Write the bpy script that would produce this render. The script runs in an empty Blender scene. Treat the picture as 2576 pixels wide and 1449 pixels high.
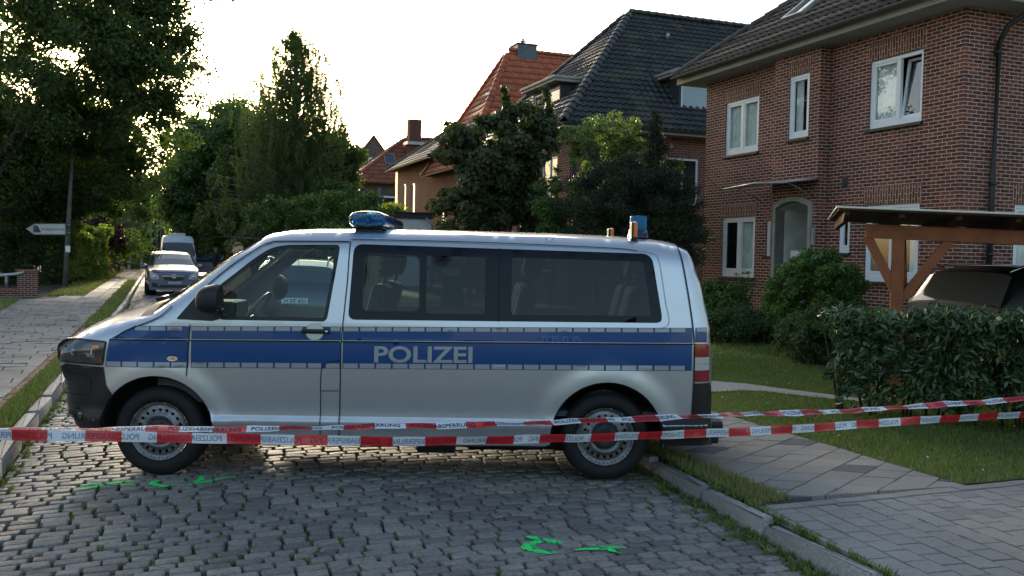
import bpy, bmesh, math, random
import numpy as np
from mathutils import Vector, Matrix
from mathutils.geometry import delaunay_2d_cdt
random.seed(7); rng=np.random.default_rng(7)
R=math.radians
SC=bpy.context.scene; COL=SC.collection
# ------------------------------------------------------------------ camera, sky, sun, exposure
EYE=1.735; FPX=2280.0
cam=bpy.data.objects.new('camera',bpy.data.cameras.new('camera')); COL.objects.link(cam)
cam.data.sensor_width=36; cam.data.lens=FPX/2576*36; cam.data.clip_end=2000; cam.data.clip_start=.05
CM=(Matrix.Rotation(R(90-2.07),4,'X')@Matrix.Rotation(R(1.1),4,'Z'))
cam.matrix_world=Matrix.Translation((0,0,EYE))@CM
SC.camera=cam
W=bpy.data.worlds.new('World'); SC.world=W; W.use_nodes=True
nt=W.node_tree; bg=nt.nodes['Background']
sky=nt.nodes.new('ShaderNodeTexSky'); sky.sky_type='NISHITA'; sky.sun_disc=False
SUN_EL=12.0; SUN_AZ=-19.0     # azimuth from +Y, negative = to the left
sky.sun_elevation=R(SUN_EL); sky.sun_rotation=R(SUN_AZ); sky.air_density=1.0; sky.dust_density=2.8; sky.ozone_density=1.0
tn=nt.nodes.new('ShaderNodeVectorMath'); tn.operation='MULTIPLY'; tn.inputs[1].default_value=(1.01,1.0,.97); nt.links.new(sky.outputs[0],tn.inputs[0]); nt.links.new(tn.outputs[0],bg.inputs[0]); bg.inputs[1].default_value=.15
sl=bpy.data.lights.new('sun','SUN'); sl.energy=3.9; sl.angle=R(6.0); sl.color=(1,.86,.66)
so=bpy.data.objects.new('sun',sl); COL.objects.link(so)
so.rotation_euler=(R(90-SUN_EL),0,R(180-SUN_AZ))
SC.view_settings.view_transform='Standard'; SC.view_settings.look='None'; SC.view_settings.exposure=1.38; SC.view_settings.gamma=1

# ------------------------------------------------------------------ helpers
SA=R(21.3); TD=Vector((math.cos(SA),math.sin(SA),0)); SD=Vector((-math.sin(SA),math.cos(SA),0))
def ST(a,b,z=0): return TD*a+SD*b+Vector((0,0,z))
def ray(u,v): return (CM.to_3x3()@Vector(((u-1288)/FPX,-(v-724.5)/FPX,-1)))
def AT(u,v,d):                         # a photo measurement at a known distance -> world point
    r=ray(u,v); return r*(d/r.y)+Vector((0,0,EYE))
def GR(u,v,z=0.):
    r=ray(u,v); return r*((z-EYE)/r.z)+Vector((0,0,EYE))
def ab(p): return (p.x*TD.x+p.y*TD.y, p.x*SD.x+p.y*SD.y)

def tag(o,label=None,cat=None,group=None,kind=None):
    if label:o['label']=label
    if cat:o['category']=cat
    if group:o['group']=group
    if kind:o['kind']=kind
    return o
def empty(name,loc=(0,0,0),rz=0,label=None,cat=None,group=None):
    o=bpy.data.objects.new(name,None); COL.objects.link(o); o.location=loc; o.rotation_euler=(0,0,rz)
    return tag(o,label,cat,group)
def link(name,me,mats,parent=None):
    o=bpy.data.objects.new(name,me); COL.objects.link(o)
    for m in (mats if isinstance(mats,(list,tuple)) else [mats]): me.materials.append(m)
    if parent: o.parent=parent
    return o
def bobj(name,bm,mats,parent=None,smooth=False):
    me=bpy.data.meshes.new(name); bm.normal_update(); bm.to_mesh(me); bm.free()
    if smooth:
        for p in me.polygons:p.use_smooth=True
    return link(name,me,mats,parent)
def npmesh(name,V,Fc,mats,parent=None,tint=None,smooth=False,uv=None,matidx=None):
    """V (n,3); Fc (m,k) faces all same size"""
    V=np.asarray(V,np.float32); Fc=np.asarray(Fc,np.int32)
    me=bpy.data.meshes.new(name); m,k=Fc.shape
    me.vertices.add(len(V)); me.vertices.foreach_set('co',V.ravel())
    me.loops.add(m*k); me.loops.foreach_set('vertex_index',Fc.ravel())
    me.polygons.add(m); me.polygons.foreach_set('loop_start',np.arange(m,dtype=np.int32)*k)
    try: me.polygons.foreach_set('loop_total',np.full(m,k,np.int32))
    except Exception: pass
    if matidx is not None: me.polygons.foreach_set('material_index',np.asarray(matidx,np.int32))
    me.polygons.foreach_set('use_smooth',np.full(m,smooth,bool))
    if tint is not None:                      # per-face value
        a=me.attributes.new('tint','FLOAT','FACE'); a.data.foreach_set('value',np.asarray(tint,np.float32))
    if uv is not None:
        l=me.uv_layers.new(name='UVMap'); l.data.foreach_set('uv',np.asarray(uv,np.float32).ravel())
    me.update(); me.validate(clean_customdata=False)
    return link(name,me,mats,parent)
def box(bm,x0,x1,y0,y1,z0,z1,M=None,bev=0,mi=0):
    vs=[Vector((x,y,z)) for x in(x0,x1) for y in(y0,y1) for z in(z0,z1)]
    if M is not None: vs=[M@v for v in vs]
    v=[bm.verts.new(p) for p in vs]
    fs=[bm.faces.new([v[i] for i in f]) for f in((0,1,3,2),(4,6,7,5),(0,4,5,1),(2,3,7,6),(0,2,6,4),(1,5,7,3))]
    for f in fs:f.material_index=mi
    bmesh.ops.recalc_face_normals(bm,faces=fs)
    if bev:
        es=list({e for f in fs for e in f.edges})
        bmesh.ops.bevel(bm,geom=es,offset=bev,segments=2,affect='EDGES',profile=.6)
def tube(bm,pts,rad,seg=8,cap=True,mi=0):
    pts=[Vector(p) for p in pts]; rings=[]
    for i,p in enumerate(pts):
        d=(pts[min(i+1,len(pts)-1)]-pts[max(i-1,0)]).normalized()
        a=d.cross(Vector((0,0,1)));
        if a.length<.05:a=d.cross(Vector((1,0,0)))
        a.normalize(); b=d.cross(a); r=rad[i] if isinstance(rad,(list,tuple)) else rad
        rings.append([bm.verts.new(p+(a*math.cos(q)+b*math.sin(q))*r) for q in [2*math.pi*j/seg for j in range(seg)]])
    for A,B in zip(rings,rings[1:]):
        for j in range(seg):
            f=bm.faces.new((A[j],A[(j+1)%seg],B[(j+1)%seg],B[j])); f.smooth=True; f.material_index=mi
    if cap: bm.faces.new(rings[0][::-1]).material_index=mi; bm.faces.new(rings[-1]).material_index=mi
def lathe(bm,prof,seg=40,M=None,mi=0,smooth=True):
    """profile [(radius,height)] turned about local Z"""
    M=M or Matrix(); rings=[]
    for r,h in prof:
        if r<1e-5: rings.append([bm.verts.new(M@Vector((0,0,h)))]); continue
        rings.append([bm.verts.new(M@Vector((r*math.cos(2*math.pi*j/seg),r*math.sin(2*math.pi*j/seg),h))) for j in range(seg)])
    for A,B in zip(rings,rings[1:]):
        for j in range(seg):
            if len(A)==1 and len(B)==1: continue
            if len(A)==1: f=bm.faces.new((A[0],B[(j+1)%seg],B[j]))
            elif len(B)==1: f=bm.faces.new((A[j],A[(j+1)%seg],B[0]))
            else: f=bm.faces.new((A[j],A[(j+1)%seg],B[(j+1)%seg],B[j]))
            f.smooth=smooth; f.material_index=mi
def fprism(bm,poly,n,th,mi=0):
    """planar 3D polygon extruded by vector n*th"""
    A=[bm.verts.new(Vector(p)) for p in poly]; B=[bm.verts.new(Vector(p)+Vector(n)*th) for p in poly]
    f1=bm.faces.new(A[::-1]); f2=bm.faces.new(B); k=len(A); fs=[f1,f2]
    for i in range(k): fs.append(bm.faces.new((A[i],A[(i+1)%k],B[(i+1)%k],B[i])))
    for f in fs:f.material_index=mi
    bmesh.ops.recalc_face_normals(bm,faces=fs)
# ------------------------------------------------------------------ materials
MATS={}
def mk(name,col,rough=.6,metal=0,nscale=0,namt=.3,bump=0,bscale=None,coat=0,spec=.5,col2=None,trans=0,ior=1.45,emit=None,coord='Object',detail=6,sheen=0):
    if name in MATS:return MATS[name]
    m=bpy.data.materials.new(name); m.use_nodes=True; N=m.node_tree.nodes; L=m.node_tree.links
    p=N['Principled BSDF']; p.inputs['Base Color'].default_value=(*col,1); p.inputs['Roughness'].default_value=rough
    p.inputs['Metallic'].default_value=metal; p.inputs['Specular IOR Level'].default_value=spec; p.inputs['IOR'].default_value=ior
    p.inputs['Coat Weight'].default_value=coat; p.inputs['Coat Roughness'].default_value=.03
    p.inputs['Transmission Weight'].default_value=trans
    if emit: p.inputs['Emission Color'].default_value=(*emit[:3],1); p.inputs['Emission Strength'].default_value=emit[3]
    tc=N.new('ShaderNodeTexCoord')
    if nscale:
        t=N.new('ShaderNodeTexNoise'); t.inputs['Scale'].default_value=nscale; t.inputs['Detail'].default_value=detail; t.inputs['Roughness'].default_value=.65
        L.new(tc.outputs[coord],t.inputs['Vector'])
        mx=N.new('ShaderNodeMix'); mx.data_type='RGBA'
        c2=col2 or tuple(c*(1-namt) for c in col); c1=col if col2 else tuple(min(1,c*(1+namt)) for c in col)
        mx.inputs[6].default_value=(*c1,1); mx.inputs[7].default_value=(*c2,1)
        r=N.new('ShaderNodeMapRange'); r.inputs[1].default_value=.35; r.inputs[2].default_value=.65
        L.new(t.outputs[0],r.inputs[0]); L.new(r.outputs[0],mx.inputs[0]); L.new(mx.outputs[2],p.inputs['Base Color'])
    if bump:
        t=N.new('ShaderNodeTexNoise'); t.inputs['Scale'].default_value=bscale or nscale*3; t.inputs['Detail'].default_value=8
        L.new(tc.outputs[coord],t.inputs['Vector']); b=N.new('ShaderNodeBump'); b.inputs['Distance'].default_value=bump; b.inputs['Strength'].default_value=1
        L.new(t.outputs[0],b.inputs['Height']); L.new(b.outputs[0],p.inputs['Normal'])
    MATS[name]=m; return m
def mk_tint(name,cols,rough=.8,nscale=30,bump=.004,bscale=40,stain=1.2,spec=.4,moss=None):
    """per-face random 'tint' drives a colour ramp; noise stains over it"""
    if name in MATS:return MATS[name]
    m=bpy.data.materials.new(name); m.use_nodes=True; N=m.node_tree.nodes; L=m.node_tree.links; p=N['Principled BSDF']
    a=N.new('ShaderNodeAttribute'); a.attribute_name='tint'; cr=N.new('ShaderNodeValToRGB'); e=cr.color_ramp.elements
    n=len(cols)
    while len(e)<n:e.new(.5)
    for i,c in enumerate(cols): e[i].position=i/(n-1); e[i].color=(*c,1)
    L.new(a.outputs['Fac'],cr.inputs[0]); tc=N.new('ShaderNodeTexCoord')
    t=N.new('ShaderNodeTexNoise'); t.inputs['Scale'].default_value=nscale; t.inputs['Detail'].default_value=7; L.new(tc.outputs['Object'],t.inputs['Vector'])
    t2=N.new('ShaderNodeTexNoise'); t2.inputs['Scale'].default_value=stain; t2.inputs['Detail'].default_value=5; L.new(tc.outputs['Object'],t2.inputs['Vector'])
    r1=N.new('ShaderNodeMapRange'); r1.inputs[1].default_value=.3; r1.inputs[2].default_value=.7; r1.inputs[3].default_value=.72; r1.inputs[4].default_value=1.2; L.new(t.outputs[0],r1.inputs[0])
    r2=N.new('ShaderNodeMapRange'); r2.inputs[1].default_value=.35; r2.inputs[2].default_value=.65; r2.inputs[3].default_value=.8; r2.inputs[4].default_value=1.12; L.new(t2.outputs[0],r2.inputs[0])
    mu=N.new('ShaderNodeMath'); mu.operation='MULTIPLY'; L.new(r1.outputs[0],mu.inputs[0]); L.new(r2.outputs[0],mu.inputs[1])
    v=N.new('ShaderNodeVectorMath'); v.operation='SCALE'; L.new(cr.outputs[0],v.inputs[0]); L.new(mu.outputs[0],v.inputs['Scale'])
    out=v.outputs[0]
    if moss:
        t3=N.new('ShaderNodeTexNoise'); t3.inputs['Scale'].default_value=moss[3]; t3.inputs['Detail'].default_value=6; L.new(tc.outputs['Object'],t3.inputs['Vector'])
        r3=N.new('ShaderNodeMapRange'); r3.inputs[1].default_value=.52; r3.inputs[2].default_value=.64; L.new(t3.outputs[0],r3.inputs[0])
        mx=N.new('ShaderNodeMix'); mx.data_type='RGBA'; mx.inputs[7].default_value=(*moss[:3],1); L.new(r3.outputs[0],mx.inputs[0]); L.new(out,mx.inputs[6]); out=mx.outputs[2]
    L.new(out,p.inputs['Base Color']); p.inputs['Roughness'].default_value=rough; p.inputs['Specular IOR Level'].default_value=spec
    if bump:
        tb=N.new('ShaderNodeTexNoise'); tb.inputs['Scale'].default_value=bscale; tb.inputs['Detail'].default_value=8; L.new(tc.outputs['Object'],tb.inputs['Vector'])
        b=N.new('ShaderNodeBump'); b.inputs['Distance'].default_value=bump; L.new(tb.outputs[0],b.inputs['Height']); L.new(b.outputs[0],p.inputs['Normal'])
    MATS[name]=m; return m
def mk_leaf(name,cols,transl=.35,rough=.45,spec=.4,tcol=None):
    if name in MATS:return MATS[name]
    m=bpy.data.materials.new(name); m.use_nodes=True; N=m.node_tree.nodes; L=m.node_tree.links; p=N['Principled BSDF']
    a=N.new('ShaderNodeAttribute'); a.attribute_name='tint'; cr=N.new('ShaderNodeValToRGB'); e=cr.color_ramp.elements
    while len(e)<len(cols):e.new(.5)
    for i,c in enumerate(cols): e[i].position=i/(len(cols)-1); e[i].color=(*c,1)
    L.new(a.outputs['Fac'],cr.inputs[0]); L.new(cr.outputs[0],p.inputs['Base Color']); p.inputs['Roughness'].default_value=rough; p.inputs['Specular IOR Level'].default_value=spec
    tr=N.new('ShaderNodeBsdfTranslucent'); v=N.new('ShaderNodeVectorMath'); v.operation='MULTIPLY'; v.inputs[1].default_value=tcol or (1.3,1.5,.6); L.new(cr.outputs[0],v.inputs[0]); L.new(v.outputs[0],tr.inputs[0])
    mx=N.new('ShaderNodeMixShader'); mx.inputs[0].default_value=transl; L.new(p.outputs[0],mx.inputs[1]); L.new(tr.outputs[0],mx.inputs[2]); L.new(mx.outputs[0],N['Material Output'].inputs[0])
    MATS[name]=m; return m
def mk_glass(name,tint,refl=1.0,rough=0.0,dirt=.0,ior=1.5):
    """thin pane: tinted straight-through light plus a fresnel reflection"""
    if name in MATS:return MATS[name]
    m=bpy.data.materials.new(name); m.use_nodes=True; N=m.node_tree.nodes; L=m.node_tree.links
    for n in list(N):
        if n.type!='OUTPUT_MATERIAL':N.remove(n)
    o=[n for n in N if n.type=='OUTPUT_MATERIAL'][0]
    t=N.new('ShaderNodeBsdfTransparent'); t.inputs[0].default_value=(*tint,1)
    g=N.new('ShaderNodeBsdfGlossy'); g.inputs['Roughness'].default_value=rough; g.inputs[0].default_value=(refl,refl,refl,1)
    lw=N.new('ShaderNodeLayerWeight'); lw.inputs[0].default_value=.5; pw=N.new('ShaderNodeMath'); pw.operation='POWER'; pw.inputs[1].default_value=5; L.new(lw.outputs['Facing'],pw.inputs[0])
    f=N.new('ShaderNodeMapRange'); f.inputs[3].default_value=((ior-1)/(ior+1))**2; L.new(pw.outputs[0],f.inputs[0])
    mx=N.new('ShaderNodeMixShader'); L.new(f.outputs[0],mx.inputs[0]); L.new(t.outputs[0],mx.inputs[1]); L.new(g.outputs[0],mx.inputs[2])
    if dirt:
        d=N.new('ShaderNodeBsdfDiffuse'); d.inputs[0].default_value=(.5,.5,.48,1); m2=N.new('ShaderNodeMixShader'); m2.inputs[0].default_value=dirt
        L.new(mx.outputs[0],m2.inputs[1]); L.new(d.outputs[0],m2.inputs[2]); L.new(m2.outputs[0],o.inputs[0])
    else: L.new(mx.outputs[0],o.inputs[0])
    MATS[name]=m; return m
def mk_brick(name,c1,c2,mortar,bw=.25,bh=.0833,ms=.009,rot=False,bump=.006,off=.5,nz=.5):
    if name in MATS:return MATS[name]
    m=bpy.data.materials.new(name); m.use_nodes=True; N=m.node_tree.nodes; L=m.node_tree.links; p=N['Principled BSDF']
    uv=N.new('ShaderNodeUVMap'); src=uv.outputs[0]
    mp=N.new('ShaderNodeMapping'); mp.inputs['Rotation'].default_value=(0,0,R(90) if rot else 0); L.new(src,mp.inputs[0]); src=mp.outputs[0]
    # slight waviness so that the courses are not ruler straight
    tw=N.new('ShaderNodeTexNoise'); tw.inputs['Scale'].default_value=9; L.new(src,tw.inputs['Vector'])
    vm=N.new('ShaderNodeVectorMath'); vm.operation='MULTIPLY_ADD'; vm.inputs[1].default_value=(.006,.006,0); L.new(tw.outputs['Color'],vm.inputs[0]); L.new(src,vm.inputs[2])
    b=N.new('ShaderNodeTexBrick'); b.inputs['Scale'].default_value=1; b.inputs['Brick Width'].default_value=bw; b.inputs['Row Height'].default_value=bh
    b.inputs['Mortar Size'].default_value=ms; b.inputs['Mortar Smooth'].default_value=.15; b.inputs['Bias'].default_value=-.1; b.offset=off
    b.inputs['Color1'].default_value=(0,0,0,1); b.inputs['Color2'].default_value=(1,1,1,1); b.inputs['Mortar'].default_value=(.5,.5,.5,1)
    L.new(vm.outputs[0],b.inputs[0])
    cr=N.new('ShaderNodeValToRGB'); e=cr.color_ramp.elements; e.new(.5); mid=tuple((x+y)/2*.9 for x,y in zip(c1,c2))
    e[0].color=(*c1,1); e[1].color=(*mid,1); e[2].color=(*c2,1); L.new(b.outputs['Color'],cr.inputs[0])
    n=N.new('ShaderNodeTexNoise'); n.inputs['Scale'].default_value=14; n.inputs['Detail'].default_value=8; L.new(uv.outputs[0],n.inputs['Vector'])
    n2=N.new('ShaderNodeTexNoise'); n2.inputs['Scale'].default_value=.7; n2.inputs['Detail'].default_value=4; L.new(uv.outputs[0],n2.inputs['Vector'])
    r=N.new('ShaderNodeMapRange'); r.inputs[1].default_value=.3; r.inputs[2].default_value=.7; r.inputs[3].default_value=1-nz; r.inputs[4].default_value=1+nz*.6; L.new(n.outputs[0],r.inputs[0])
    r2=N.new('ShaderNodeMapRange'); r2.inputs[1].default_value=.3; r2.inputs[2].default_value=.7; r2.inputs[3].default_value=.8; r2.inputs[4].default_value=1.15; L.new(n2.outputs[0],r2.inputs[0])
    mu=N.new('ShaderNodeMath'); mu.operation='MULTIPLY'; L.new(r.outputs[0],mu.inputs[0]); L.new(r2.outputs[0],mu.inputs[1])
    v=N.new('ShaderNodeVectorMath'); v.operation='SCALE'; L.new(cr.outputs[0],v.inputs[0]); L.new(mu.outputs[0],v.inputs['Scale'])
    mo=N.new('ShaderNodeVectorMath'); mo.operation='SCALE'; mo.inputs[0].default_value=mortar; L.new(r2.outputs[0],mo.inputs['Scale'])
    mx=N.new('ShaderNodeMix'); mx.data_type='RGBA'; L.new(b.outputs['Fac'],mx.inputs[0]); L.new(v.outputs[0],mx.inputs[6]); L.new(mo.outputs[0],mx.inputs[7]); L.new(mx.outputs[2],p.inputs['Base Color'])
    p.inputs['Roughness'].default_value=.85; p.inputs['Specular IOR Level'].default_value=.25
    s=N.new('ShaderNodeMath'); s.operation='MULTIPLY_ADD'; s.inputs[1].default_value=-1; L.new(b.outputs['Fac'],s.inputs[0]); L.new(n.outputs[0],s.inputs[2])
    bp=N.new('ShaderNodeBump'); bp.inputs['Distance'].default_value=bump; L.new(s.outputs[0],bp.inputs['Height']); L.new(bp.outputs[0],p.inputs['Normal'])
    MATS[name]=m; return m
SOIL=mk('soil',(.055,.045,.03),.95,nscale=3,namt=.4,bump=.02,bscale=20)
ASPH=mk('far_paving',(.16,.155,.145),.85,nscale=1.5,namt=.25,bump=.01,bscale=30)
MOSSJ=mk('joint_soil',(.05,.042,.028),.95,nscale=5,col2=(.045,.055,.018),bump=.01,bscale=60)
COB=mk_tint('granite_cobble',[(.13,.122,.118),(.20,.186,.175),(.26,.24,.215),(.165,.158,.158)],rough=.68,nscale=35,bump=.006,bscale=45,stain=.9,spec=.4)
KERB=mk_tint('granite_kerb',[(.24,.235,.23),(.36,.345,.33)],rough=.7,nscale=60,bump=.008,bscale=35)
SLAB=mk_tint('concrete_slab',[(.10,.097,.10),(.225,.21,.19),(.25,.232,.21),(.26,.243,.22),(.275,.255,.23)],rough=.85,nscale=90,bump=.002,bscale=120,stain=1.0)
PAV=mk_tint('concrete_paver',[(.20,.195,.19),(.26,.245,.225),(.24,.232,.22)],rough=.85,nscale=120,bump=.002,bscale=140,stain=.8)
WHITE=mk('white_pvc',(.72,.74,.78),.35,nscale=3,namt=.04)
FASC=mk('soffit_paint',(.30,.29,.25),.7,nscale=2,namt=.12)
GUT=mk('zinc_gutter',(.10,.105,.10),.45,metal=.5,nscale=5,namt=.2)
PIPE=mk('dark_pipe',(.03,.03,.032),.45,metal=.3)
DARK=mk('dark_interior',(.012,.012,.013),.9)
CURT=mk('net_curtain',(.82,.82,.80),.9,nscale=6,namt=.15)
PANE=mk('window_pane',(.02,.025,.025),.03,spec=.9,coat=.3)
WGL=mk_glass('house_glass',(.93,.96,.96),1.0,ior=1.8)
BARK=mk('bark',(.05,.04,.03),.9,nscale=8,namt=.4,bump=.02,bscale=25)
BARKB=mk('birch_bark',(.32,.31,.28),.8,nscale=5,col2=(.05,.045,.04),bump=.01,bscale=12)
STEEL=mk('galvanised_steel',(.28,.29,.30),.45,metal=.7,nscale=6,namt=.2)
# ------------------------------------------------------------------ ground
def poly_sheet(name,pts,z,m,th=.0,uvs=False):
    bm=bmesh.new(); vs=[bm.verts.new((p.x,p.y,z)) for p in pts]; f=bm.faces.new(vs)
    if f.normal.z<0: f.normal_flip()
    bm.normal_update()
    if f.normal.z<0: f.normal_flip()
    if th:
        g=bmesh.ops.extrude_face_region(bm,geom=[f]); 
        for v in [e for e in g['geom'] if isinstance(e,bmesh.types.BMVert)]: v.co.z-=th
    return tag(bobj(name,bm,m),kind='structure')
bm=bmesh.new(); s=900
for i in range(-9,9):
    for j in range(-9,9):
        pass
v=[bm.verts.new(p) for p in((-s,-s,-.06),(s,-s,-.06),(s,s,-.06),(-s,s,-.06))]; bm.faces.new(v)
GRASSG=mk('ground_grass',(.05,.075,.02),.95,nscale=.6,col2=(.075,.07,.03),bump=.03,bscale=8)
tag(bobj('ground',bm,GRASSG),kind='structure')
def clip_poly(P,half):
    """P list of (a,b); half: list of (nx,ny,c) keep nx*a+ny*b<=c"""
    for nx,ny,c in half:
        Q=[]
        for i in range(len(P)):
            p,q=P[i],P[(i+1)%len(P)]; dp=nx*p[0]+ny*p[1]-c; dq=nx*q[0]+ny*q[1]-c
            if dp<=0:Q.append(p)
            if (dp<0)!=(dq<0) and dp!=dq:
                t=dp/(dp-dq); Q.append((p[0]+(q[0]-p[0])*t,p[1]+(q[1]-p[1])*t))
        P=Q
        if len(P)<3:return []
    return P
def halfs(poly):
    """convex polygon -> half planes"""
    A=sum(poly[i][0]*poly[(i+1)%len(poly)][1]-poly[(i+1)%len(poly)][0]*poly[i][1] for i in range(len(poly)))
    if A<0: poly=poly[::-1]
    H=[]
    for i in range(len(poly)):
        p,q=poly[i],poly[(i+1)%len(poly)]; nx,ny=q[1]-p[1],p[0]-q[0]; l=math.hypot(nx,ny); nx/=l; ny/=l
        H.append((nx,ny,nx*p[0]+ny*p[1]))
    return H
def stones(name,polys,z,h,gap,bev,m,kind='structure',tilt=.003,warp=None,tints=None,chamfer=.0,parent=None,flat=False):
    """each polygon (street coords) becomes a raised stone with a bevelled edge"""
    bm=bmesh.new(); lay=bm.faces.layers.float.new('tint')
    def ins(P,d):
        n=len(P); out=[]
        A=sum(P[i][0]*P[(i+1)%n][1]-P[(i+1)%n][0]*P[i][1] for i in range(n))
        if A<0:P=P[::-1]
        for i in range(n):
            p0,p1,p2=P[i-1],P[i],P[(i+1)%n]
            e1=(p1[0]-p0[0],p1[1]-p0[1]); e2=(p2[0]-p1[0],p2[1]-p1[1]); l1=math.hypot(*e1) or 1; l2=math.hypot(*e2) or 1
            n1=(-e1[1]/l1,e1[0]/l1); n2=(-e2[1]/l2,e2[0]/l2); bx,by=n1[0]+n2[0],n1[1]+n2[1]; dd=bx*n1[0]+by*n1[1]
            k=d/max(dd,.35); out.append((p1[0]+bx*k,p1[1]+by*k))
        return out
    for k,P in enumerate(polys):
        n=len(P)
        if n<3:continue
        A=abs(sum(P[i][0]*P[(i+1)%n][1]-P[(i+1)%n][0]*P[i][1] for i in range(n)))/2
        if A<(gap*4)**2:continue
        # drop near-duplicate corners
        Q=[p for i,p in enumerate(P) if math.hypot(p[0]-P[i-1][0],p[1]-P[i-1][1])>gap*1.5]
        if len(Q)<3:continue
        g=gap*(.7+.6*random.random())
        if chamfer:
            Q2=[]; q=len(Q)
            for i in range(q):
                a,b,c=Q[i-1],Q[i],Q[(i+1)%q]; f=chamfer*(.6+.9*random.random())
                la=math.hypot(a[0]-b[0],a[1]-b[1]); lc=math.hypot(c[0]-b[0],c[1]-b[1]); fa=min(.4,f/la); fc=min(.4,f/lc)
                Q2+= [(b[0]+(a[0]-b[0])*fa,b[1]+(a[1]-b[1])*fa),(b[0]+(c[0]-b[0])*fc,b[1]+(c[1]-b[1])*fc)]
            Q=Q2
        r0=ins(Q,g); r1=ins(Q,g+bev*.35); r2=ins(Q,g+bev); r3=ins(Q,g+bev*1.7)
        cx=sum(p[0] for p in Q)/len(Q); cy=sum(p[1] for p in Q)/len(Q)
        tx,ty=random.gauss(0,tilt),random.gauss(0,tilt); hz=h+random.gauss(0,tilt*1.2)
        zf=lambda p:(p[0]-cx)*tx*8+(p[1]-cy)*ty*8
        wf=warp or (lambda a,b:(a,b))
        V=[]
        for Rg,zz in ((r0,0),(r1,hz-bev*.5),(r2,hz))+(() if flat else ((r3,hz+.0008),)):
            V.append([bm.verts.new(ST(*wf(*p),z+zz+(zf(p) if zz else 0))) for p in Rg])
        q=len(Q); tv=tints[k] if tints else random.random()
        for A_,B_ in zip(V,V[1:]):
            for i in range(q):
                f=bm.faces.new((A_[i],A_[(i+1)%q],B_[(i+1)%q],B_[i])); f[lay]=tv; f.smooth=not flat
        f=bm.faces.new(V[-1]); f[lay]=tv; f.smooth=not flat
    o=bobj(name,bm,m,parent)
    return tag(o,kind=kind) if kind else o
# --- cobbled road: every stone is real geometry in slightly curved courses
AL=-1.12
def al(b): return -1.08+.20*min(max((b-9)/20.,0),1)
def ar(b): return 3.43+(min(b,7.6)-3.94)*.1011      # inner edge of right kerb
def warp(a,b): return (a,b-.030*(a-1.6)**2+.02*math.sin(b*.9)+.015*math.sin(a*2.3+b*.7))
P=[];b=1.2;row=0
while b<62:
    far=b>26
    rh=.100+random.uniform(-.010,.012) if not far else .2
    a=al(b)-.15*random.random()
    while a<ar(b)-.01:
        w=random.uniform(.13,.195) if not far else random.uniform(.2,.34)
        j=lambda s=.009:random.uniform(-s,s)
        x1=min(a+w,ar(b)); x0=max(a,al(b))
        if x1-x0>.05: k_=random.uniform(.002,.009); P.append([(x0+k_+j(.006),b+j(.006)),(x1-k_+j(.006),b+j(.006)),(x1-k_+j(.006),b+rh+j(.006)),(x0+k_+j(.006),b+rh+j(.006))])
        a+=w
    b+=rh; row+=1
poly_sheet('road_bed',[ST(AL-.05,-3),ST(4.05,-3),ST(4.05,160),ST(AL-.05,160)],-.031,MOSSJ)
near=[p for p in P if p[0][1]<26]; far=[p for p in P if p[0][1]>=26]
stones('road',near,-.031,.032,.0042,.007,COB,warp=warp,chamfer=.011,tilt=.0022)
stones('road_farther',far,-.031,.03,.010,.015,COB,warp=warp)
poly_sheet('road_distant',[ST(AL,62),ST(3.95,62),ST(3.95,300),ST(AL,300)],-.004,ASPH)
# --- kerbs
KP=[]
b=2.0
while b<70:
    l=random.uniform(.75,1.1); a0,a1=ar(b),ar(b+l)
    KP.append([(a0,b),(a0+.12+random.uniform(-.006,.006),b),(a1+.12+random.uniform(-.006,.006),b+l-.02),(a1,b+l-.02)])
    b+=l
stones('kerb_right',KP,0,.112,.005,.016,KERB,tilt=.003,chamfer=.012)
KP=[];b=3.0
while b<110:
    l=random.uniform(.8,1.15); KP.append([(al(b)-.14,b),(al(b),b),(al(b+l),b+l-.02),(al(b+l)-.14,b+l-.02)]); b+=l
stones('kerb_left',KP,0,.125,.005,.016,KERB,tilt=.003,chamfer=.012)
# --- pavements
def rect_grid(a0,a1,b0,b1,w,h,ang,region,jit=0.0,half=True,ang2=None):
    H=halfs(region); out=[]; ca,sa=math.cos(ang),math.sin(ang); cx,cy=(a0+a1)/2,(b0+b1)/2; D=math.hypot(a1-a0,b1-b0)/2*(1 if ang2 is None else 1.3)+1
    y=-D;r=0
    while y<D:
        x=-D+(w/2 if (half and r%2) else 0)+random.uniform(-jit,jit)*2
        while x<D:
            q=[(x,y),(x+w,y),(x+w,y+h),(x,y+h)]
            q=[(cx+p[0]*ca-p[1]*sa,cy+p[0]*sa+p[1]*ca) for p in q] if ang2 is None else [(cx+p[0]*ca+p[1]*math.cos(ang2),cy+p[0]*sa+p[1]*math.sin(ang2)) for p in q]
            mn=(min(p[0] for p in q),min(p[1] for p in q)); mx=(max(p[0] for p in q),max(p[1] for p in q))
            if mx[0]>a0 and mn[0]<a1 and mx[1]>b0 and mn[1]<b1:
                c=clip_poly(q,H)
                if len(c)>=3: out.append(c)
            x+=w
        y+=h;r+=1
    return out
poly_sheet('pavement_bed',[ST(2.85,-3),ST(14,-3),ST(14,5.6),ST(5.9,5.6),ST(5.9,90),ST(3.9,90),ST(3.88,8),ST(3.5,4)],.085,MOSSJ)
LE=5.50    # lawn edge
sl1=rect_grid(4.05,LE,5.0,22,.31,.27,R(30),[(4.0,5.0),(LE,4.90),(LE,22),(4.0,22)],half=True,ang2=R(-31),jit=.004)
ti=[0.0 if random.random()<.13 else random.uniform(.25,1) for _ in sl1]
stones('pavement_right',sl1,.085,.037,.003,.004,SLAB,tints=ti,tilt=.0012,flat=True)
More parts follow.
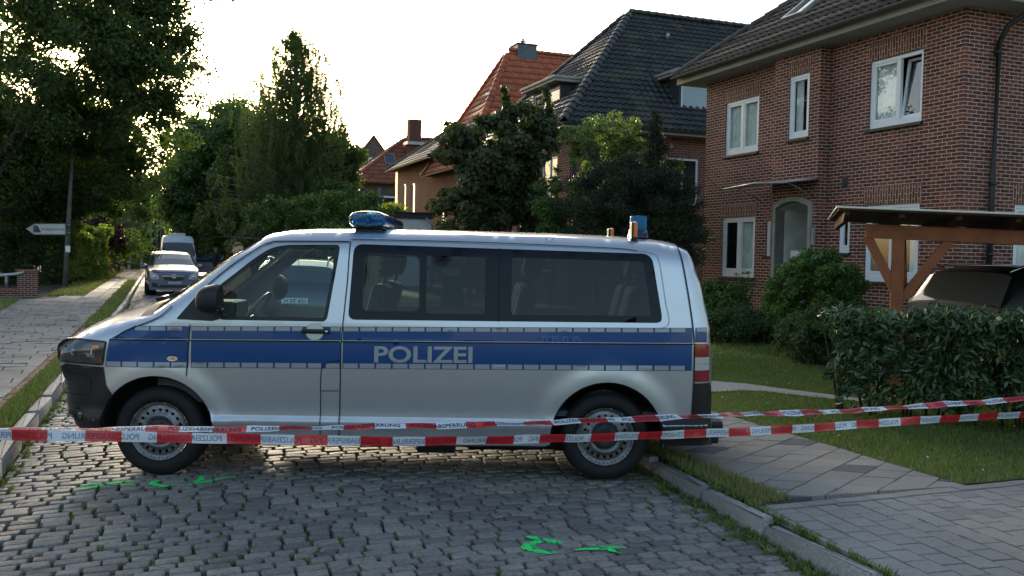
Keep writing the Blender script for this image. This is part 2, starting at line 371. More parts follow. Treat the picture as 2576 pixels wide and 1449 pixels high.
poly_sheet('pavement_distant',[ST(4.1,22),ST(LE,22),ST(LE,90),ST(4.1,90)],.118,ASPH)
# border row then driveway pavers, laid along the street
bor=[]; a=3.45
while a<12:
    bor.append([(a,4.90),(a+.27,4.893),(a+.27,4.79),(a,4.80)]); a+=.27
stones('paver_border',[clip_poly(p,[(-1,0,-3.65)]) for p in bor],.085,.037,.003,.004,PAV,tilt=.001,flat=True)
dv=rect_grid(2.9,12.5,-2.5,4.78,.175,.165,R(84),[(2.93,-2.5),(12.5,-2.5),(12.5,4.78),(3.645,4.78)],half=True)
ti=[0.0 if random.random()<.04 else random.uniform(.3,1) for _ in dv]
stones('driveway',dv,.085,.036,.0035,.0045,PAV,tints=ti,tilt=.0012,flat=True)
# left pavement
poly_sheet('pavement_left_bed',[ST(-13,1),ST(-1.15,1),ST(-.95,110),ST(-4.2,110),ST(-4.2,31.2),ST(-13,31.2)],.085,MOSSJ)
lf=rect_grid(-9,-1.3,3,31.2,.45,.40,R(3),[(-9,3),(-1.55,3),(-1.50,14),(-1.36,31.2),(-9,31.2)],half=True,jit=.03)
ti=[random.uniform(.25,1) for _ in lf]
stones('pavement_left',lf,.085,.034,.006,.006,SLAB,tints=ti,tilt=.0025,flat=True)
lf=rect_grid(-3.1,-1.36,31.2,66,.6,.5,R(90),[(-3.0,31.2),(-1.36,31.2),(-1.34,66),(-3.0,66)],half=True)
stones('pavement_left_farther',lf,.085,.034,.006,.006,SLAB,tints=[random.uniform(.3,1) for _ in lf],tilt=.002)
BR=mk_tint('clinker_edge',[(.16,.06,.04),(.22,.10,.07)],rough=.85,nscale=40)
ed=[];b=4
while b<31: e0=-1.55+max(0,b-8)*.009; ed.append([(e0,b),(e0+.09,b),(e0+.09,b+.2),(e0,b+.2)]); b+=.21
stones('brick_edging',ed,.085,.036,.004,.006,BR,tilt=.002)
poly_sheet('verge_left_soil',[ST(-1.46,8.6),ST(-1.22,8.6),ST(-1.03,27),ST(-1.03,70),ST(-1.36,70),ST(-1.36,16)],.10,SOIL)
poly_sheet('verge_right_soil',[ST(3.66,4.92),ST(4.0,4.92),ST(4.0,22),ST(3.92,22),ST(3.92,7.6),ST(3.72,5.6)],.115,SOIL)
poly_sheet('garden_soil_left',[ST(-13,31.2),ST(-3.0,31.2),ST(-3.0,110),ST(-40,110),ST(-40,31.2)],.10,SOIL)
LAWN=mk('lawn_ground',(.10,.13,.04),.95,nscale=1.6,col2=(.035,.055,.015),bump=.01,bscale=60)
poly_sheet('lawn',[ST(LE,4.93),ST(30,4.93),ST(30,70),ST(LE,70)],.119,LAWN)
# house path, gravel path
GRAV=mk('gravel',(.30,.29,.27),.9,nscale=90,namt=.5,bump=.02,bscale=90)
def strip(name,L,z,m): return poly_sheet(name,[GR(u,v,z) for u,v in L],z,m)
path_px=[(1690,952),(1782,957),(1880,965),(1975,978),(2070,990),(2180,1004),(2180,1012),(2060,1000),(1975,990),(1920,984),(1863,982),(1786,986),(1690,994)]
strip('garden_path',path_px,.135,mk('path_concrete',(.30,.29,.27),.85,nscale=12,namt=.15,bump=.004,bscale=60))
strip('gravel_path',[(1700,836),(1840,836),(1908,838),(1900,850),(1785,853),(1700,856)],.135,GRAV)
# ------------------------------------------------------------------ grass blades
GB=mk_leaf('grass_blade',[(.075,.125,.025),(.12,.19,.04),(.17,.22,.06),(.30,.25,.13)],transl=.35,rough=.5,tcol=(1.2,1.3,.7))
def in_poly(x,y,P):
    x=np.asarray(x);y=np.asarray(y);r=np.zeros(x.shape,bool);n=len(P)
    for i in range(n):
        x1,y1=P[i];x2,y2=P[(i+1)%n]
        c=((y1>y)!=(y2>y)); 
        with np.errstate(divide='ignore',invalid='ignore'): xi=(x2-x1)*(y-y1)/((y2-y1) if y2!=y1 else 1e-9)+x1
        r^=c&(x<xi)
    return r
def blades(name,poly,n,h,w,z,label=None,excl=None,patchy=0,dry=.12,seed=1):
    """poly in street coords"""
    g=np.random.default_rng(seed); A=np.array(poly); a=g.uniform(A[:,0].min(),A[:,0].max(),n*2); b=g.uniform(A[:,1].min(),A[:,1].max(),n*2)
    k=in_poly(a,b,poly)
    for e in (excl or []): k&=~in_poly(a,b,e)
    if patchy: k&=(np.sin(a*3.1+b*1.7)+np.sin(b*4.3-a*2.2)+g.normal(0,.6,n*2))>patchy
    a=a[k][:n];b=b[k][:n];m=len(a)
    X=a*TD.x+b*SD.x; Y=a*TD.y+b*SD.y; hh=h*g.uniform(.45,1.35,m); ang=g.uniform(0,6.283,m); ww=w*g.uniform(.6,1.3,m)
    ld=g.uniform(0,6.283,m); ln=hh*g.uniform(.1,.7,m)
    dx,dy=np.cos(ang)*ww/2,np.sin(ang)*ww/2; lx,ly=np.cos(ld)*ln,np.sin(ld)*ln
    Z=np.full(m,z)
    V=np.stack([np.stack([X-dx,Y-dy,Z],1),np.stack([X+dx,Y+dy,Z],1),np.stack([X+lx*.4+dx*.7,Y+ly*.4+dy*.7,Z+hh*.6],1),np.stack([X+lx*.4-dx*.7,Y+ly*.4-dy*.7,Z+hh*.6],1),np.stack([X+lx,Y+ly,Z+hh],1)],1).reshape(-1,3)
    i=np.arange(m)[:,None]*5
    F=np.concatenate([i+[0,1,2],i+[0,2,3],i+[3,2,4]],1).reshape(-1,3)
    big=(np.sin(a*1.3+1)+np.sin(b*1.1+a*.6))*.12
    t=np.clip(g.normal(.38,.2,m)+big,0,.8); t[g.random(m)<dry]=.95
    o=npmesh(name,V,F,GB,tint=np.repeat(t,3)); tag(o,label,'grass',kind='stuff'); return o
path_ab=[ab(GR(u,v,.13)) for u,v in path_px]
gp_ab=[ab(GR(u,v,.13)) for u,v in [(1700,836),(1908,838),(1900,850),(1785,853),(1700,856)]]
blades('grass',[(LE-.02,4.93),(9.5,4.93),(9.5,13),(LE-.02,13)],100000,.036,.007,.119,'mown lawn grass beside the slab pavement on the right',excl=[path_ab],dry=.10,seed=2)
blades('grass',[(6,12),(12.2,12),(12.2,18),(6,18)],50000,.045,.012,.119,'mown lawn grass between the garden path and the brick house',excl=[path_ab,gp_ab],dry=.05,seed=3)
blades('grass',[(3.68,4.93),(4.02,4.98),(4.03,12),(3.93,12),(3.92,7.6),(3.74,5.8)],9000,.048,.006,.115,'dry tufty grass strip between right kerb and slabs',dry=.6,seed=4)
blades('grass',[(-1.46,9),(-1.21,9),(-1.14,16),(-1.34,16)],8000,.07,.009,.10,'green verge grass between left pavement and kerb',dry=.2,patchy=-1.6,seed=5)
blades('grass',[(-1.42,20),(-1.09,20),(-1.02,30),(-1.02,48),(-1.42,48)],14000,.10,.016,.10,'farther verge grass along the left kerb',dry=.3,patchy=-.5,seed=6)
blades('grass',[(-3.4,33),(-2.3,33),(-2.3,70),(-3.4,70)],16000,.12,.02,.10,'rough grass at the foot of the left hedges',dry=.4,seed=8)
blades('grass',[(-9,23.5),(-3.5,23.5),(-3.9,30.6),(-9,31.5)],16000,.12,.018,.10,'grass patch in front of the low wall with railing',dry=.1,seed=9)
# weeds in joints: along kerb bases and between cobbles
g=np.random.default_rng(11); pts=[]
for _ in range(300):
    b=g.uniform(3.2,9); pts.append((ar(b)-g.exponential(.05)-.005,b,g.integers(6,22),.05))
for _ in range(200):
    b=g.uniform(3.2,8); pts.append((ar(b)+.125+g.normal(0,.012),b,g.integers(4,14),.04))
for _ in range(260):
    b=g.uniform(6,30); pts.append((al(b)+.01+g.exponential(.03),b,g.integers(5,16),.06))
nr=[p for p in P if p[0][1]<11]
for _ in range(3600):
    q=nr[g.integers(len(nr))]; c=q[g.integers(4)]; c=warp(*c)
    wgt=.35+.65*(math.sin(c[0]*1.9+c[1]*1.3)>.1)
    if g.random()<wgt: pts.append((c[0]+g.normal(0,.006),c[1]+g.normal(0,.006),g.integers(3,10),.022))
V=[];F=[];T=[]
for a,b,n,h in pts:
    for _ in range(n):
        x=a+g.normal(0,.014); y=b+g.normal(0,.014); p=ST(x,y,.10 if a>ar(b)+.1 else -.018); q=g.uniform(0,6.28); hh=h*g.uniform(.5,1.4); l=hh*g.uniform(.2,1.3)
        d=Vector((math.cos(q),math.sin(q),0)); e=Vector((-d.y,d.x,0))*g.uniform(.0025,.006); k=len(V)
        V+= [p-e,p+e,p+d*l*.5+e*.9+Vector((0,0,hh*.7)),p+d*l*.5-e*.9+Vector((0,0,hh*.7)),p+d*l+Vector((0,0,hh))]
        F+= [(k,k+1,k+2),(k,k+2,k+3),(k+3,k+2,k+4)]; t=g.uniform(.1,.75); T+=[t]*3
tag(npmesh('weeds',[tuple(v) for v in V],F,GB,tint=T),'small green weeds growing in the cobble joints and along the kerb','weeds',kind='stuff')
V=[];F=[]
for _ in range(420):
    a=g.uniform(5.6,12); b=g.uniform(5,17)
    if any(in_poly([a],[b],e)[0] for e in (path_ab,gp_ab)) or math.sin(a*1.7+b)+g.normal(0,.6)<0: continue
    p=ST(a,b,.155+g.uniform(0,.02)); r=g.uniform(.006,.011); k=len(V)
    V+= [p+Vector((r*math.cos(q),r*math.sin(q)*.7,r*.6*math.sin(q))) for q in(0,1.26,2.5,3.77,5.03)]; F.append(tuple(range(k,k+5)))
tag(npmesh('clover_flowers',[tuple(v) for v in V],F,mk('clover_white',(.6,.6,.55),.8)),'tiny white clover flowers dotted over the lawn','flowers',kind='stuff')
# fallen leaves / litter on the cobbles
bm=bmesh.new()
for _ in range(90):
    b=g.uniform(3.4,9); a=g.uniform(-1,3.6) if g.random()<.4 else ar(b)-abs(g.normal(0,.15)); p=ST(a,b,.012); q=g.uniform(0,6.28); s_=g.uniform(.01,.028)
    d=Vector((math.cos(q),math.sin(q),g.uniform(-.2,.4)))*s_; e=Vector((-d.y,d.x,g.uniform(-.2,.3)*s_))*.6
    bm.faces.new([bm.verts.new(x) for x in(p-d,p+e,p+d,p-e)])
tag(bobj('fallen_leaves',bm,mk('dry_leaf',(.28,.17,.08),.8)),'small dry fallen leaves scattered on the cobbles','leaves',kind='stuff')
# green spray paint markings
SPRAY=mk('green_spray',(.02,.93,.20),.8,nscale=40,col2=(.02,.70,.14))
def near_stones():
    A=[]
    for q in P:
        if q[0][1]>9: continue
        w=[warp(*c) for c in q]; A.append(w)
    return np.array(A)
STN=near_stones(); STC=STN.mean(1)
def on_stone(a,b):
    """signed clearance to the nearest joint: >0 means on a stone face"""
    k=np.argsort((STC[:,0]-a)**2+(STC[:,1]-b)**2)[:6]
    for i in k:
        q=STN[i]; m=9.
        for j in range(4):
            x0,y0=q[j];x1,y1=q[(j+1)%4]; l=math.hypot(x1-x0,y1-y0); m=min(m,((x1-x0)*(b-y0)-(y1-y0)*(a-x0))/l)
        if m>0: return m
    return -1.
def spray(label,strokes,z,width):
    bm=bmesh.new()
    for st_ in strokes:
        pts=[GR(u,v,z) for u,v,*w in st_]; wl=[(w[0] if w else 1)*width for u,v,*w in st_]
        D=[];Wd=[]
        for i in range(len(pts)-1):
            n=max(2,int((pts[i+1]-pts[i]).length/.008))
            for k in range(n): t=k/n; D.append(pts[i].lerp(pts[i+1],t)); Wd.append(wl[i]*(1-t)+wl[i+1]*t)
        D.append(pts[-1]);Wd.append(wl[-1]); prev=None; N=7; n_=Vector((1,0,0))
        for i,p in enumerate(D):
            d=(D[min(i+2,len(D)-1)]-D[max(i-2,0)]).normalized(); n_=Vector((-d.y,d.x,0)); w=Wd[i]*(1+.22*math.sin(i*.9)*random.random())*(min(1,.3+i*.10,.3+(len(D)-1-i)*.10))
            c=[p+n_*w*(j/(N-1)-.5) for j in range(N)]
            if prev:
                for j in range(N-1):
                    m=(prev[j]+c[j+1])/2; ed=abs(j-(N-2)/2)/((N-2)/2)
                    if on_stone(*ab(m))<.0012 or random.random()<.38*ed**3: continue
                    bm.faces.new([bm.verts.new(x) for x in(prev[j],prev[j+1],c[j+1],c[j])])
            prev=c
        for _ in range(int(len(D)*2.5)):    # overspray speckles
            i=random.randrange(len(D)); p=D[i]+Vector((random.gauss(0,Wd[i]*.5),random.gauss(0,Wd[i]*.5),.0004)); r=random.uniform(.0012,.003)
            if on_stone(*ab(p))<.009: continue
            bm.faces.new([bm.verts.new(p+Vector((r*math.cos(q),r*math.sin(q),0))) for q in(0,1.26,2.5,3.77,5.03)])
    return tag(bobj('paint_marking',bm,SPRAY),label,'paint marking','green spray paint marks on the cobbles')
def c6(x,y): return (x/3,1073.4+y/3)
def c7(x,y): return (1116.3+x*.2667,1073.4+y*.2667)
spray('green sprayed cross with a C shape and arrow below the van front wheel',[
  [(*c6(595,437),.5),(*c6(700,430),1),(*c6(830,436),.7),(*c6(960,432),.9),(*c6(1025,443),.6)],[(*c6(565,482),.4),(*c6(690,458),1),(*c6(830,427),1.1),(*c6(960,408),.8),(*c6(1020,401),.4)],
  [(*c6(1235,400),.6),(*c6(1165,412),1.3),(*c6(1150,430),1.5),(*c6(1230,450),1.3),(*c6(1300,440),.9),(*c6(1360,434),.5)],
  [(*c6(1520,370),1.6),(*c6(1520,395),1.3),(*c6(1480,418),1.2),(*c6(1440,438),1.1),(*c6(1530,418),1.3),(*c6(1640,398),.8),(*c6(1785,376),.4)],[(*c6(1350,377),.5),(*c6(1400,377),.5)]],.008,.042)
spray('green sprayed loop and arrow on the cobbles in the foreground',[
  [(*c7(755,1030),.8),(*c7(820,1040),1.4),(*c7(930,1062),1.2),(*c7(1050,1085),1.9),(*c7(1190,1107),1.5)],[(*c7(990,1075),1.3),(*c7(880,1085),1.4),(*c7(800,1110),1.8),(*c7(795,1145),2),(*c7(900,1175),1.5),(*c7(1000,1190),1.0),(*c7(1110,1182),.7)],
  [(*c7(1215,1163),.7),(*c7(1330,1153),.8),(*c7(1500,1147),1.1),(*c7(1600,1137),1.0),(*c7(1715,1135),.7)],[(*c7(1400,1112),.6),(*c7(1470,1128),1.1),(*c7(1580,1158),1.3),(*c7(1665,1195),.6)]],.008,.042)
# ------------------------------------------------------------------ houses
BRK=mk_brick('red_brick',(.105,.029,.022),(.26,.070,.044),(.50,.45,.39),bw=.205,bh=.0645,ms=.0062)
SOL=mk_brick('soldier_brick',(.13,.042,.026),(.30,.10,.06),(.50,.45,.38),rot=True,bw=.205,bh=.0645,ms=.006)
BRK2=mk_brick('smooth_red_brick',(.16,.05,.034),(.27,.09,.06),(.36,.30,.25),ms=.007)
BRKP=mk_brick('pink_brick',(.17,.045,.038),(.25,.075,.062),(.22,.145,.13),ms=.009)
BRKD=mk_brick('dark_brick',(.06,.045,.04),(.15,.09,.07),(.22,.2,.18),ms=.010)
T_BLACK=mk_tint('black_pantile',[(.014,.015,.018),(.022,.023,.027),(.032,.034,.038)],rough=.5,nscale=9,bump=.002,stain=.8,spec=.45,moss=(.05,.05,.035,1.3))
T_BROWN=mk_tint('brown_tile',[(.045,.035,.03),(.075,.06,.05),(.06,.05,.045)],rough=.7,nscale=9,bump=.002,stain=.8)
T_RED=mk_tint('red_pantile',[(.38,.085,.035),(.46,.12,.05),(.33,.08,.038)],rough=.6,nscale=6,bump=.002,stain=.6)
T_REDD=mk_tint('weathered_red_pantile',[(.16,.05,.03),(.28,.085,.04),(.20,.07,.045)],rough=.75,nscale=6,bump=.002,stain=.7)
T_GREY=mk_tint('grey_tile',[(.06,.055,.05),(.10,.09,.08)],rough=.7,nscale=6,bump=.002)
class Wall:
    def __init__(s,p0,d,n): s.p=Vector(p0);s.d=Vector(d);s.n=Vector(n)
    def W(s,u,o,z): return s.p+s.d*u+s.n*o+Vector((0,0,z))
    def M(s): # matrix (u,o,z)->world
        return Matrix(((s.d.x,s.n.x,0,s.p.x),(s.d.y,s.n.y,0,s.p.y),(0,0,1,s.p.z),(0,0,0,1)))
def wall(bm,w,u0,u1,z0,z1,ops=(),dep=.13,o=0.,uvl=None):
    """wall sheet with openings and their reveals; UVs in metres"""
    uvl=bm.loops.layers.uv.verify()
    us=sorted({u0,u1,*[x for q in ops for x in q[:2]]}); zs=sorted({z0,z1,*[x for q in ops for x in q[2:4]]})
    def quad(P,U):
        f=bm.faces.new([bm.verts.new(p) for p in P])
        for l,c in zip(f.loops,U): l[uvl].uv=c
    for a,b in zip(us,us[1:]):
        for c,d in zip(zs,zs[1:]):
            m,n=(a+b)/2,(c+d)/2
            if any(q[0]<m<q[1] and q[2]<n<q[3] for q in ops):continue
            quad([w.W(a,o,c),w.W(b,o,c),w.W(b,o,d),w.W(a,o,d)],[(a,c),(b,c),(b,d),(a,d)])
    for q in ops:
        a,b,c,d=q[:4]; e=o-dep
        quad([w.W(a,o,c),w.W(a,e,c),w.W(a,e,d),w.W(a,o,d)],[(0,c),(dep,c),(dep,d),(0,d)])
        quad([w.W(b,o,c),w.W(b,e,c),w.W(b,e,d),w.W(b,o,d)],[(0,c),(dep,c),(dep,d),(0,d)])
        quad([w.W(a,o,d),w.W(b,o,d),w.W(b,e,d),w.W(a,e,d)],[(a,0),(b,0),(b,dep),(a,dep)])
        quad([w.W(a,o,c),w.W(b,o,c),w.W(b,e,c),w.W(a,e,c)],[(a,0),(b,0),(b,dep),(a,dep)])
def window(par,w,q,o=0.,sash=2,curt=True,split=None,fw=.07,simple=False,open_right=False,sill=True,dark=.0,dep=.10,botm=.0,pm=None):
    a,b,c,d=q[:4]; M=w.M(); o=o-dep+.04; bm=bmesh.new(); f=fw
    def bx(x0,x1,z0,z1,y0=-.03,y1=.03,bm_=None): box(bm_ or bm,x0,x1,o+y0,o+y1,z0,z1,M,bev=0 if simple else .004)
    e=.002
    bx(a+e,a+f,c+e,d-e);bx(b-f,b-e,c+e,d-e);bx(a+f,b-f,d-f,d-e);bx(a+f,b-f,c+e,c+f+botm)
    ss=[]
    if sash==2:
        m=a+(b-a)*(split or .5); bx(m-f*.45,m+f*.45,c+f+botm,d-f); ss=[(a+f,m-f*.45),(m+f*.45,b-f)]
    else: ss=[(a+f,b-f)]
    fr=bobj('window',bm,WHITE,par)
    for i,(x0,x1) in enumerate(ss):
        g=.045; z0,z1=c+f+botm+.003,d-f-.003
        if open_right and i==0:
            bm=bmesh.new(); Mt=M@Matrix.Translation((0,o-.02,z0))@Matrix.Rotation(R(7),4,'X')
            h=z1-z0
            for r_ in((x0,x0+g,0,h),(x1-g,x1,0,h),(x0+g,x1-g,h-g,h),(x0+g,x1-g,0,g)): box(bm,r_[0],r_[1],-.03,.015,r_[2],r_[3],Mt,bev=.003)
            bobj('sash',bm,WHITE,fr)
            bm=bmesh.new(); box(bm,x0+g,x1-g,-.012,-.006,g,h-g,Mt); bobj('pane',bm,WGL,fr)
            continue
        if not simple:
            bm=bmesh.new()
            for r_ in((x0,x0+g,z0,z1),(x1-g,x1,z0,z1),(x0+g,x1-g,z1-g,z1),(x0+g,x1-g,z0,z0+g)): box(bm,r_[0],r_[1],o-.02,o+.022,r_[2],r_[3],M,bev=.003)
            bobj('sash',bm,WHITE,fr)
        else:g=0
        bm=bmesh.new(); box(bm,x0+g-.003,x1-g+.003,o-.01,o-.004,z0+g-.003,z1-g+.003,M); bobj('pane',bm,pm or (PANE if simple else WGL),fr)
    if not simple:
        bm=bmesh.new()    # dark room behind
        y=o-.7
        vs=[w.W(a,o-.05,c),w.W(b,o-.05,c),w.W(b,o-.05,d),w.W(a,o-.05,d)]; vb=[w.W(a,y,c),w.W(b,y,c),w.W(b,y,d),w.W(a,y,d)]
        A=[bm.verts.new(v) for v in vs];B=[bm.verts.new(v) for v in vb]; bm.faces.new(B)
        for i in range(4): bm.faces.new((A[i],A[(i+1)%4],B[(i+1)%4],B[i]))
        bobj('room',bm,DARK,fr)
        if curt:
            bm=bmesh.new()
            spans=curt if isinstance(curt,list) else [(0,1)]
            for s0,s1 in spans:
                n=int((b-a)*(s1-s0)/.02); pv=None
                for i in range(n+1):
                    x=a+f+(b-a-2*f)*(s0+(s1-s0)*i/n); yy=o-.07+.018*math.sin(i*1.1)+.008*math.sin(i*2.7)
                    cc=(bm.verts.new(w.W(x,yy,c+f)),bm.verts.new(w.W(x,yy,d-f)))
                    if pv: bm.faces.new((pv[0],cc[0],cc[1],pv[1]))
                    pv=cc
            bobj('curtain',bm,CURT,fr,smooth=True)
    if sill:
        bm=bmesh.new(); box(bm,a-.04,b+.04,o+.03,o+dep+.02,c-.05,c+.004,M,bev=.004); bobj('sill',bm,PIPE,fr)
    return fr
def tiles(bm,E0,ud,vd,nrm,rows,cell=.24,row=.34,amp=.034,lap=.042,step=.05):
    """rows: list of (v0,u0,u1). Every course is a wavy strip whose lower edge stands proud"""
    lay=bm.faces.layers.float.get('tint') or bm.faces.layers.float.new('tint')
    for ri,(v,u0,u1) in enumerate(rows):
        if u1-u0<.05:continue
        n=max(2,int((u1-u0)/(cell/6))); pv=None; off=0
        tv=random.random()
        for i in range(n+1):
            u=u0+(u1-u0)*i/n; ph=(u/cell)%1; hgt=amp*(math.sin(2*math.pi*ph) if ph<.5 else .55*math.sin(2*math.pi*ph))
            ci=int(u//cell); rs=((ci*7919+ri*104729)%97)/97; jz=(rs-.5)*.008
            P=[E0+ud*u+vd*(v-.03)+nrm*(hgt+lap+jz-.022),E0+ud*u+vd*(v-.03)+nrm*(hgt+lap+jz),E0+ud*u+vd*(v+row+.01)+nrm*(hgt+.0)]
            c=[bm.verts.new(p) for p in P]
            if pv:
                for k in(0,1):
                    f=bm.faces.new((pv[k],c[k],c[k+1],pv[k+1])); f[lay]=(rs*.7+tv*.3); f.smooth=(k==1)
            pv=c
def slope_rows(L0,off0,dL,dR,slope,row=.34):
    """at height v the strip spans off0+dL*v .. off0+L0-dR*v"""
    out=[];v=0
    while v<slope-.05:
        m=v+row*.5; out.append((v,off0+dL*m,off0+L0-dR*m)); v+=row
    return out
def caps(bm,p0,p1,r=.11,step=.36):
    lay=bm.faces.layers.float.get('tint') or bm.faces.layers.float.new('tint')
    d=(p1-p0); L=d.length; d.normalize(); n=int(L/step); s=d.cross(Vector((0,0,1))).normalized(); up=s.cross(d).normalized()
    for i in range(n):
        t=random.random()
        for k in range(8):
            a0=math.pi*k/8;a1=math.pi*(k+1)/8
            def pt(a,q,rr): return p0+d*q+(s*math.cos(a)+up*math.sin(a))*rr
            f=bm.faces.new([bm.verts.new(pt(a0,i*step,r*1.12)),bm.verts.new(pt(a1,i*step,r*1.12)),bm.verts.new(pt(a1,i*step+step*1.04,r*.92)),bm.verts.new(pt(a0,i*step+step*1.04,r*.92))]); f[lay]=t;f.smooth=True
            f=bm.faces.new([bm.verts.new(pt(a0,i*step,r*1.12)),bm.verts.new(pt(a1,i*step,r*1.12)),bm.verts.new(pt(a1,i*step,r*.9)),bm.verts.new(pt(a0,i*step,r*.9))]); f[lay]=t
def solid_roof(bm,verts,faces):
    vs=[bm.verts.new(v) for v in verts]
    for f in faces: bm.faces.new([vs[i] for i in f])
def hip_roof(par,a0,a1,b0,b1,ze,zr,runa,mat,row=.34,cell=.24,runb=None,far=True,name='roof',gut=True,capr=.11):
    """eave rectangle in street coords; ridge along a (across the street), hip run runa at the street end"""
    bm=bmesh.new(); bmid=(b0+b1)/2; hb=bmid-b0
    E=[ST(a0,b0,ze),ST(a1,b0,ze),ST(a1,b1,ze),ST(a0,b1,ze)]; R0=ST(a0+runa,bmid,zr); R1=ST(a1-(runb or 0),bmid,zr)
    # underlay
    base=bmesh.new(); solid_roof(base,[v-Vector((0,0,.03)) for v in E+[R0,R1]],[(0,1,5,4),(1,2,5),(2,3,4,5),(3,0,4)])
    h=zr-ze
    # near slope (towards the camera, normal -s side)
    sl=math.hypot(hb,h); vd=(SD*hb+Vector((0,0,h))).normalized(); n=(vd.cross(TD)); n=n if n.z>0 else -n
    tiles(bm,E[0],TD,vd,n,slope_rows(a1-a0,0,runa/sl,(runb or 0)/sl,sl,row),cell,row)
    # street slope
    sl2=math.hypot(runa,h); vd2=(TD*runa+Vector((0,0,h))).normalized(); n2=vd2.cross(SD); n2=n2 if n2.z>0 else -n2
    tiles(bm,E[0],SD,vd2,n2,slope_rows(b1-b0,0,hb/sl2,hb/sl2,sl2,row),cell,row)
    for p,q in((E[0],R0),(E[3],R0),(R0,R1)): caps(bm,p+Vector((0,0,.0)),q+Vector((0,0,.0)),capr*1.1)
    rf=bobj(name,bm,mat,par); bobj('roof_underlay',base,mat,rf)
    if gut:
        bm=bmesh.new()
        for p,q,o in((E[0],E[1],-SD),(E[0],E[3],-TD)):
            d=(q-p).normalized(); n=14
            prev=None
            for pt in(p+o*.06-d*.0,q+o*.06):
                ring=[bm.verts.new(pt+o*(.065*math.cos(a))+Vector((0,0,-.03-.065*math.sin(a)))) for a in[math.pi*k/8 for k in range(9)]]
                if prev:
                    for k in range(8): f=bm.faces.new((prev[k],ring[k],ring[k+1],prev[k+1])); f.smooth=True
                prev=ring
        bobj('gutter',bm,GUT,rf)
    return rf
def soffit(par,a0,a1,b0,b1,ze,ov,fh=.16):
    bm=bmesh.new()
    M=Matrix(((TD.x,SD.x,0,0),(TD.y,SD.y,0,0),(0,0,1,0),(0,0,0,1)))
    box(bm,a0+.02,a1,b0+.02,b1-.02,ze-fh,ze-.035,M)
    return bobj('soffit',bm,FASC,par)

# ---- near brick house (right)
H1=empty('brick_house',ST(12.47,11.46),0,'large two storey red brick house on the right with white windows and arched entrance','house')
H1.location=(0,0,0)
A0=12.47;B0=11.46; LEN=7.65
wa=Wall(ST(A0,B0),SD,-TD); wb=Wall(ST(A0,B0),TD,-SD)
opA=dict(w1=(5.55,6.83,4.16,5.42),w2=(3.55,4.19,4.24,5.55),w3=(.88,2.16,4.22,5.5),l1=(5.57,6.86,1.33,2.72),slit=(4.90,5.17,1.82,2.60),s2=(2.57,2.88,1.9,2.64),l3=(.85,2.16,1.37,2.80))
bay0,bay1=3.22,4.66; BO=.26
bm=bmesh.new()
L=[opA[k] for k in('w1','l1','slit')]; wall(bm,wa,bay1,LEN,0,6.0,L)
L=[opA[k] for k in('w3','s2','l3')]; wall(bm,wa,0,bay0,0,6.0,L)
dr=(3.40,4.50,0.0,2.96)
wall(bm,wa,bay0,bay1,0,6.0,[opA['w2'],dr],o=BO,dep=.13)
uvl=bm.loops.layers.uv.verify()
for u in(bay0,bay1):
    f=bm.faces.new([bm.verts.new(p) for p in(wa.W(u,0,0),wa.W(u,BO,0),wa.W(u,BO,6),wa.W(u,0,6))])
    for l,c in zip(f.loops,((.12,0),(.12+BO,0),(.12+BO,6),(.12,6))): l[uvl].uv=c
opB=[(1.27,2.6,1.5,2.78)]
wall(bm,wb,0,10,0,6.0,opB)
wall(bm,Wall(ST(A0,B0+LEN),TD,SD),0,10,0,6.0)
bobj('wall',bm,BRK,H1)
def soldier(w,a,b,z0,z1,o=.004):
    bm=bmesh.new(); wall(bm,w,a,b,z0,z1,(),o=o); bobj('soldier_course',bm,SOL,H1)
for a,b,z0,z1,o in((5.5,6.88,5.42,5.72,.004),(3.50,4.24,5.55,5.86,BO+.004),(.82,2.2,5.5,5.84,.004),(5.5,6.92,2.72,3.02,.004),(.8,2.22,2.80,3.14,.004)): soldier(wa,a,b,z0,z1,o)
soldier(wb,1.2,2.68,2.78,3.12)
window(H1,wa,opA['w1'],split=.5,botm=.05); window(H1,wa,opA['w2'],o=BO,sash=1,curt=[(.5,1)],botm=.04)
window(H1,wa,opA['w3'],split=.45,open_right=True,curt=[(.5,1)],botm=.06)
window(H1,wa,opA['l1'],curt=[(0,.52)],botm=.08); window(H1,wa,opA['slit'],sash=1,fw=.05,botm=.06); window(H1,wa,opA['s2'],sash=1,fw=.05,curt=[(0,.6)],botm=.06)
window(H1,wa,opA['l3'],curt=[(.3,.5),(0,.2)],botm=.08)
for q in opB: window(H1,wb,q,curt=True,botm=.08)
# entrance: plastered recess with a rounded surround
STON=mk('entrance_stone',(.27,.265,.24),.8,nscale=3,namt=.15,bump=.004,bscale=60)
PLA=mk('recess_plaster',(.46,.46,.44),.85,nscale=2.2,namt=.18,bump=.01,bscale=18)
bm=bmesh.new(); o=BO
def arch_pts(a,b,z,rise,n=14): return [(a+(b-a)*i/n, z+rise*(1-((2*i/n-1)**2))) for i in range(n+1)]
outer=[(3.34,0)]+arch_pts(3.34,4.55,2.92,.13)+[(4.55,0)]; inner=[(3.43,0)]+arch_pts(3.43,4.47,2.83,.13)+[(4.47,0)]
outer.sort(key=lambda p:0) ; 
n=len(outer)
for i in range(n-1):
    q=[outer[i],outer[i+1],inner[i+1],inner[i]]
    fprism(bm,[wa.W(x,o+.0,z) for x,z in q],wa.n,.05)
    fprism(bm,[wa.W(inner[i][0],o+.03,inner[i][1]),wa.W(inner[i+1][0],o+.03,inner[i+1][1]),wa.W(inner[i+1][0],o-.2,inner[i+1][1]),wa.W(inner[i][0],o-.2,inner[i][1])],Vector((0,0,1)),.02)
bobj('door_surround',bm,STON,H1)
bm=bmesh.new(); y=o-.9
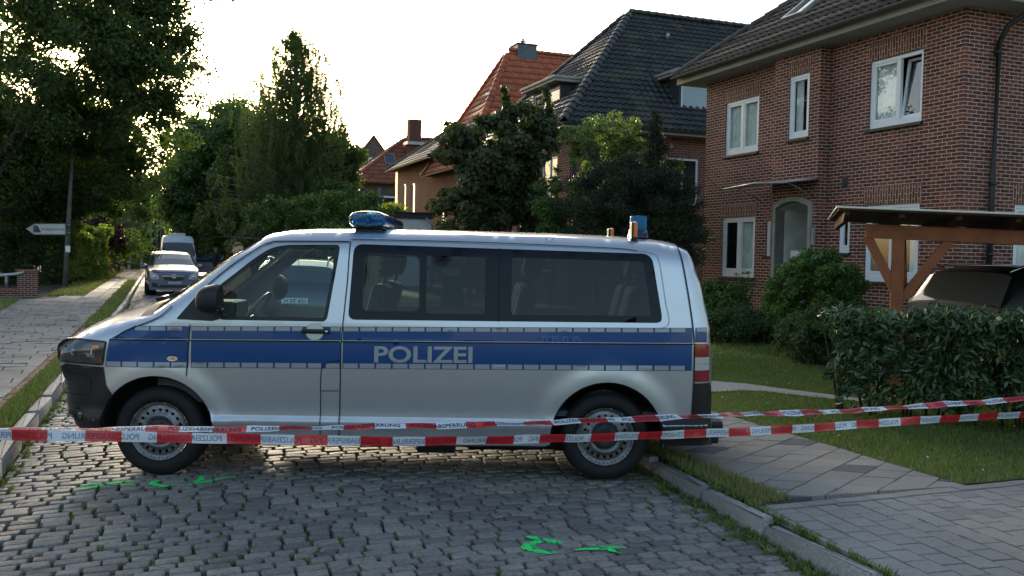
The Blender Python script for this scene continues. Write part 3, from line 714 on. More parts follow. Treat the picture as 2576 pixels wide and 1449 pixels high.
for P in ([(3.43,o-.05,0),(3.43,y,0),(3.43,y,2.95),(3.43,o-.05,2.95)],[(4.47,o-.05,0),(4.47,y,0),(4.47,y,2.95),(4.47,o-.05,2.95)],[(3.43,y,0),(4.47,y,0),(4.47,y,2.95),(3.43,y,2.95)]):
    bm.faces.new([bm.verts.new(wa.W(*p)) for p in P])
A_=arch_pts(3.43,4.47,2.8,.13)
for i in range(len(A_)-1): bm.faces.new([bm.verts.new(wa.W(x,yy,z)) for x,yy,z in((A_[i][0],o-.05,A_[i][1]),(A_[i+1][0],o-.05,A_[i+1][1]),(A_[i+1][0],y,A_[i+1][1]),(A_[i][0],y,A_[i][1]))])
bm.faces.new([bm.verts.new(wa.W(x,yy,.3)) for x,yy in((3.43,o),(4.47,o),(4.47,y),(3.43,y))])
bobj('entrance_recess',bm,PLA,H1)
bm=bmesh.new(); box(bm,3.50,4.34,y+.01,y+.06,.3,2.35,wa.M(),bev=.01); dO=bobj('door',bm,mk('door_paint',(.5,.5,.5),.5),H1)
bm=bmesh.new(); box(bm,3.57,3.60,y+.06,y+.11,1.25,1.5,wa.M(),bev=.005); bobj('handle',bm,STEEL,dO)
bm=bmesh.new(); box(bm,4.02,4.38,o-.5,o-.3,1.5,1.95,wa.M(),bev=.02); bobj('letter_box',bm,WHITE,H1)
bm=bmesh.new(); box(bm,3.24,3.32,o+.0,o+.05,2.05,2.4,wa.M(),bev=.008); bobj('wall_lamp',bm,STON,H1)
bm=bmesh.new(); # glass canopy: shallow curved sheet on brackets
pv=None
for i in range(13):
    x=3.15+2.2*i/12; z=3.27+.05*math.sin(math.pi*i/12)
    c=[bm.verts.new(wa.W(x,o+.0,z+.10)),bm.verts.new(wa.W(x,o+.75,z)),bm.verts.new(wa.W(x,o+.75,z-.025)),bm.verts.new(wa.W(x,o+.0,z+.075))]
    if pv:
        for k in range(4): bm.faces.new((pv[k],c[k],c[(k+1)%4],pv[(k+1)%4]))
    pv=c
cn=bobj('canopy',bm,mk('canopy_glass',(.35,.36,.34),.3,nscale=4,namt=.3),H1)
bm=bmesh.new(); tube(bm,[wa.W(3.15,o+.76,3.26),wa.W(4.25,o+.76,3.315),wa.W(5.35,o+.76,3.26)],.02,6)
for x in(3.3,5.0): tube(bm,[wa.W(x,o,3.0),wa.W(x,o+.6,3.26)],.012,6)
bobj('canopy_bracket',bm,STEEL,cn)
bm=bmesh.new(); box(bm,2.66,2.80,-.01,.015,3.17,3.36,wa.M(),bev=.005); bobj('air_vent',bm,PIPE,H1)
# roof
OV=.55; ZE=6.22
rfo=hip_roof(H1,A0-OV-.05,A0+11,B0-OV,B0+LEN+OV,ZE,ZE+.80*(LEN/2+OV),(LEN/2+OV),T_BROWN,row=.30,cell=.22)
soffit(H1,A0-OV,A0+10.4,B0-OV,B0+LEN+OV,ZE,OV,.20)
bm=bmesh.new() # skylight on the street slope
vd=(TD+Vector((0,0,.8))).normalized(); nn=(-TD*.8+Vector((0,0,1))).normalized(); E0=ST(A0-OV-.05,B0-OV,ZE)
def skylight(par,E0,ud,vd,nn,u,v,w,h):
    bm=bmesh.new(); Mx=Matrix(((ud.x,vd.x,nn.x,E0.x),(ud.y,vd.y,nn.y,E0.y),(ud.z,vd.z,nn.z,E0.z),(0,0,0,1)))
    for r_ in((u,u+.07,v,v+h),(u+w-.07,u+w,v,v+h),(u+.07,u+w-.07,v,v+.07),(u+.07,u+w-.07,v+h-.07,v+h)): box(bm,*r_,.0,.12,Mx,bev=.004)
    k=bobj('skylight',bm,STEEL,par); bm=bmesh.new(); box(bm,u+.07,u+w-.07,v+.07,v+h-.07,.05,.07,Mx); bobj('pane',bm,PANE,k)
skylight(rfo,E0,SD,vd,nn,5.05,1.15,.70,1.1); skylight(rfo,E0,SD,vd,nn,4.0,1.45,.6,1.0)
# downpipe with swan neck
bm=bmesh.new()
tube(bm,[wb.W(.95,.58,6.12),wb.W(.93,.55,5.98),wb.W(.70,.22,5.72),wb.W(.66,.09,5.45),wb.W(.64,.085,3.2),wb.W(.62,.085,.1)],.048,12)
for z in(5.3,3.1,1.9): tube(bm,[wb.W(.64,.085,z-.03),wb.W(.64,.085,z+.03)],.058,12)
bobj('downpipe',bm,PIPE,H1)
bm=bmesh.new(); tube(bm,[wb.W(-.62,.62,6.16),wb.W(9,.62,6.16)],.05,8); bobj('gutter_roll',bm,GUT,rfo)

# ---- house with black pantile roof
H2=empty('tiled_house',(0,0,0),0,'brick house with black pantile hip roof and two flat dormers behind the yew','house')
h2a,h2b=AT(1423,330,29.6).x,29.6; p=ab(Vector((1.80,29.5,0))); a2,b2=p; LN=9.2; RUN=5.05
w2a=Wall(ST(a2,b2),SD,-TD); w2b=Wall(ST(a2,b2),TD,-SD)
bm=bmesh.new(); o1=[(1.0,2.3,3.6,5.1),(3.6,4.9,3.6,5.1),(1.0,2.3,1.2,2.6)]; o2=[(3.6,4.85,3.55,5.15),(1.2,2.2,3.6,5.0)]
wall(bm,w2a,0,LN,0,6,o1); wall(bm,w2b,0,14,0,6,o2); bobj('wall',bm,BRK2,H2)
for q in o1: window(H2,w2a,q,simple=True)
for q in o2: window(H2,w2b,q,simple=True)
ov=.5; zr=11.2; ze=6.02
rf2=hip_roof(H2,a2-ov,a2+17,b2-ov,b2+LN+ov,ze,zr,RUN,T_BLACK,row=.30,cell=.26,capr=.14)
soffit(H2,a2-ov,a2+14,b2-ov,b2+LN+ov,ze,ov,.18)
SLATE=mk('dormer_slate',(.03,.032,.036),.6,nscale=5,namt=.25,bump=.004,bscale=10)
def dormer(par,w,u0,u1,z0,z1,oo,depth,nwin=2,grp=None,pm=None):
    """flat roofed dormer: w = frame of the facade, oo = offset of its face inward (negative)"""
    M=w.M(); bm=bmesh.new()
    e=.08
    for r_ in((u0,u0+e,oo-depth,oo,z0,z1),(u1-e,u1,oo-depth,oo,z0,z1),(u0+e,u1-e,oo-.1,oo,z0,z0+.12),(u0+e,u1-e,oo-.1,oo,z1-.1,z1)): box(bm,*r_,M)
    if nwin==2: m=(u0+u1)/2; box(bm,m-.12,m+.12,oo-.09,oo-.002,z0+.12,z1-.1,M)
    d=bobj('dormer',bm,SLATE,par)
    bm=bmesh.new(); box(bm,u0-.28,u1+.28,oo-depth,oo+.35,z1+.002,z1+.10,M,bev=.01); box(bm,u0-.33,u1+.33,oo-depth,oo+.40,z1+.10,z1+.19,M,bev=.02); bobj('dormer_roof',bm,FASC,d)
    sp=[(u0+e,(u0+u1)/2-.12),((u0+u1)/2+.12,u1-e)] if nwin==2 else [(u0+e,u1-e)]
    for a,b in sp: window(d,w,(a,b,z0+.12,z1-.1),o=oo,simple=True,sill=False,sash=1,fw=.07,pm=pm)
# street side dormer
dormer(H2,w2a,2.1,4.6,6.55,7.75,-.55,1.9)
dormer(H2,w2b,4.25,6.9,6.78,8.0,-.38,2.6,nwin=1,pm=mk('pale_pane',(.28,.36,.40),.15,spec=.6))  # pale sky reflection is put into this pane's base colour
for u,v in((6.0,5.6),(8.4,5.5),(5.2,3.0),(10.6,5.6)):   # small metal roof vents
    vd=(SD*(LN/2+ov)+Vector((0,0,zr-ze))).normalized(); nn=vd.cross(TD); nn=nn if nn.z>0 else -nn
    E0=ST(a2-ov,b2-ov,ze); bm=bmesh.new(); tube(bm,[E0+TD*u+vd*v,E0+TD*u+vd*v+nn*.16+Vector((0,0,.10))],.07,8); bobj('roof_vent',bm,STEEL,rf2)
bm=bmesh.new(); tube(bm,[w2b.W(.15,.06,5.7),w2b.W(.15,.06,.1)],.05,8); bobj('downpipe',bm,PIPE,H2)

# ---- house with red pantile roof
H3=empty('red_roofed_house',(0,0,0),0,'brick house with steep orange red pantile roof and slate clad chimney','house')
a3,b3=ab(Vector((-2.2,44,0)))
w3a=Wall(ST(a3,b3),SD,-TD); w3b=Wall(ST(a3,b3),TD,-SD)
bm=bmesh.new(); o1=[(1.2,2.2,3.4,4.9),(3.6,4.6,3.4,4.9)]; wall(bm,w3a,0,6.4,0,6,o1); wall(bm,w3b,0,12,0,6,[]); bobj('wall',bm,BRKP,H3)
for q in o1: window(H3,w3a,q,simple=True)
rf3=hip_roof(H3,a3-.4,a3+13,b3-.4,b3+6.8,6.0,12.5,3.6,T_RED,row=.40,cell=.32,capr=.15)
bm=bmesh.new(); c=ab(Vector((.42,48.75,0)));
Mst=Matrix(((TD.x,SD.x,0,0),(TD.y,SD.y,0,0),(0,0,1,0),(0,0,0,1)))
box(bm,c[0]-.6,c[0]+.5,c[1]-.55,c[1]+.5,11.6,12.85,Mst,bev=.02); box(bm,c[0]-.66,c[0]+.56,c[1]-.61,c[1]+.56,12.85,12.91,Mst)
ch=bobj('chimney',bm,mk('slate_cladding',(.09,.10,.115),.5,nscale=3,namt=.2,bump=.01,bscale=5),rf3)
bm=bmesh.new(); lathe(bm,[(.10,0),(.10,.15),(.17,.2),(.06,.28),(.09,.34),(0,.40)],12,Matrix.Translation(ST(c[0]-.1,c[1],12.91))); bobj('chimney_cowl',bm,STEEL,ch)
dormer(H3,w3a,.6,1.9,6.6,7.9,-.5,1.2,nwin=1)

# ---- farther pale brick house with grey roof
H4=empty('pale_brick_house',(0,0,0),0,'pinkish brick house with grey roof, half hidden behind the maple','house')
a4,b4=ab(Vector((-7.55,58,0)))
w4=Wall(ST(a4,b4),-SD,-TD); bm=bmesh.new(); o4=[(1.9,2.6,3.6,6.0),(3.9,4.7,3.6,5.9)]
wall(bm,w4,.55,9,0,6.9,o4); wall(bm,Wall(ST(a4,b4-9),TD,-SD),0,8,0,6.9); wall(bm,Wall(ST(a4,b4),TD,SD),0,8,0,6.9); bobj('wall',bm,BRKP,H4)
bm=bmesh.new(); box(bm,0,.55,-.3,.01,0,6.9,w4.M()); bobj('white_corner_panel',bm,WHITE,H4)
for q in o4: window(H4,w4,q,simple=True,sash=1,fw=.1)
hip_roof(H4,a4-.5,a4+11,b4-9.6,b4+.5,6.95,11.6,6.2,T_GREY,row=.45,cell=.35,capr=.15)
# ---- far red house with tall chimney
H5=empty('far_house',(0,0,0),0,'distant dark brick house with weathered red half-hip roof, tall chimney and blue shutters','house')
p=ab(Vector((-12.6,72,0))); a5,b5=p
w5=Wall(ST(*p),TD,-SD); bm=bmesh.new(); o5=[(2.2,4.6,4.0,6.3)]; wall(bm,w5,0,5.4,0,7.2,o5); wall(bm,Wall(ST(*p),SD,-TD),0,9,0,7.2); bobj('wall',bm,BRKD,H5)
window(H5,w5,o5[0],simple=True,fw=.14)
bm=bmesh.new(); box(bm,1.8,2.1,0,.08,4.0,6.9,w5.M()); box(bm,4.75,5.05,0,.08,4.0,6.9,w5.M()); bobj('shutter',bm,mk('blue_shutter',(.13,.15,.20),.6),H5)
rf5=hip_roof(H5,a5-.5,a5+11,b5-.5,b5+8,7.3,11.5,5.6,T_REDD,row=.5,cell=.42,capr=.16)
c=ab(Vector((-8.3,75.0,0)))
bm=bmesh.new(); box(bm,c[0]-.5,c[0]+.5,c[1]-.45,c[1]+.45,9.8,12.7,Mst); bobj('chimney',bm,mk('chimney_brick',(.10,.045,.03),.9,nscale=8,namt=.3),rf5)
bm=bmesh.new(); box(bm,c[0]-.75,c[0]+.75,c[1]-.75,c[1]+.6,10.6,10.85,Mst); bobj('lead_flashing',bm,STEEL,rf5)
vd=(SD*4.25+Vector((0,0,4.2))).normalized(); nn=vd.cross(TD); nn=nn if nn.z>0 else -nn
skylight(rf5,ST(a5-.5,b5-.5,7.3),TD,vd,nn,3.2,2.3,.9,1.3)
# ---- gable end behind
H6=empty('gabled_house',(0,0,0),0,'farthest house, brown brick gable with one tiny white window behind the dark tree','house')
p=ab(Vector((-16.2,88,0))); w6=Wall(ST(*p),TD,-SD); bm=bmesh.new(); uvl=bm.loops.layers.uv.verify()
wall(bm,w6,0,5.2,0,9.7,[(2.0,2.6,9.1-.5,9.6-.3)])
G6=[(0,9.7),(5.2,9.7),(2.6,13.0)]
f=bm.faces.new([bm.verts.new(w6.W(u,0,z)) for u,z in G6])
for l,c in zip(f.loops,G6): l[uvl].uv=c
bobj('wall',bm,BRKD,H6)
window(H6,w6,(2.1,2.9,10.2,11.0),o=.12,simple=True,sash=1,fw=.12,sill=False)
bm=bmesh.new(); lay=bm.faces.layers.float.new('tint')
for (u0,z0),(u1,z1) in(((-.35,9.25),(2.6,13.1)),((2.6,13.1),(5.55,9.25))):
    f0=len(bm.faces); fprism(bm,[w6.W(u0,.15,z0),w6.W(u1,.15,z1),w6.W(u1,-9,z1),w6.W(u0,-9,z0)],Vector((0,0,1)),.15)
bobj('roof',bm,T_REDD,H6)
# ---- white flat-roofed garage
GA=empty('garage',(0,0,0),0,'small white flat-roofed garage with dark fascia, seen above the van roof','garage')
p=ab(AT(968,560,44)); Mx=Matrix.Translation(ST(*p))@Mst
bm=bmesh.new(); box(bm,0,2.3,0,4,0,3.44,Mx); bobj('wall',bm,mk('white_render',(.62,.62,.64),.8,nscale=2,namt=.06),GA)
bm=bmesh.new(); box(bm,-.12,2.42,-.12,4.1,3.44,3.70,Mx); box(bm,-.2,2.5,-.2,4.2,3.70,3.75,Mx); bobj('roof',bm,mk('dark_fascia',(.03,.03,.035),.6),GA)
bm=bmesh.new(); tube(bm,[Mx@Vector((2.0,-.2,3.5)),Mx@Vector((2.38,-.15,3.1)),Mx@Vector((2.38,-.1,.1))],.05,8); bobj('downpipe',bm,STEEL,GA)
# ------------------------------------------------------------------ vegetation
def leaves(name,C,n,size,m,parent=None,seed=0,aspect=.55,shell=.5,dark=0,up=.3,tr=(0,1),flat=False,curl=.25,surf=None):
    """leaf-sized faces spread through ellipsoid clumps C (k,6)"""
    g=np.random.default_rng(seed); C=np.asarray(C,float)
    w=(C[:,3]*C[:,4]*C[:,5])**(2/3); w/=w.sum(); k=g.choice(len(C),n,p=w)
    d=g.normal(size=(n,3)); d/=np.linalg.norm(d,axis=1)[:,None]; r=g.random(n)**shell
    P=C[k,:3]+d*C[k,3:6]*r[:,None]
    nr=d*.8+g.normal(size=(n,3))*.7+np.array([0,0,up]); nr/=np.linalg.norm(nr,axis=1)[:,None]
    a=np.cross(nr,g.normal(size=(n,3))); a/=np.linalg.norm(a,axis=1)[:,None]; b=np.cross(nr,a)
    s=size*g.uniform(.55,1.3,n)[:,None]; a=a*s; b=b*s*aspect
    fold=nr*s*curl
    V=np.stack([P-a*.5,P+b*.5+fold*.3,P+a*.5,P-b*.5+fold*.3],1).reshape(-1,3)
    F=np.arange(n*4).reshape(-1,4)
    ct=g.random(len(C))
    t=np.clip(.5*ct[k]+.5*g.random(n),0,1)*(tr[1]-tr[0])+tr[0]
    return npmesh(name,V,F,m,parent,tint=t)
def crown_clumps(c,rad,n,r0,seed,squash=.75,shell=.45,bottom=-.7,noise=.25):
    g=np.random.default_rng(seed); out=[]
    while len(out)<n:
        d=g.normal(size=3); d/=np.linalg.norm(d)
        if d[2]<bottom: continue
        r=g.random()**shell*(1+noise*math.sin(d[0]*4+seed)*math.cos(d[1]*3+d[2]*4+seed))
        p=np.array(c)+d*np.array(rad)*r; q=r0*g.uniform(.6,1.4)
        out.append([*p,q,q,q*squash])
    return out
def limbs(bm,base,top,r,targets,seed,n=9,wob=.3):
    g=np.random.default_rng(seed); base=Vector(base);top=Vector(top)
    pts=[base.lerp(top,i/6)+Vector((g.normal(0,.1)*i/6,g.normal(0,.1)*i/6,0)) for i in range(7)]
    tube(bm,pts,[r*(1.25 if i==0 else 1)*(1-.75*i/6) for i in range(7)],10)
    T=[Vector(t[:3]) for t in targets]; idx=g.choice(len(T),min(n,len(T)),replace=False)
    for i in idx:
        s=g.uniform(.25,.9); p=base.lerp(top,s); e=T[i]; 
        if e.z<p.z-.5: continue
        m=p.lerp(e,.5)+Vector((g.normal(0,wob),g.normal(0,wob),g.uniform(0,wob)))
        q=p.lerp(m,.5)+Vector((0,0,wob*.3)); rr=r*(1-.75*s)*.55
        tube(bm,[p,q,m,m.lerp(e,.5)+Vector((g.normal(0,wob*.4),0,g.normal(0,wob*.3))),e],[rr,rr*.8,rr*.55,rr*.3,rr*.12],6)
def tree(name,label,base,top,r,cl,nleaf,size,m,seed,group=None,bark=None,nl=14,**kw):
    base=Vector(base); o=empty(name,base,0,label,'tree',group)
    bm=bmesh.new(); limbs(bm,(0,0,0),Vector(top)-base,r,[Vector(c[:3])-base for c in cl],seed,nl); bobj('trunk',bm,bark or BARK,o)
    C=np.array(cl,float); C[:,:3]-=np.array(base)
    leaves('crown',C,nleaf,size,m,o,seed,**kw); return o
LF_OAK=mk_leaf('oak_leaf',[(.034,.056,.017),(.056,.092,.025),(.085,.13,.033)],transl=.40,tcol=(1.2,1.4,.5))
LF_DK=mk_leaf('dark_tree_leaf',[(.045,.08,.026),(.075,.13,.036),(.11,.17,.045)],transl=.35)
LF_BIR=mk_leaf('birch_leaf',[(.06,.095,.032),(.09,.13,.042),(.13,.17,.05)],transl=.45)
LF_SH=mk_leaf('shrub_leaf',[(.045,.08,.02),(.07,.13,.03),(.12,.18,.04)],transl=.35)
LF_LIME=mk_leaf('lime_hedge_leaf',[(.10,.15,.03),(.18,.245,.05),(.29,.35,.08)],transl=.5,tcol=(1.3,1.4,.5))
LF_HD=mk_leaf('hedge_leaf',[(.045,.07,.026),(.07,.11,.036),(.11,.155,.05)],transl=.3)
LF_COP=mk_leaf('copper_leaf',[(.03,.012,.012),(.05,.02,.018),(.09,.04,.035)],transl=.25,rough=.3,spec=.6,tcol=(1.2,.8,.7))
LF_MAP=mk_leaf('maple_leaf',[(.03,.045,.022),(.045,.068,.028),(.065,.08,.032),(.10,.075,.04)],transl=.25,rough=.55,spec=.3)
LF_ELD=mk_leaf('elder_leaf',[(.075,.11,.035),(.12,.165,.05),(.18,.23,.075)],transl=.4)
LF_YEW=mk_leaf('yew_needle',[(.012,.022,.011),(.02,.033,.014),(.032,.046,.019)],transl=.12,rough=.6)
LF_LAU=mk_leaf('laurel_leaf',[(.022,.045,.02),(.04,.08,.03),(.065,.11,.038),(.09,.14,.045)],transl=.15,rough=.24,spec=.6)
LF_BUX=mk_leaf('round_bush_leaf',[(.05,.10,.022),(.08,.16,.03),(.13,.23,.045)],transl=.3,rough=.3,spec=.5)
V3=lambda v:(v.x,v.y,v.z)
# big oak on the left: crown hangs over the pavement
c0=AT(150,180,33); cl=[]
cl+=crown_clumps(AT(120,60,33),(5.8,5.5,6.0),150,.85,1,bottom=-1)
cl+=crown_clumps(AT(335,170,34),(2.2,3,4.6),125,.55,2,bottom=-1)+crown_clumps(AT(400,60,34),(1.1,2,2.4),40,.45,22,bottom=-1)
cl+=crown_clumps(AT(80,450,40),(5.6,2.6,2.6),130,.75,3,bottom=-1)+crown_clumps(AT(100,310,35),(4.6,2.6,1.6),90,.7,33,bottom=-1)+crown_clumps(AT(-20,420,34),(2.4,2.6,1.8),60,.7,34,bottom=-1)
cl+=crown_clumps(AT(275,395,38),(2.0,2.6,2.1),60,.55,4,bottom=-1)
cl+=crown_clumps(AT(240,510,41),(2.6,2.6,1.0),40,.5,41,bottom=-1)
b=AT(-60,700,33); tree('oak_tree','huge dark oak filling the upper left, leaning over the pavement',(b.x,b.y,.1),(b.x+1.0,b.y,9.5),.34,cl,185000,.17,LF_OAK,5,nl=16,shell=.6)
# dark mass of trees further back on the left
cl=crown_clumps(AT(60,500,52),(7,4,4.2),90,1.2,6,bottom=-1)
b=AT(60,700,52); tree('dark_tree','dark leafy tree standing behind the left oak and hedge',(b.x,b.y,0),(b.x,b.y,6),.3,cl,45000,.30,LF_OAK,7,shell=.6)
cl=crown_clumps(AT(-10,590,43),(2.6,2,1.3),60,.9,61,bottom=-1)
b=AT(-60,700,44); tree('dark_tree','low dark tree at the left edge behind the dark hedge',(b.x,b.y,0),(b.x,b.y,4),.25,cl,25000,.24,LF_SH,62,shell=.6)
# far trees closing the street
for i,(u,v,d,rx,rz,lab) in enumerate(((395,575,105,3.2,2.6,'distant yellowish green tree closing the end of the street'),(340,590,90,3.2,3.0,'rounded distant tree over the far left hedge'),(430,625,110,4.5,2.6,'distant dark tree straight above the parked white van'),(330,520,80,2.2,1.6,'small far tree crown below the oak branches'))):
    p=AT(u,v,d); cl=crown_clumps(p,(rx,3,rz),45,1.0,70+i,bottom=-1); tree('street_tree',lab,(p.x,p.y,0),(p.x,p.y,p.z),.25,cl,16000,.34,LF_DK if i!=0 else LF_ELD,80+i,shell=.6,group='far street trees')
# tall deciduous tree left of the birch
cl=crown_clumps(AT(552,440,62),(3.1,4,4.7),110,1.25,10,bottom=-1)+crown_clumps(AT(500,510,60),(2.2,3,3.6),60,.9,11,bottom=-1)
cl+=crown_clumps(AT(600,370,62),(2.4,3,3.0),40,1.0,110,bottom=-1)
b=AT(560,680,62); tree('deciduous_tree','broad dark green tree between the street and the birch',(b.x,b.y,0),(b.x,b.y,10),.35,cl,90000,.30,LF_DK,12,shell=.6)
# weeping birch
def birch():
    g=np.random.default_rng(20); d=48; b=AT(745,690,d); base=Vector((b.x,b.y,0)); o=empty('birch_tree',base,0,'tall weeping birch with drooping branches rising against the sky','tree')
    top=AT(742,85,d); cl=[]; bm=bmesh.new(); tube(bm,[Vector((0,0,0)),Vector((.2,0,4)),Vector((-.1,0,8)),top-base],[.25,.2,.12,.02],8)
    # half width of the crown (metres) by height, left and right, from the photograph
    prof=[(13.4,.15,.2),(12.9,.55,.5),(12.3,1.0,1.5),(11.6,1.3,1.9),(10.9,2.1,2.1),(10.0,2.3,2.4),(9.0,2.6,2.5),(8.0,3.0,2.7),(7.0,3.8,2.8),(6.0,4.3,2.8),(5.0,4.5,2.8),(3.8,4.5,2.8)]
    C=[]; x0=top.x-base.x; zz=[p[0] for p in prof][::-1]; LL=[p[1] for p in prof][::-1]; RR=[p[2] for p in prof][::-1]
    for i in range(270):
        z=3.8+9.6*(i/270)**.92; an=i*2.399+g.normal(0,.3); L=np.interp(z,zz,LL); Rr=np.interp(z,zz,RR); rad=g.uniform(.6,1.12)*(1.18 if z>8 else 1)
        ax=math.cos(an); wx=(L if ax<0 else Rr)*ax*rad; wy=math.sin(an)*rad*(L+Rr)/2; s0=Vector((x0*(z-1)/13.2,0,max(1.5,z-1.0-.3*rad))); tip=Vector((x0*z/13.2+wx,wy,z)); mid=s0.lerp(tip,.55)+Vector((0,0,.35))
        tube(bm,[s0,mid,tip],[.035,.018,.006],5)
        for k in range(g.integers(5,10)):
            t=g.uniform(.25,1.02); p=(s0*(1-t)**2+mid*2*t*(1-t)+tip*t*t)+Vector((g.normal(0,.08),g.normal(0,.08),0)); ln=g.uniform(.3,1.5)*(.45 if z>11.5 else 1)*(1 if z<9 else .85); n=int(ln/.14)+1; sw=Vector((g.normal(0,.03),g.normal(0,.03),0))
            for m in range(n):
                s_=.115*(1-.45*m/n); pp=p+sw*m-Vector((0,0,.14*m)); C.append([pp.x,pp.y,pp.z,s_,s_,.14])
    bobj('trunk',bm,BARKB,o); leaves('crown',C,122000,.105,LF_BIR,o,21,shell=.7,up=0)
birch()
cl=crown_clumps(AT(700,430,54),(3.2,3,3.2),70,1.0,28,bottom=-1)+crown_clumps(AT(830,420,52),(1.7,2.5,2.6),50,.8,29,bottom=-1)+crown_clumps(AT(640,560,54),(3.4,3,1.8),50,.9,30,bottom=-1)
b=AT(760,690,54); tree('dense_tree','very dark dense tree filling the space behind the birch',(b.x,b.y,0),(b.x,b.y,7),.3,cl,60000,.26,LF_OAK,31,shell=.6)
# shrubs right of the birch
for i,(u,v,d,rx,rz,n,m,lab) in enumerate(((800,560,38,2.6,1.6,26000,LF_SH,'large mid green shrub in front of the birch'),(690,590,40,2.4,1.3,18000,LF_HD,'dark shrub below the birch, just over the van windscreen'),(890,565,42,1.5,.9,14000,LF_SH,'green shrub right of the birch beside the far brown house'),(975,548,50,1.0,.7,9000,LF_LIME,'yellow green bush in front of the far dark brick house'),(830,500,46,1.4,1.0,9000,LF_SH,'upper mid green shrub at the foot of the far roofs'))):
    p=AT(u,v,d); o=empty('garden_shrub',(p.x,p.y,0),0,lab,'shrub','garden shrubs under the birch'); cl=[(x-p.x,y-p.y,z,r_,q_,s_) for x,y,z,r_,q_,s_ in crown_clumps(p,(rx,rx*.8,rz),45,.5,90+i,bottom=-1)]
    cl+=[(g_[0]-p.x,g_[1]-p.y,g_[2],g_[3],g_[4],g_[5]) for g_ in crown_clumps((p.x,p.y,max(.8,p.z-rz-.2)),(rx*.9,rx*.7,1.0),18,.6,190+i,bottom=-1)]
    leaves('foliage',cl,n,.16,m,o,95+i,shell=.6); bm=bmesh.new(); tube(bm,[(0,0,0),(0.1,0,p.z)],[.09,.03],6); bobj('stem',bm,BARK,o)
# maple in front of the red roofed house
cl=crown_clumps(AT(1250,450,24),(1.65,1.6,1.35),80,.34,33,bottom=-1)+crown_clumps(AT(1320,350,24),(.95,1.1,1.0),45,.27,34,bottom=-1)+crown_clumps(AT(1190,530,24),(1.2,1.3,.7),30,.32,35,bottom=-1)+crown_clumps(AT(1150,370,24),(.5,.8,.8),24,.2,36,bottom=-1)+crown_clumps(AT(1340,520,24),(.6,1.2,.8),24,.3,361,bottom=-1)
cl+= [[*AT(1125+g_*6,310+g_*14,24),.12,.12,.14] for g_ in range(6)]+[[*AT(1370+g_*4,225+g_*16,24),.14,.14,.14] for g_ in range(8)]+[[*AT(1268+g_*3,225+g_*16,24),.13,.13,.14] for g_ in range(6)]
b=AT(1260,690,24); tree('maple_tree','dark maple with reddish shoots in front of the red-roofed house',(b.x,b.y,0),(b.x,b.y,4.6),.14,cl,34000,.13,LF_MAP,37,shell=.6,nl=24,aspect=.85)
cl=crown_clumps(AT(1120,560,25),(.8,1,.8),26,.28,38,bottom=-1)
# light green elder
cl=crown_clumps(AT(1525,365,22.5),(1.15,1,.66),56,.20,39,bottom=-1)+crown_clumps(AT(1450,355,22.5),(.38,.7,.38),16,.14,40,bottom=-1)+crown_clumps(AT(1560,420,22.5),(.9,.8,.45),24,.24,42,bottom=-1)+crown_clumps(AT(1400,520,22.5),(.5,.6,.9),24,.2,43,bottom=-1)+crown_clumps(AT(1680,425,22.3),(.38,.4,.26),12,.16,44,bottom=-1)+crown_clumps(AT(1455,470,22.5),(.3,.4,.4),10,.18,45,bottom=-1)
b=AT(1500,700,22.5); tree('elder_tree','light green airy elder rising between maple and black roof',(b.x,b.y,0),(b.x,b.y,4.4),.09,cl,20000,.080,LF_ELD,46,shell=.7,nl=30)
cl=crown_clumps(AT(1385,560,21.5),(.42,.5,.7),22,.2,47,bottom=-1); b=AT(1385,700,21.5); tree('small_tree','thin green bush between the maple and the dark yew',(b.x,b.y,0),(b.x,b.y,2.6),.05,cl,7000,.08,LF_SH,48,shell=.7)
# yew: two joined lobes
cl=crown_clumps(AT(1590,520,20.5),(1.62,1.3,1.05),150,.26,49,bottom=-1,noise=.12)+crown_clumps(AT(1540,440,20.5),(.75,.9,.5),40,.22,50,bottom=-1)+crown_clumps(AT(1700,560,20.5),(.7,.8,1.0),50,.22,51,bottom=-1)+crown_clumps(AT(1610,620,20.5),(1.65,1.2,1.0),100,.28,511,bottom=-1,noise=.1)
b=AT(1600,700,20.5); tree('yew_tree','wide almost black yew in front of the black-roofed house',(b.x,b.y,0),(b.x,b.y,3.2),.16,cl,100000,.07,LF_YEW,52,shell=.45,aspect=.35)
cl=[[*AT(1648+random.gauss(0,3+k*.9),282+k*8,21.3),.09+k*.012,.09+k*.012,.12] for k in range(26) for _ in range(2)]
b=AT(1650,700,21.3); tree('conifer','slim dark conifer tip standing up behind the yew',(b.x,b.y,0),(b.x,b.y,5.0),.06,cl,12000,.06,LF_YEW,53,shell=.6,aspect=.35)
def bush(name,label,c,rad,n,size,m,seed,nc=120,r0=.16,group=None,cat='bush',base=True,**kw):
    o=empty(name,(c[0],c[1],.12),0,label,cat,group); cl=[(x-c[0],y-c[1],max(z,.1)-.12,a,b_,s_) for x,y,z,a,b_,s_ in crown_clumps(c,rad,nc,r0,seed,shell=.3,bottom=-1,noise=.06)]
    leaves('foliage',cl,n,size,m,o,seed+1,shell=.4,**kw)
    bm=bmesh.new(); g=np.random.default_rng(seed)
    for i in range(5): tube(bm,[(g.normal(0,.06),g.normal(0,.06),0),(g.normal(0,rad[0]*.3),g.normal(0,rad[1]*.3),c[2]*.6),(g.normal(0,rad[0]*.5),g.normal(0,rad[1]*.5),c[2])],[.03,.02,.008],6)
    bobj('stem',bm,BARK,o); return o
p=AT(2053,740,15.3); bush('round_bush','big rounded glossy green bush in front of the entrance',(p.x,p.y,1.0),(.80,.80,.90),60000,.060,LF_BUX,55,nc=260,r0=.13,aspect=.5)
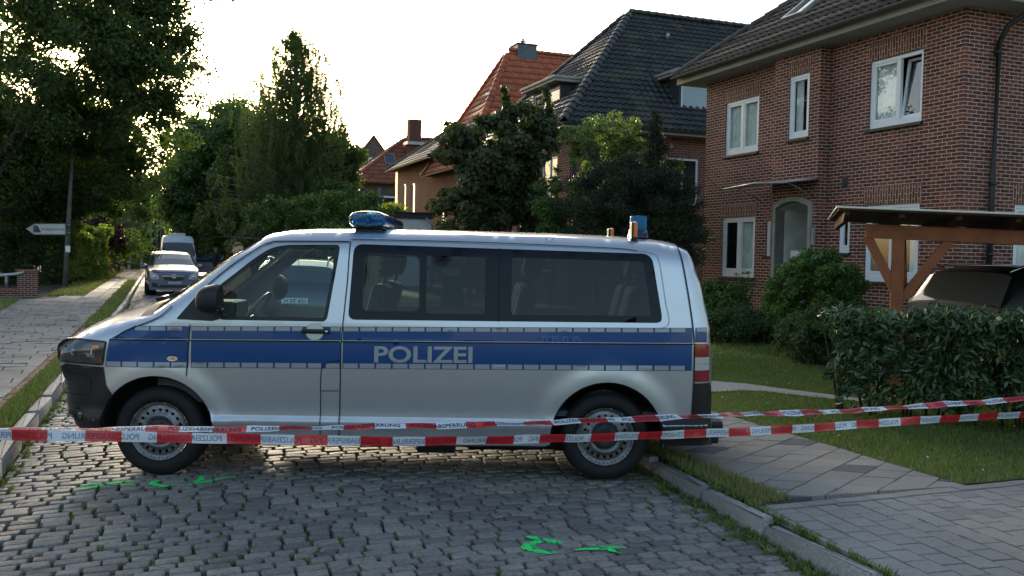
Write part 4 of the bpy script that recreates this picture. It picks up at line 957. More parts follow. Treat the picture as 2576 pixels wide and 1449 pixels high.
p=AT(2075,860,14.2); bush('low_bush','lower dark bush at the foot of the big rounded bush',(p.x,p.y,.55),(.75,.6,.45),15000,.07,LF_HD,57,nc=90,aspect=.4)
p=AT(1812,770,18.2); bush('low_bush','small broad green bush under the left ground floor window',(p.x,p.y,.85),(.62,.5,.42),12000,.08,LF_SH,59,nc=80)
p=AT(1830,815,17.4); bush('low_bush','fine dark greyish bush just above the gravel path',(p.x,p.y,.45),(.75,.45,.36),14000,.05,LF_HD,61,nc=80)
p=AT(1925,825,17.2); bush('low_bush','small dark bush between gravel path and rounded bush',(p.x,p.y,.42),(.35,.35,.35),7000,.06,LF_HD,63,nc=40)
# young sprig at the window
o=empty('young_shrub',AT(1868,760,17.9),0,'thin young shrub with spread leaves below the window','shrub'); o.location.z=.1
bm=bmesh.new(); g=np.random.default_rng(5); C=[]
for i in range(7):
    e=Vector((g.normal(0,.22),g.normal(0,.1),g.uniform(1.15,1.5))); tube(bm,[(0,0,0),e*.55+Vector((0,0,.15)),e],[.012,.008,.003],5)
    for k in range(5): q=e.lerp(e*.6,k/5); C.append([q.x+g.normal(0,.03),q.y,q.z,.07,.05,.04])
bobj('stem',bm,BARK,o); leaves('foliage',C,420,.09,LF_SH,o,66,aspect=.35)
# laurel hedge, foreground right
def hedge(name,label,path,h,th,n,size,m,seed,z0=.12,group=None,open_base=.0,r0=.13,nc=400,cat='hedge',bump=.08,**kw):
    g=np.random.default_rng(seed); path=[Vector((p.x,p.y,0)) for p in path]; L=[(path[i+1]-path[i]).length for i in range(len(path)-1)]; T=sum(L)
    base=path[0]; o=empty(name,(base.x,base.y,z0),0,label,cat,group); C=[]
    for _ in range(nc):
        s=g.random()*T; i=0
        while s>L[i] and i<len(L)-1: s-=L[i]; i+=1
        d=(path[i+1]-path[i]).normalized(); nrm=Vector((-d.y,d.x,0)); p=path[i]+d*s
        hh=h*(1+bump*math.sin(p.x*2.1+p.y*1.7)+bump*.6*math.sin(p.x*5.3-p.y*3))
        side=g.integers(3)
        if side==0: off,z=g.uniform(-th,th)*.5,hh-r0*g.uniform(.3,1.2)
        else: off,z=(th*.5-r0*g.uniform(.5,1.6))*(1 if side==1 else -1),open_base+(hh-open_base)*g.random()**.85
        q=p+nrm*off; C.append([q.x-base.x,q.y-base.y,z,r0*g.uniform(.7,1.4),r0*g.uniform(.7,1.4),r0*g.uniform(.6,1.2)])
    fo=leaves('foliage',C,n,size,m,o,seed+1,shell=.6,**kw)
    bm=bmesh.new()
    for i in range(int(T/.28)):
        s=(i+.5)*.28; j=0
        while s>L[j] and j<len(L)-1: s-=L[j]; j+=1
        d=(path[j+1]-path[j]).normalized(); p=path[j]+d*s-base
        for _ in range(3): x=Vector((g.normal(0,.12),g.normal(0,.12),0)); tube(bm,[p+x*.5,p+x+Vector((0,0,h*.4)),p+x*1.8+Vector((0,0,h*.85))],[.016,.012,.005],5)
    bobj('stem',bm,BARK,o)
    return o
hp=[AT(2095,1000,9.75),AT(2300,1000,9.35),AT(2620,1000,8.75),AT(3150,1000,8.2)]
hg=hedge('laurel_hedge','glossy dark laurel hedge in front of the carport, waist high',hp,1.12,.95,30000,.100,LF_LAU,70,nc=1100,r0=.10,open_base=.16,aspect=.36,tr=(0,1),bump=.05)
g=np.random.default_rng(3); C=[]
for u,v in((2145,931),(2262,937),(2282,962),(2230,1000),(2360,880),(2310,960)): q=AT(u,v,9.3)-hg.location; C.append([*q,.05,.05,.05])
leaves('yellow_leaf',C,10,.10,mk_leaf('yellow_leaf_m',[(.5,.32,.03),(.45,.2,.04)],transl=.4),hg,71,aspect=.5)
# left hedges
hedge('hedge','tall dark clipped hedge at the left edge behind the low wall',[AT(-150,690,36),AT(160,690,40)],2.35,1.4,42000,.12,LF_HD,75,nc=420,r0=.3,bump=.03)
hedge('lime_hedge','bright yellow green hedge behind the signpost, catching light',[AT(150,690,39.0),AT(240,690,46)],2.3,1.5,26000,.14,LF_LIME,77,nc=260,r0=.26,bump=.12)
p=AT(222,585,50); o=empty('copper_shrub',(p.x,p.y,0),0,'dark copper red shrub above the yellow green hedge','shrub'); C=[(x-p.x,y-p.y,z,a,b_,c_) for x,y,z,a,b_,c_ in crown_clumps(p,(1.7,2,1.1),60,.4,78,bottom=-1)]
leaves('foliage',C,16000,.18,LF_COP,o,79,shell=.6); bm=bmesh.new(); tube(bm,[(0,0,0),(0,0,p.z)],[.1,.04],6); bobj('stem',bm,BARK,o)
hedge('hedge','dark green far hedge running down the left side of the street',[AT(318,680,70),AT(345,680,92)],3.6,2,16000,.26,LF_HD,82,nc=160,r0=.5,bump=.1)
hedge('hedge','low dark hedge behind the parked grey car and white van',[AT(350,670,90),AT(420,665,100)],2.2,2,9000,.26,LF_HD,84,nc=80,r0=.5,bump=.1)
p=AT(330,600,76); bush('garden_shrub','loose mid green shrub above the far brick pillars',(p.x,p.y,2.6),(2.2,2,2.2),14000,.22,LF_SH,86,nc=60,r0=.5,cat='shrub')
p=AT(268,630,62); bush('garden_shrub','dark shrub right of the copper shrub',(p.x,p.y,1.6),(1.5,1.5,1.8),10000,.2,LF_HD,88,nc=50,r0=.45,cat='shrub')
# dark hedges on the right side of the street behind the van
hedge('hedge','dark hedge under the birch seen through the van windscreen',[AT(625,690,50),AT(780,690,40)],2.6,2,22000,.2,LF_HD,92,nc=200,r0=.4,bump=.1)
hedge('hedge','hedge of the red-roofed house behind the van roof',[AT(790,690,38),AT(930,690,32)],2.3,1.5,16000,.16,LF_SH,94,nc=240,r0=.3,bump=.1)
# trees behind the camera (only seen in reflections)
for i,(x,y,h) in enumerate(((-16,-26,7.5),(-5,-30,9),(8,-27,6.5),(19,-24,8))):
    cl=crown_clumps((x,y,h*.55),(4.5,3.5,h*.42),40,1.3,300+i,bottom=-1); tree('garden_tree','leafy garden tree behind the viewer, '+('first from the left','second from the left','third from the left','last on the right')[i]+' of four, seen as window reflections',(x,y,0),(x,y,h*.6),.3,cl,7000,.5,LF_DK,310+i,group='garden trees behind the viewer',shell=.6)
# ------------------------------------------------------------------ police van
from bisect import bisect
def carpaint(name,col,metal=.75,rough=.32):
    m=mk(name,col,rough,metal=metal,coat=1.0)
    return m
SILV=carpaint('silver_paint',(.52,.545,.58),metal=.80,rough=.36)
def add_dust(m,col,z0,z1,amt):
    N=m.node_tree.nodes;L=m.node_tree.links;p=N['Principled BSDF']; tc=N.new('ShaderNodeTexCoord'); sx=N.new('ShaderNodeSeparateXYZ'); L.new(tc.outputs['Object'],sx.inputs[0])
    r=N.new('ShaderNodeMapRange'); r.inputs[1].default_value=z0; r.inputs[2].default_value=z1; r.inputs[3].default_value=amt; r.inputs[4].default_value=.05; L.new(sx.outputs['Z'],r.inputs[0])
    t=N.new('ShaderNodeTexNoise'); t.inputs['Scale'].default_value=4; t.inputs['Detail'].default_value=8; L.new(tc.outputs['Object'],t.inputs['Vector'])
    q=N.new('ShaderNodeMath'); q.operation='MULTIPLY'; L.new(r.outputs[0],q.inputs[0]); r2=N.new('ShaderNodeMapRange'); r2.inputs[1].default_value=.3; r2.inputs[2].default_value=.7; L.new(t.outputs[0],r2.inputs[0]); L.new(r2.outputs[0],q.inputs[1])
    mx=N.new('ShaderNodeMix'); mx.data_type='RGBA'; mx.inputs[6].default_value=p.inputs['Base Color'].default_value; mx.inputs[7].default_value=(*col,1); L.new(q.outputs[0],mx.inputs[0]); L.new(mx.outputs[2],p.inputs['Base Color'])
    me=N.new('ShaderNodeMapRange'); me.inputs[3].default_value=p.inputs['Metallic'].default_value; me.inputs[4].default_value=0; L.new(q.outputs[0],me.inputs[0]); L.new(me.outputs[0],p.inputs['Metallic'])
add_dust(SILV,(.34,.32,.28),.28,.7,.5)
BLUEF=mk('blue_film',(.006,.055,.195),.32,coat=.35,spec=.4)
REFL=mk('reflective_film',(.33,.34,.36),.35,metal=.2,nscale=0)
BLKP=mk('black_plastic',(.010,.0105,.012),.45,nscale=60,namt=.2,bump=.0008,bscale=300)
SEAM=mk('seam_shadow',(.006,.006,.007),.8)
FRIT=mk('black_glass',(.004,.006,.010),.05,coat=.0,spec=.22)
RUB=mk('tyre_rubber',(.009,.009,.010),.75,nscale=30,namt=.25,bump=.001,bscale=120)
RIM=mk('steel_rim',(.20,.205,.215),.45,metal=.75,nscale=14,namt=.35)
CHR=mk('chrome',(.75,.76,.78),.12,metal=1)
GLF=mk_glass('front_window_glass',(.62,.78,.75),.8,ior=1.42)
GLR=mk_glass('privacy_glass',(.105,.15,.17),.62,ior=1.5)
GLS=mk_glass('sliding_pane_glass',(.34,.46,.46),.62,ior=1.5)
GLW=mk_glass('windscreen_glass',(.6,.7,.66),1.0)
TRIM=mk('interior_grey',(.07,.075,.085),.85)
SEATM=mk('seat_fabric',(.045,.05,.06),.9,nscale=40,namt=.3)
REDL=mk('red_lens',(.24,.004,.008),.12,coat=1)
CLRL=mk('clear_lens',(.52,.53,.54),.15,coat=1,metal=.3)
ORGL=mk('orange_lens',(.75,.16,.02),.15,coat=1)
BLUL=mk('blue_lens',(.02,.16,.42),.10,coat=1,spec=.7)
HLG=mk('headlight_housing',(.05,.052,.055),.12,coat=1,metal=.4)
PX0,PZ0=2.69,1.735
def fx(x,z,y=.03): k=1+y/6.87; return (PX0+(x-PX0)*k,PZ0+(z-PZ0)*k)
SPINE=[(-.80,.30,'b'),(-.88,.36,'b'),(-.915,.50,'b'),(-.91,.70,'b'),(-.905,.84,'h'),(-.885,.95,'h'),(-.86,1.01,'h'),(-.80,1.075,'h'),(-.68,1.145,'h'),(-.5,1.222,'h'),(-.19,1.316,'h'),(-.10,1.335,'w'),(.06,1.455,'w'),(.25,1.60,'w'),(.45,1.735,'w'),(.64,1.845,'r'),(.75,1.888,'r'),(.9,1.915,'r'),(1.1,1.930,'r'),(1.5,1.937,'r'),(2.2,1.937,'r'),(3.0,1.930,'r'),(3.5,1.918,'r'),(3.8,1.900,'r'),(3.97,1.878,'r'),(4.07,1.84,'t'),(4.13,1.77,'t'),(4.20,1.56,'t'),(4.25,1.33,'t'),(4.275,1.20,'t'),(4.29,.95,'t'),(4.295,.82,'t'),(4.305,.60,'t'),(4.31,.52,'t'),(4.31,.34,'t')]
CRN=dict(b=.13,h=.10,w=.12,r=.045,t=.07)
RND=dict(b=(.42,.20),h=(.16,.10),w=(.12,.05),r=(.17,.115),t=(.16,.09))
def spine_edge():
    out=[];n=len(SPINE)
    for i,(x,z,k) in enumerate(SPINE):
        a=SPINE[max(i-1,0)];b=SPINE[min(i+1,n-1)]; dx,dz=b[0]-a[0],b[1]-a[1]; l=math.hypot(dx,dz); nx,nz=-dz/l,dx/l   # outward
        c=sum(CRN[SPINE[min(max(i+j,0),n-1)][2]] for j in(-1,0,1))/3
        out.append((x-nx*c,z-nz*c,k))
    return out
EDGE=spine_edge()
EA=np.array([(x,z) for x,z,_ in EDGE]); 
BZ=[(.20,.905),(.38,.930),(.435,.950),(.468,.947),(.485,.925),(.52,.922),(.70,.938),(.85,.948),(.95,.952),(1.03,.949),(1.08,.946),(1.20,.938),(1.24,.930),(1.78,.838),(2.0,.79)]
WH=[(0.0,.348),(3.405,.352)]
def wfun(X,Z,full=True):
    X=np.asarray(X,float);Z=np.asarray(Z,float)
    w=np.interp(Z,[b[0] for b in BZ],[b[1] for b in BZ])
    # wheel arch flares
    for cx,cz in WH:
        r=np.hypot(X-cx,Z-cz); t=np.clip((r-.445)/.17,0,1); w=w+np.where(r<.62,.022*(1-t*t*(3-2*t)),0)*(Z<1.0)
    best=np.zeros_like(w)
    for i in range(len(EDGE)-1):
        (x0,z0,k),(x1,z1,k1)=EDGE[i],EDGE[i+1]; dx,dz=x1-x0,z1-z0; l2=dx*dx+dz*dz
        t=np.clip(((X-x0)*dx+(Z-z0)*dz)/l2,0,1); d=np.hypot(X-x0-t*dx,Z-z0-t*dz)
        r=(RND[k][0]*(1-t)+RND[k1][0]*t); a=(RND[k][1]*(1-t)+RND[k1][1]*t)
        q=np.clip(1-d/r,0,1); best=np.maximum(best,a*(1-np.sqrt(np.clip(1-q*q,0,1))))
    # the nose narrows in plan
    nx=np.clip((.15-X)/1.0,0,1); w=w-.10*nx**2.2
    tx=np.clip((X-3.6)/.7,0,1); w=w-.035*tx**2
    return w-best
YC=.95
VAN=empty('police_van',(0,0,0),0,'silver police van with a blue POLIZEI stripe parked across the cobbled street','van')
van_o=GR(393,1203,0); van_r=GR(1525,1217,0); vyaw=math.atan2(van_r.y-van_o.y,van_r.x-van_o.x)
VAN.location=(van_o.x,van_o.y-.02,-.002); VAN.rotation_euler=(0,0,vyaw)
def inpoly(x,y,P): return in_poly(x,y,P)
def rrect(pts,rad,n=5):
    """polygon with rounded corners; pts [(x,z[,r])]"""
    out=[];m=len(pts)
    for i in range(m):
        p0,p1,p2=pts[i-1],pts[i],pts[(i+1)%m]; r=p1[2] if len(p1)>2 else rad
        if r<=0: out.append((p1[0],p1[1]));continue
        a=Vector((p0[0]-p1[0],p0[1]-p1[1]));b=Vector((p2[0]-p1[0],p2[1]-p1[1])); ra=min(r,a.length*.45);rb=min(r,b.length*.45); a.normalize();b.normalize()
        A=Vector((p1[0],p1[1]))+a*ra;B=Vector((p1[0],p1[1]))+b*rb;C=Vector((p1[0],p1[1]))
        for k in range(n+1):
            t=k/n; q=A*(1-t)**2+C*2*t*(1-t)+B*t*t; out.append((q.x,q.y))
    return out
def dens(P,s):
    out=[];n=len(P)
    for i in range(n):
        a,b=P[i],P[(i+1)%n]; l=math.hypot(b[0]-a[0],b[1]-a[1]); k=max(1,int(l/s))
        for j in range(k): out.append((a[0]+(b[0]-a[0])*j/k,a[1]+(b[1]-a[1])*j/k))
    return out
def panel_geo(polys,off,s=.05,grid=True,zlines=()):
    """polys: list of (outer,[holes]). -> V (x,w,z), F"""
    AV=[];AF=[]
    for outer,holes in polys:
        loops=[dens(outer,s)]+[dens(h,s) for h in holes]; co=[];ed=[]
        for L in loops:
            k=len(co); co+=L; ed+=[(k+i,k+(i+1)%len(L)) for i in range(len(L))]
        O=np.array(outer); x0,z0=O.min(0);x1,z1=O.max(0)
        if grid:
            gx=np.arange(x0+s/2,x1,s); gz=sorted(set(np.arange(z0+s/2,z1,s).round(4))|{z for z in zlines if z0<z<z1})
            XX,ZZ=np.meshgrid(gx,gz); XX=XX.ravel();ZZ=ZZ.ravel(); k=in_poly(XX,ZZ,outer)
            for h in holes:k&=~in_poly(XX,ZZ,h)
            LP=np.array(co); XX=XX[k];ZZ=ZZ[k]
            if len(XX):
                dm=np.min(np.hypot(XX[:,None]-LP[None,:,0],ZZ[:,None]-LP[None,:,1]),1); kk=dm>s*.35
                co+= list(zip(XX[kk],ZZ[kk]))
        r=delaunay_2d_cdt([Vector(c) for c in co],ed,[],0,1e-6)
        vv=np.array([(v.x,v.y) for v in r[0]]); ff=np.array([f for f in r[2] if len(f)==3])
        c=vv[ff].mean(1); k=in_poly(c[:,0],c[:,1],outer)
        for h in holes:k&=~in_poly(c[:,0],c[:,1],h)
        ff=ff[k]; AF.append(ff+sum(len(a) for a in AV)); AV.append(vv)
    V=np.concatenate(AV);F=np.concatenate(AF); w=wfun(V[:,0],V[:,1])+off
    return V,F,w
def panel(name,polys,off,m,parent=None,side=0,s=.05,zl=(),grid=True,smooth=True,th=0):
    if isinstance(polys[0],tuple) and not isinstance(polys[0][0],(list,tuple)): polys=[(polys,[])]
    V,F,w=panel_geo(polys,off,s,grid,zl)
    y=YC-w if side==0 else YC+w
    P=np.stack([V[:,0],y,V[:,1]],1)
    a,b,c=P[F[:,0]],P[F[:,1]],P[F[:,2]]; n=np.cross(b-a,c-a)[:,1]; fl=(n>0) if side==0 else (n<0); F=F.copy(); F[fl]=F[fl][:,::-1]
    if th:
        k=len(P); Q=P.copy(); Q[:,1]+= th if side==0 else -th; es={}
        for f in F:
            for i in range(3):
                e=(f[i],f[(i+1)%3]); 
                if (e[1],e[0]) in es: del es[(e[1],e[0])]
                else: es[e]=1
        G=[]
        for (i,j) in es: G+= [(j,i,i+k),(j,i+k,j+k)]
        P=np.concatenate([P,Q]); F=np.concatenate([F,F[:,::-1]+k,np.array(G)])
    return npmesh(name,P,F,m,parent or VAN,smooth=smooth and not th)
def arcpts(c,r,a0,a1,n): return [(c[0]+r*math.cos(R(a0+(a1-a0)*i/n)),c[1]+r*math.sin(R(a0+(a1-a0)*i/n))) for i in range(n+1)]
AR=.435
def side_outline():
    top=[(x,z) for x,z,_ in EDGE]   # front bottom .. roof .. rear bottom
    bot=[(4.20,.30),(3.9,.30)]
    c=WH[1]; a=math.degrees(math.asin((.30-c[1])/AR)); bot+=arcpts(c,AR,a,180-a,26)
    bot+=[(2.9,.272),(.6,.262)]
    c=WH[0]; a=math.degrees(math.asin((.28-c[1])/AR)); bot+=arcpts(c,AR,a,180-a,26)
    return top+bot
OUT=side_outline()
def F(*p,y=.05): return [(*fx(q[0],q[1],y),*q[2:]) for q in p]
DWIN=rrect(F((.492,1.215,.03),(.435,1.44,.05),(.60,1.575,.25),(.735,1.69,.25),(.88,1.782,.15),(1.362,1.792,.04),(1.352,1.70,.05),(1.283,1.215,.04),y=.07),.04)
RWIN=rrect(F((1.440,1.232,.06),(1.465,1.80,.07),(3.725,1.768,.08),(3.80,1.30,.02),(3.795,1.247,.06),y=.07),.05)
ZL=[.435,.46,.485,1.03,1.06,1.08,1.2,1.24]
body=[(OUT,[DWIN,RWIN])]
bo=panel('body',body,0,SILV,s=.042,zl=ZL); 
VANB=bo
for sd in(1,): panel('body_far_side',body,0,SILV,side=1,s=.08,zl=ZL)
# over-the-top strips (bumper front, bonnet, windscreen, roof, tailgate)
def strip_top(name,i0,i1,m,parent=None,ny=24,off=0,yfrac=1.0,inset=0):
    pts=[]
    # resample
    seq=[]
    for i in range(i0,i1):
        n=max(1,int(math.hypot(SPINE[i+1][0]-SPINE[i][0],SPINE[i+1][1]-SPINE[i][1])/.06))
        for k in range(n): seq.append((i,k/n))
    seq.append((i1-1,1.0)) if i1>i0 else None
    V=[];nn=len(seq)
    for i,t in seq:
        sx=SPINE[i][0]*(1-t)+SPINE[i+1][0]*t; sz=SPINE[i][1]*(1-t)+SPINE[i+1][1]*t; ex=EDGE[i][0]*(1-t)+EDGE[i+1][0]*t; ez=EDGE[i][1]*(1-t)+EDGE[i+1][1]*t
        we=float(wfun([ex],[ez])[0]); nx,nz=sx-ex,sz-ez; l=math.hypot(nx,nz) or 1
        for j in range(ny+1):
            q=(2*j/ny-1)*yfrac; c=1-abs(q)**2.6
            V.append((ex+nx*c+nx/l*off,YC+we*q,ez+nz*c+nz/l*off))
    Fs=[]
    for a in range(nn-1):
        for j in range(ny): k=a*(ny+1)+j; Fs.append((k,k+1,k+ny+2,k+ny+1))
    o=npmesh(name,V,[f[::-1] for f in Fs],m,parent or VAN,smooth=True); return o
strip_top('front_bumper',0,4,BLKP)
strip_top('bonnet',4,10,SILV); cowl=strip_top('cowl',10,11,BLKP,off=.001)
strip_top('windscreen',11,15,GLW,yfrac=.93)
bmx=None
# painted pillars each side of the glass
def pillar(sg):
    V=[];Fs=[];n=0
    if 1:
        ring=[]
        for i in range(11,16):
            ex,ez,_=EDGE[i]; sx,sz,_=SPINE[i]; we=float(wfun([ex],[ez])[0]); nx,nz=sx-ex,sz-ez
            row=[]
            for q in(.90,.95,1.0): c=1-abs(q)**2.6; row.append((ex+nx*c,YC+sg*we*q,ez+nz*c+.001))
            ring.append(row)
        for a in range(4):
            for j in range(2):
                k=len(V); V+= [ring[a][j],ring[a][j+1],ring[a+1][j+1],ring[a+1][j]]; Fs.append((k,k+1,k+2,k+3))
    return npmesh('windscreen_pillar',V,Fs,SILV,VAN,smooth=True)
pillar(-1); pillar(1)
rf=strip_top('roof',15,25,SILV); strip_top('tailgate',25,len(SPINE)-1,SILV)
# roof channel lines
def wrap_line(name,z_off_pts,width,off,m,parent,side=0):
    return ribbon(name,z_off_pts,width,off,m,parent,side)
def ribbon_poly(pts,w):
    L=[];Rr=[]
    for i,p in enumerate(pts):
        a=pts[max(i-1,0)];b=pts[min(i+1,len(pts)-1)]; dx,dz=b[0]-a[0],b[1]-a[1]; l=math.hypot(dx,dz) or 1; nx,nz=-dz/l*w/2,dx/l*w/2
        L.append((p[0]+nx,p[1]+nz));Rr.append((p[0]-nx,p[1]-nz))
    return L+Rr[::-1]
def smoothline(pts,n=6):
    P=[Vector(p) for p in pts]; out=[]
    for i in range(len(P)-1):
        p0=P[max(i-1,0)];p1=P[i];p2=P[i+1];p3=P[min(i+2,len(P)-1)]
        for k in range(n):
            t=k/n; out.append(tuple(.5*((2*p1)+(-p0+p2)*t+(2*p0-5*p1+4*p2-p3)*t*t+(-p0+3*p1-3*p2+p3)*t**3)))
    out.append(tuple(P[-1])); return out
def seam(pts,w=.0075,off=.0088,m=None,sm=False,name='panel_gap'):
    pts=[fx(*p,.03) for p in pts]
    if sm: pts=smoothline(pts)
    return panel(name,[(ribbon_poly(pts,w),[])],off,m or SEAM,VANB,s=.06,grid=False,smooth=False)
# ---- livery, as film laid on the body side
def band(x0,x1,zt0,zt1,zb0,zb1):
    return [(x0,zb0),(x1,zb1),(x1,zt1),(x0,zt0)]
def ztop(x): return 1.160+(x-.25)*.0132
def zbot(x): return .848+(x-.25)*.0087
def zmid(x): return 1.056+(x-.25)*.0085
segs=[(-.38,.243),(.262,1.378),(1.394,4.045)]
lo=[];up=[]
for a,b in segs:
    xa=a
    if a<0:
        up.append(([(-.345,zmid(-.3)+.004),(b,zmid(b)+.006),(b,ztop(b)),(-.17,ztop(-.17))],[])); lo.append(([(-.385,zbot(-.38)),(b,zbot(b)),(b,zmid(b)-.006),(-.358,zmid(-.36)-.006)],[]))
    else:
        up.append((band(a,b,ztop(a),ztop(b),zmid(a)+.006,zmid(b)+.006),[])); lo.append((band(a,b,zmid(a)-.006,zmid(b)-.006,zbot(a),zbot(b)),[]))
upt=[]; upt.append((band(4.072,4.165,ztop(4.07),ztop(4.16),zmid(4.07)+.01,zmid(4.17)+.01),[]))
panel('blue_stripe',upt,.005,BLUEF,None,s=.02)
# body panels behind are recessed at the rear lamp so the band stops there
str_=panel('blue_stripe',up+lo,.0038,BLUEF,VANB,s=.04)
bl=[];PT=.124
def blocks(x0,x1,zf,h,first=0):
    x=x0+first
    while x+.04<x1:
        e=min(x+PT-.014,x1); bl.append(([(x,zf(x)),(e,zf(e)),(e,zf(e)+h),(x,zf(x)+h)],[])); x+=PT
blocks(-.165,.238,lambda x:ztop(x)-.034,.030); blocks(.268,1.09,lambda x:ztop(x)-.034,.030); blocks(1.30,1.372,lambda x:ztop(x)-.034,.030); blocks(1.40,4.03,lambda x:ztop(x)-.034,.030); blocks(4.078,4.16,lambda x:ztop(x)-.034,.030)
blocks(-.375,.238,lambda x:zbot(x)+.004,.036); blocks(.268,1.235,lambda x:zbot(x)+.004,.036); blocks(1.27,1.372,lambda x:zbot(x)+.004,.036); blocks(1.40,4.03,lambda x:zbot(x)+.004,.036)
tb=[q for q in bl if q[0][0][0]>4.07]; bl=[q for q in bl if q[0][0][0]<=4.07]
panel('reflective_block',bl,.0062,REFL,str_,s=.04,grid=True); [panel('reflective_block',[q_],.0075,REFL,str_,s=.015) for q_ in tb]
def text_mesh(txt,size,bold=0.0):
    cu=bpy.data.curves.new('lettering','FONT'); cu.body=txt; cu.size=size; cu.offset=bold; cu.resolution_u=4; cu.align_x='LEFT'
    o=bpy.data.objects.new('tmp_text',cu); COL.objects.link(o); dg=bpy.context.evaluated_depsgraph_get(); me=bpy.data.meshes.new_from_object(o.evaluated_get(dg))
    bpy.data.objects.remove(o); V=np.array([v.co[:] for v in me.vertices]); Fs=[tuple(p.vertices) for p in me.polygons]; bpy.data.meshes.remove(me); return V,Fs
def from_faces(name,V,Fs,m,parent):
    me=bpy.data.meshes.new(name); me.from_pydata([tuple(v) for v in V],[],Fs); me.update(); return link(name,me,m,parent)
def van_text(txt,x0,x1,z0,z1,slope,off,m,parent,bold=.0):
    V,Fs=text_mesh(txt,1,bold); mn=V.min(0);mx=V.max(0); X=x0+(V[:,0]-mn[0])/(mx[0]-mn[0])*(x1-x0); Z=z0+(V[:,1]-mn[1])/(mx[1]-mn[1])*(z1-z0)+(X-x0)*slope
    w=wfun(X,Z)+off; return from_faces('lettering',np.stack([X,YC-w,Z],1),Fs,m,parent)
van_text('POLIZEI',1.632,2.372,.908,1.034,.010,.0066,REFL,str_,bold=.022)
# ---- glazing
def ringp(outer,inner): return [(outer,[inner])]
def inset(P,d):
    c=np.array(P).mean(0); n=len(P); out=[]
    A=sum(P[i][0]*P[(i+1)%n][1]-P[(i+1)%n][0]*P[i][1] for i in range(n)); s_=1 if A>0 else -1
    for i in range(n):
        a,b,e=P[i-1],P[i],P[(i+1)%n]; t=(e[0]-a[0],e[1]-a[1]); l=math.hypot(*t) or 1; out.append((b[0]-t[1]/l*d*s_,b[1]+t[0]/l*d*s_))
    return out
DW=dens(DWIN,.05); DI=inset(DW,.028)
panel('window_seal',ringp(DW,DI),-.004,BLKP,s=.05,grid=False); gD=panel('front_door_window',[(inset(DW,.02),[])],-.012,GLF,s=.08)
RW=dens(RWIN,.06)
P1=rrect(F((1.545,1.305),(1.560,1.718),(1.960,1.712),(1.968,1.305),y=.08),.05)
P2=rrect(F((2.02,1.29),(2.02,1.725),(2.46,1.718),(2.46,1.29),y=.08),.02)
P3=rrect(F((2.66,1.29),(2.66,1.722),(3.66,1.708),(3.72,1.30),y=.08),.03)
fr=panel('rear_side_window',[(RW,[P1,P2,P3])],-.002,FRIT,s=.08)
panel('sliding_pane',[(P1,[])],-.010,GLS,fr,s=.1); panel('pane',[(P2,[]),(P3,[])],-.0045,GLR,fr,s=.1)
panel('sliding_pane_frame',[(inset(dens(P1,.05),-.012),[P1])],.001,BLKP,fr,s=.1,grid=False)
panel('window_gap',[(ribbon_poly(F((2.565,1.235),(2.565,1.79),y=.08),.008),[])],.001,SEAM,fr,s=.08,grid=False)
for Q,n in((inset(DW,.0),'far_front_window'),):
    panel(n,[(Q,[])],-.01,mk_glass('far_glass',(.75,.85,.84),.6),side=1,s=.1)
panel('far_rear_window',[(RW,[])],-.01,mk_glass('far_rear_glass',(.60,.70,.70),.6),side=1,s=.1)
# ---- seams
seam([(.262,1.175),(.255,1.05),(.243,.79)])
seam([(.30,1.395),(.36,1.455),(.45,1.540),(.60,1.665),(.745,1.766),(.82,1.797),(.90,1.810),(1.42,1.818)],w=.009,sm=True)
seam([(1.428,1.822),(1.418,1.5),(1.387,1.05),(1.384,.80),(1.376,.275)])
seam([(1.428,1.836),(2.4,1.832),(3.4,1.808),(3.62,1.79)],w=.006,sm=True)
seam([(3.62,1.79),(3.745,1.77),(3.79,1.70),(3.835,1.40),(3.86,1.28),(3.84,1.22),(3.76,1.205)],w=.0035,sm=True,m=mk('soft_crease',(.22,.23,.25),.5,metal=.6))
for a,b in((-.34,.243),(.262,1.378),(1.394,4.06)): seam([(a,zmid(a)),((a+b)/2,zmid((a+b)/2)),(b,zmid(b))],w=.010)
seam([(4.055,1.075),(4.060,.80),(4.055,.52)]); seam([(3.945,1.845),(3.99,1.6),(4.035,1.30),(4.055,1.10)],w=.009,sm=True)
seam([(1.376,.925),(1.262,.895),(1.243,.86),(1.236,.78),(1.236,.275)],w=.006,name='panel_gap'); seam([(1.24,.69),(1.376,.692)],w=.005)
seam([(-.30,1.06),(-.22,1.12),(.0,1.21),(.08,1.27),(.115,1.31)],w=.008,sm=True)
# bonnet shut line near edge
# ---- handle, filler, indicator
def ellipse(cx,cz,rx,rz,n=24): return [(cx+rx*math.cos(2*math.pi*i/n),cz+rz*math.sin(2*math.pi*i/n)) for i in range(n)]
hc=fx(1.19,1.137); 
rec=panel('handle_recess',[(ellipse(hc[0],hc[1],.062,.062),[])],.0092,SILV,VANB,s=.03)
panel('handle_recess_rim',[(ellipse(hc[0],hc[1],.068,.068),[ellipse(hc[0],hc[1],.061,.061)])],.0098,CLRL,VANB,s=.03,grid=False)
bm=bmesh.new(); hw=YC-float(wfun([1.19],[1.137])[0])
box(bm,1.085,1.30,hw-.038,hw-.008,1.120,1.155,None,bev=.014); hd=bobj('door_handle',bm,BLKP,VAN)
bm=bmesh.new(); lathe(bm,[(.010,0),(.010,.002),(0,.003)],12,Matrix.Translation((1.275,hw-.038,1.138))@Matrix.Rotation(R(90),4,'X')); bobj('lock',bm,CHR,hd)
ic=fx(.137,.918); panel('side_indicator',[(ellipse(ic[0],ic[1],.046,.024),[])],.008,CLRL,s=.03,th=.008); panel('indicator_rim',[(ellipse(ic[0],ic[1],.050,.028),[ellipse(ic[0],ic[1],.042,.020)])],.0085,BLKP,s=.03,grid=False)
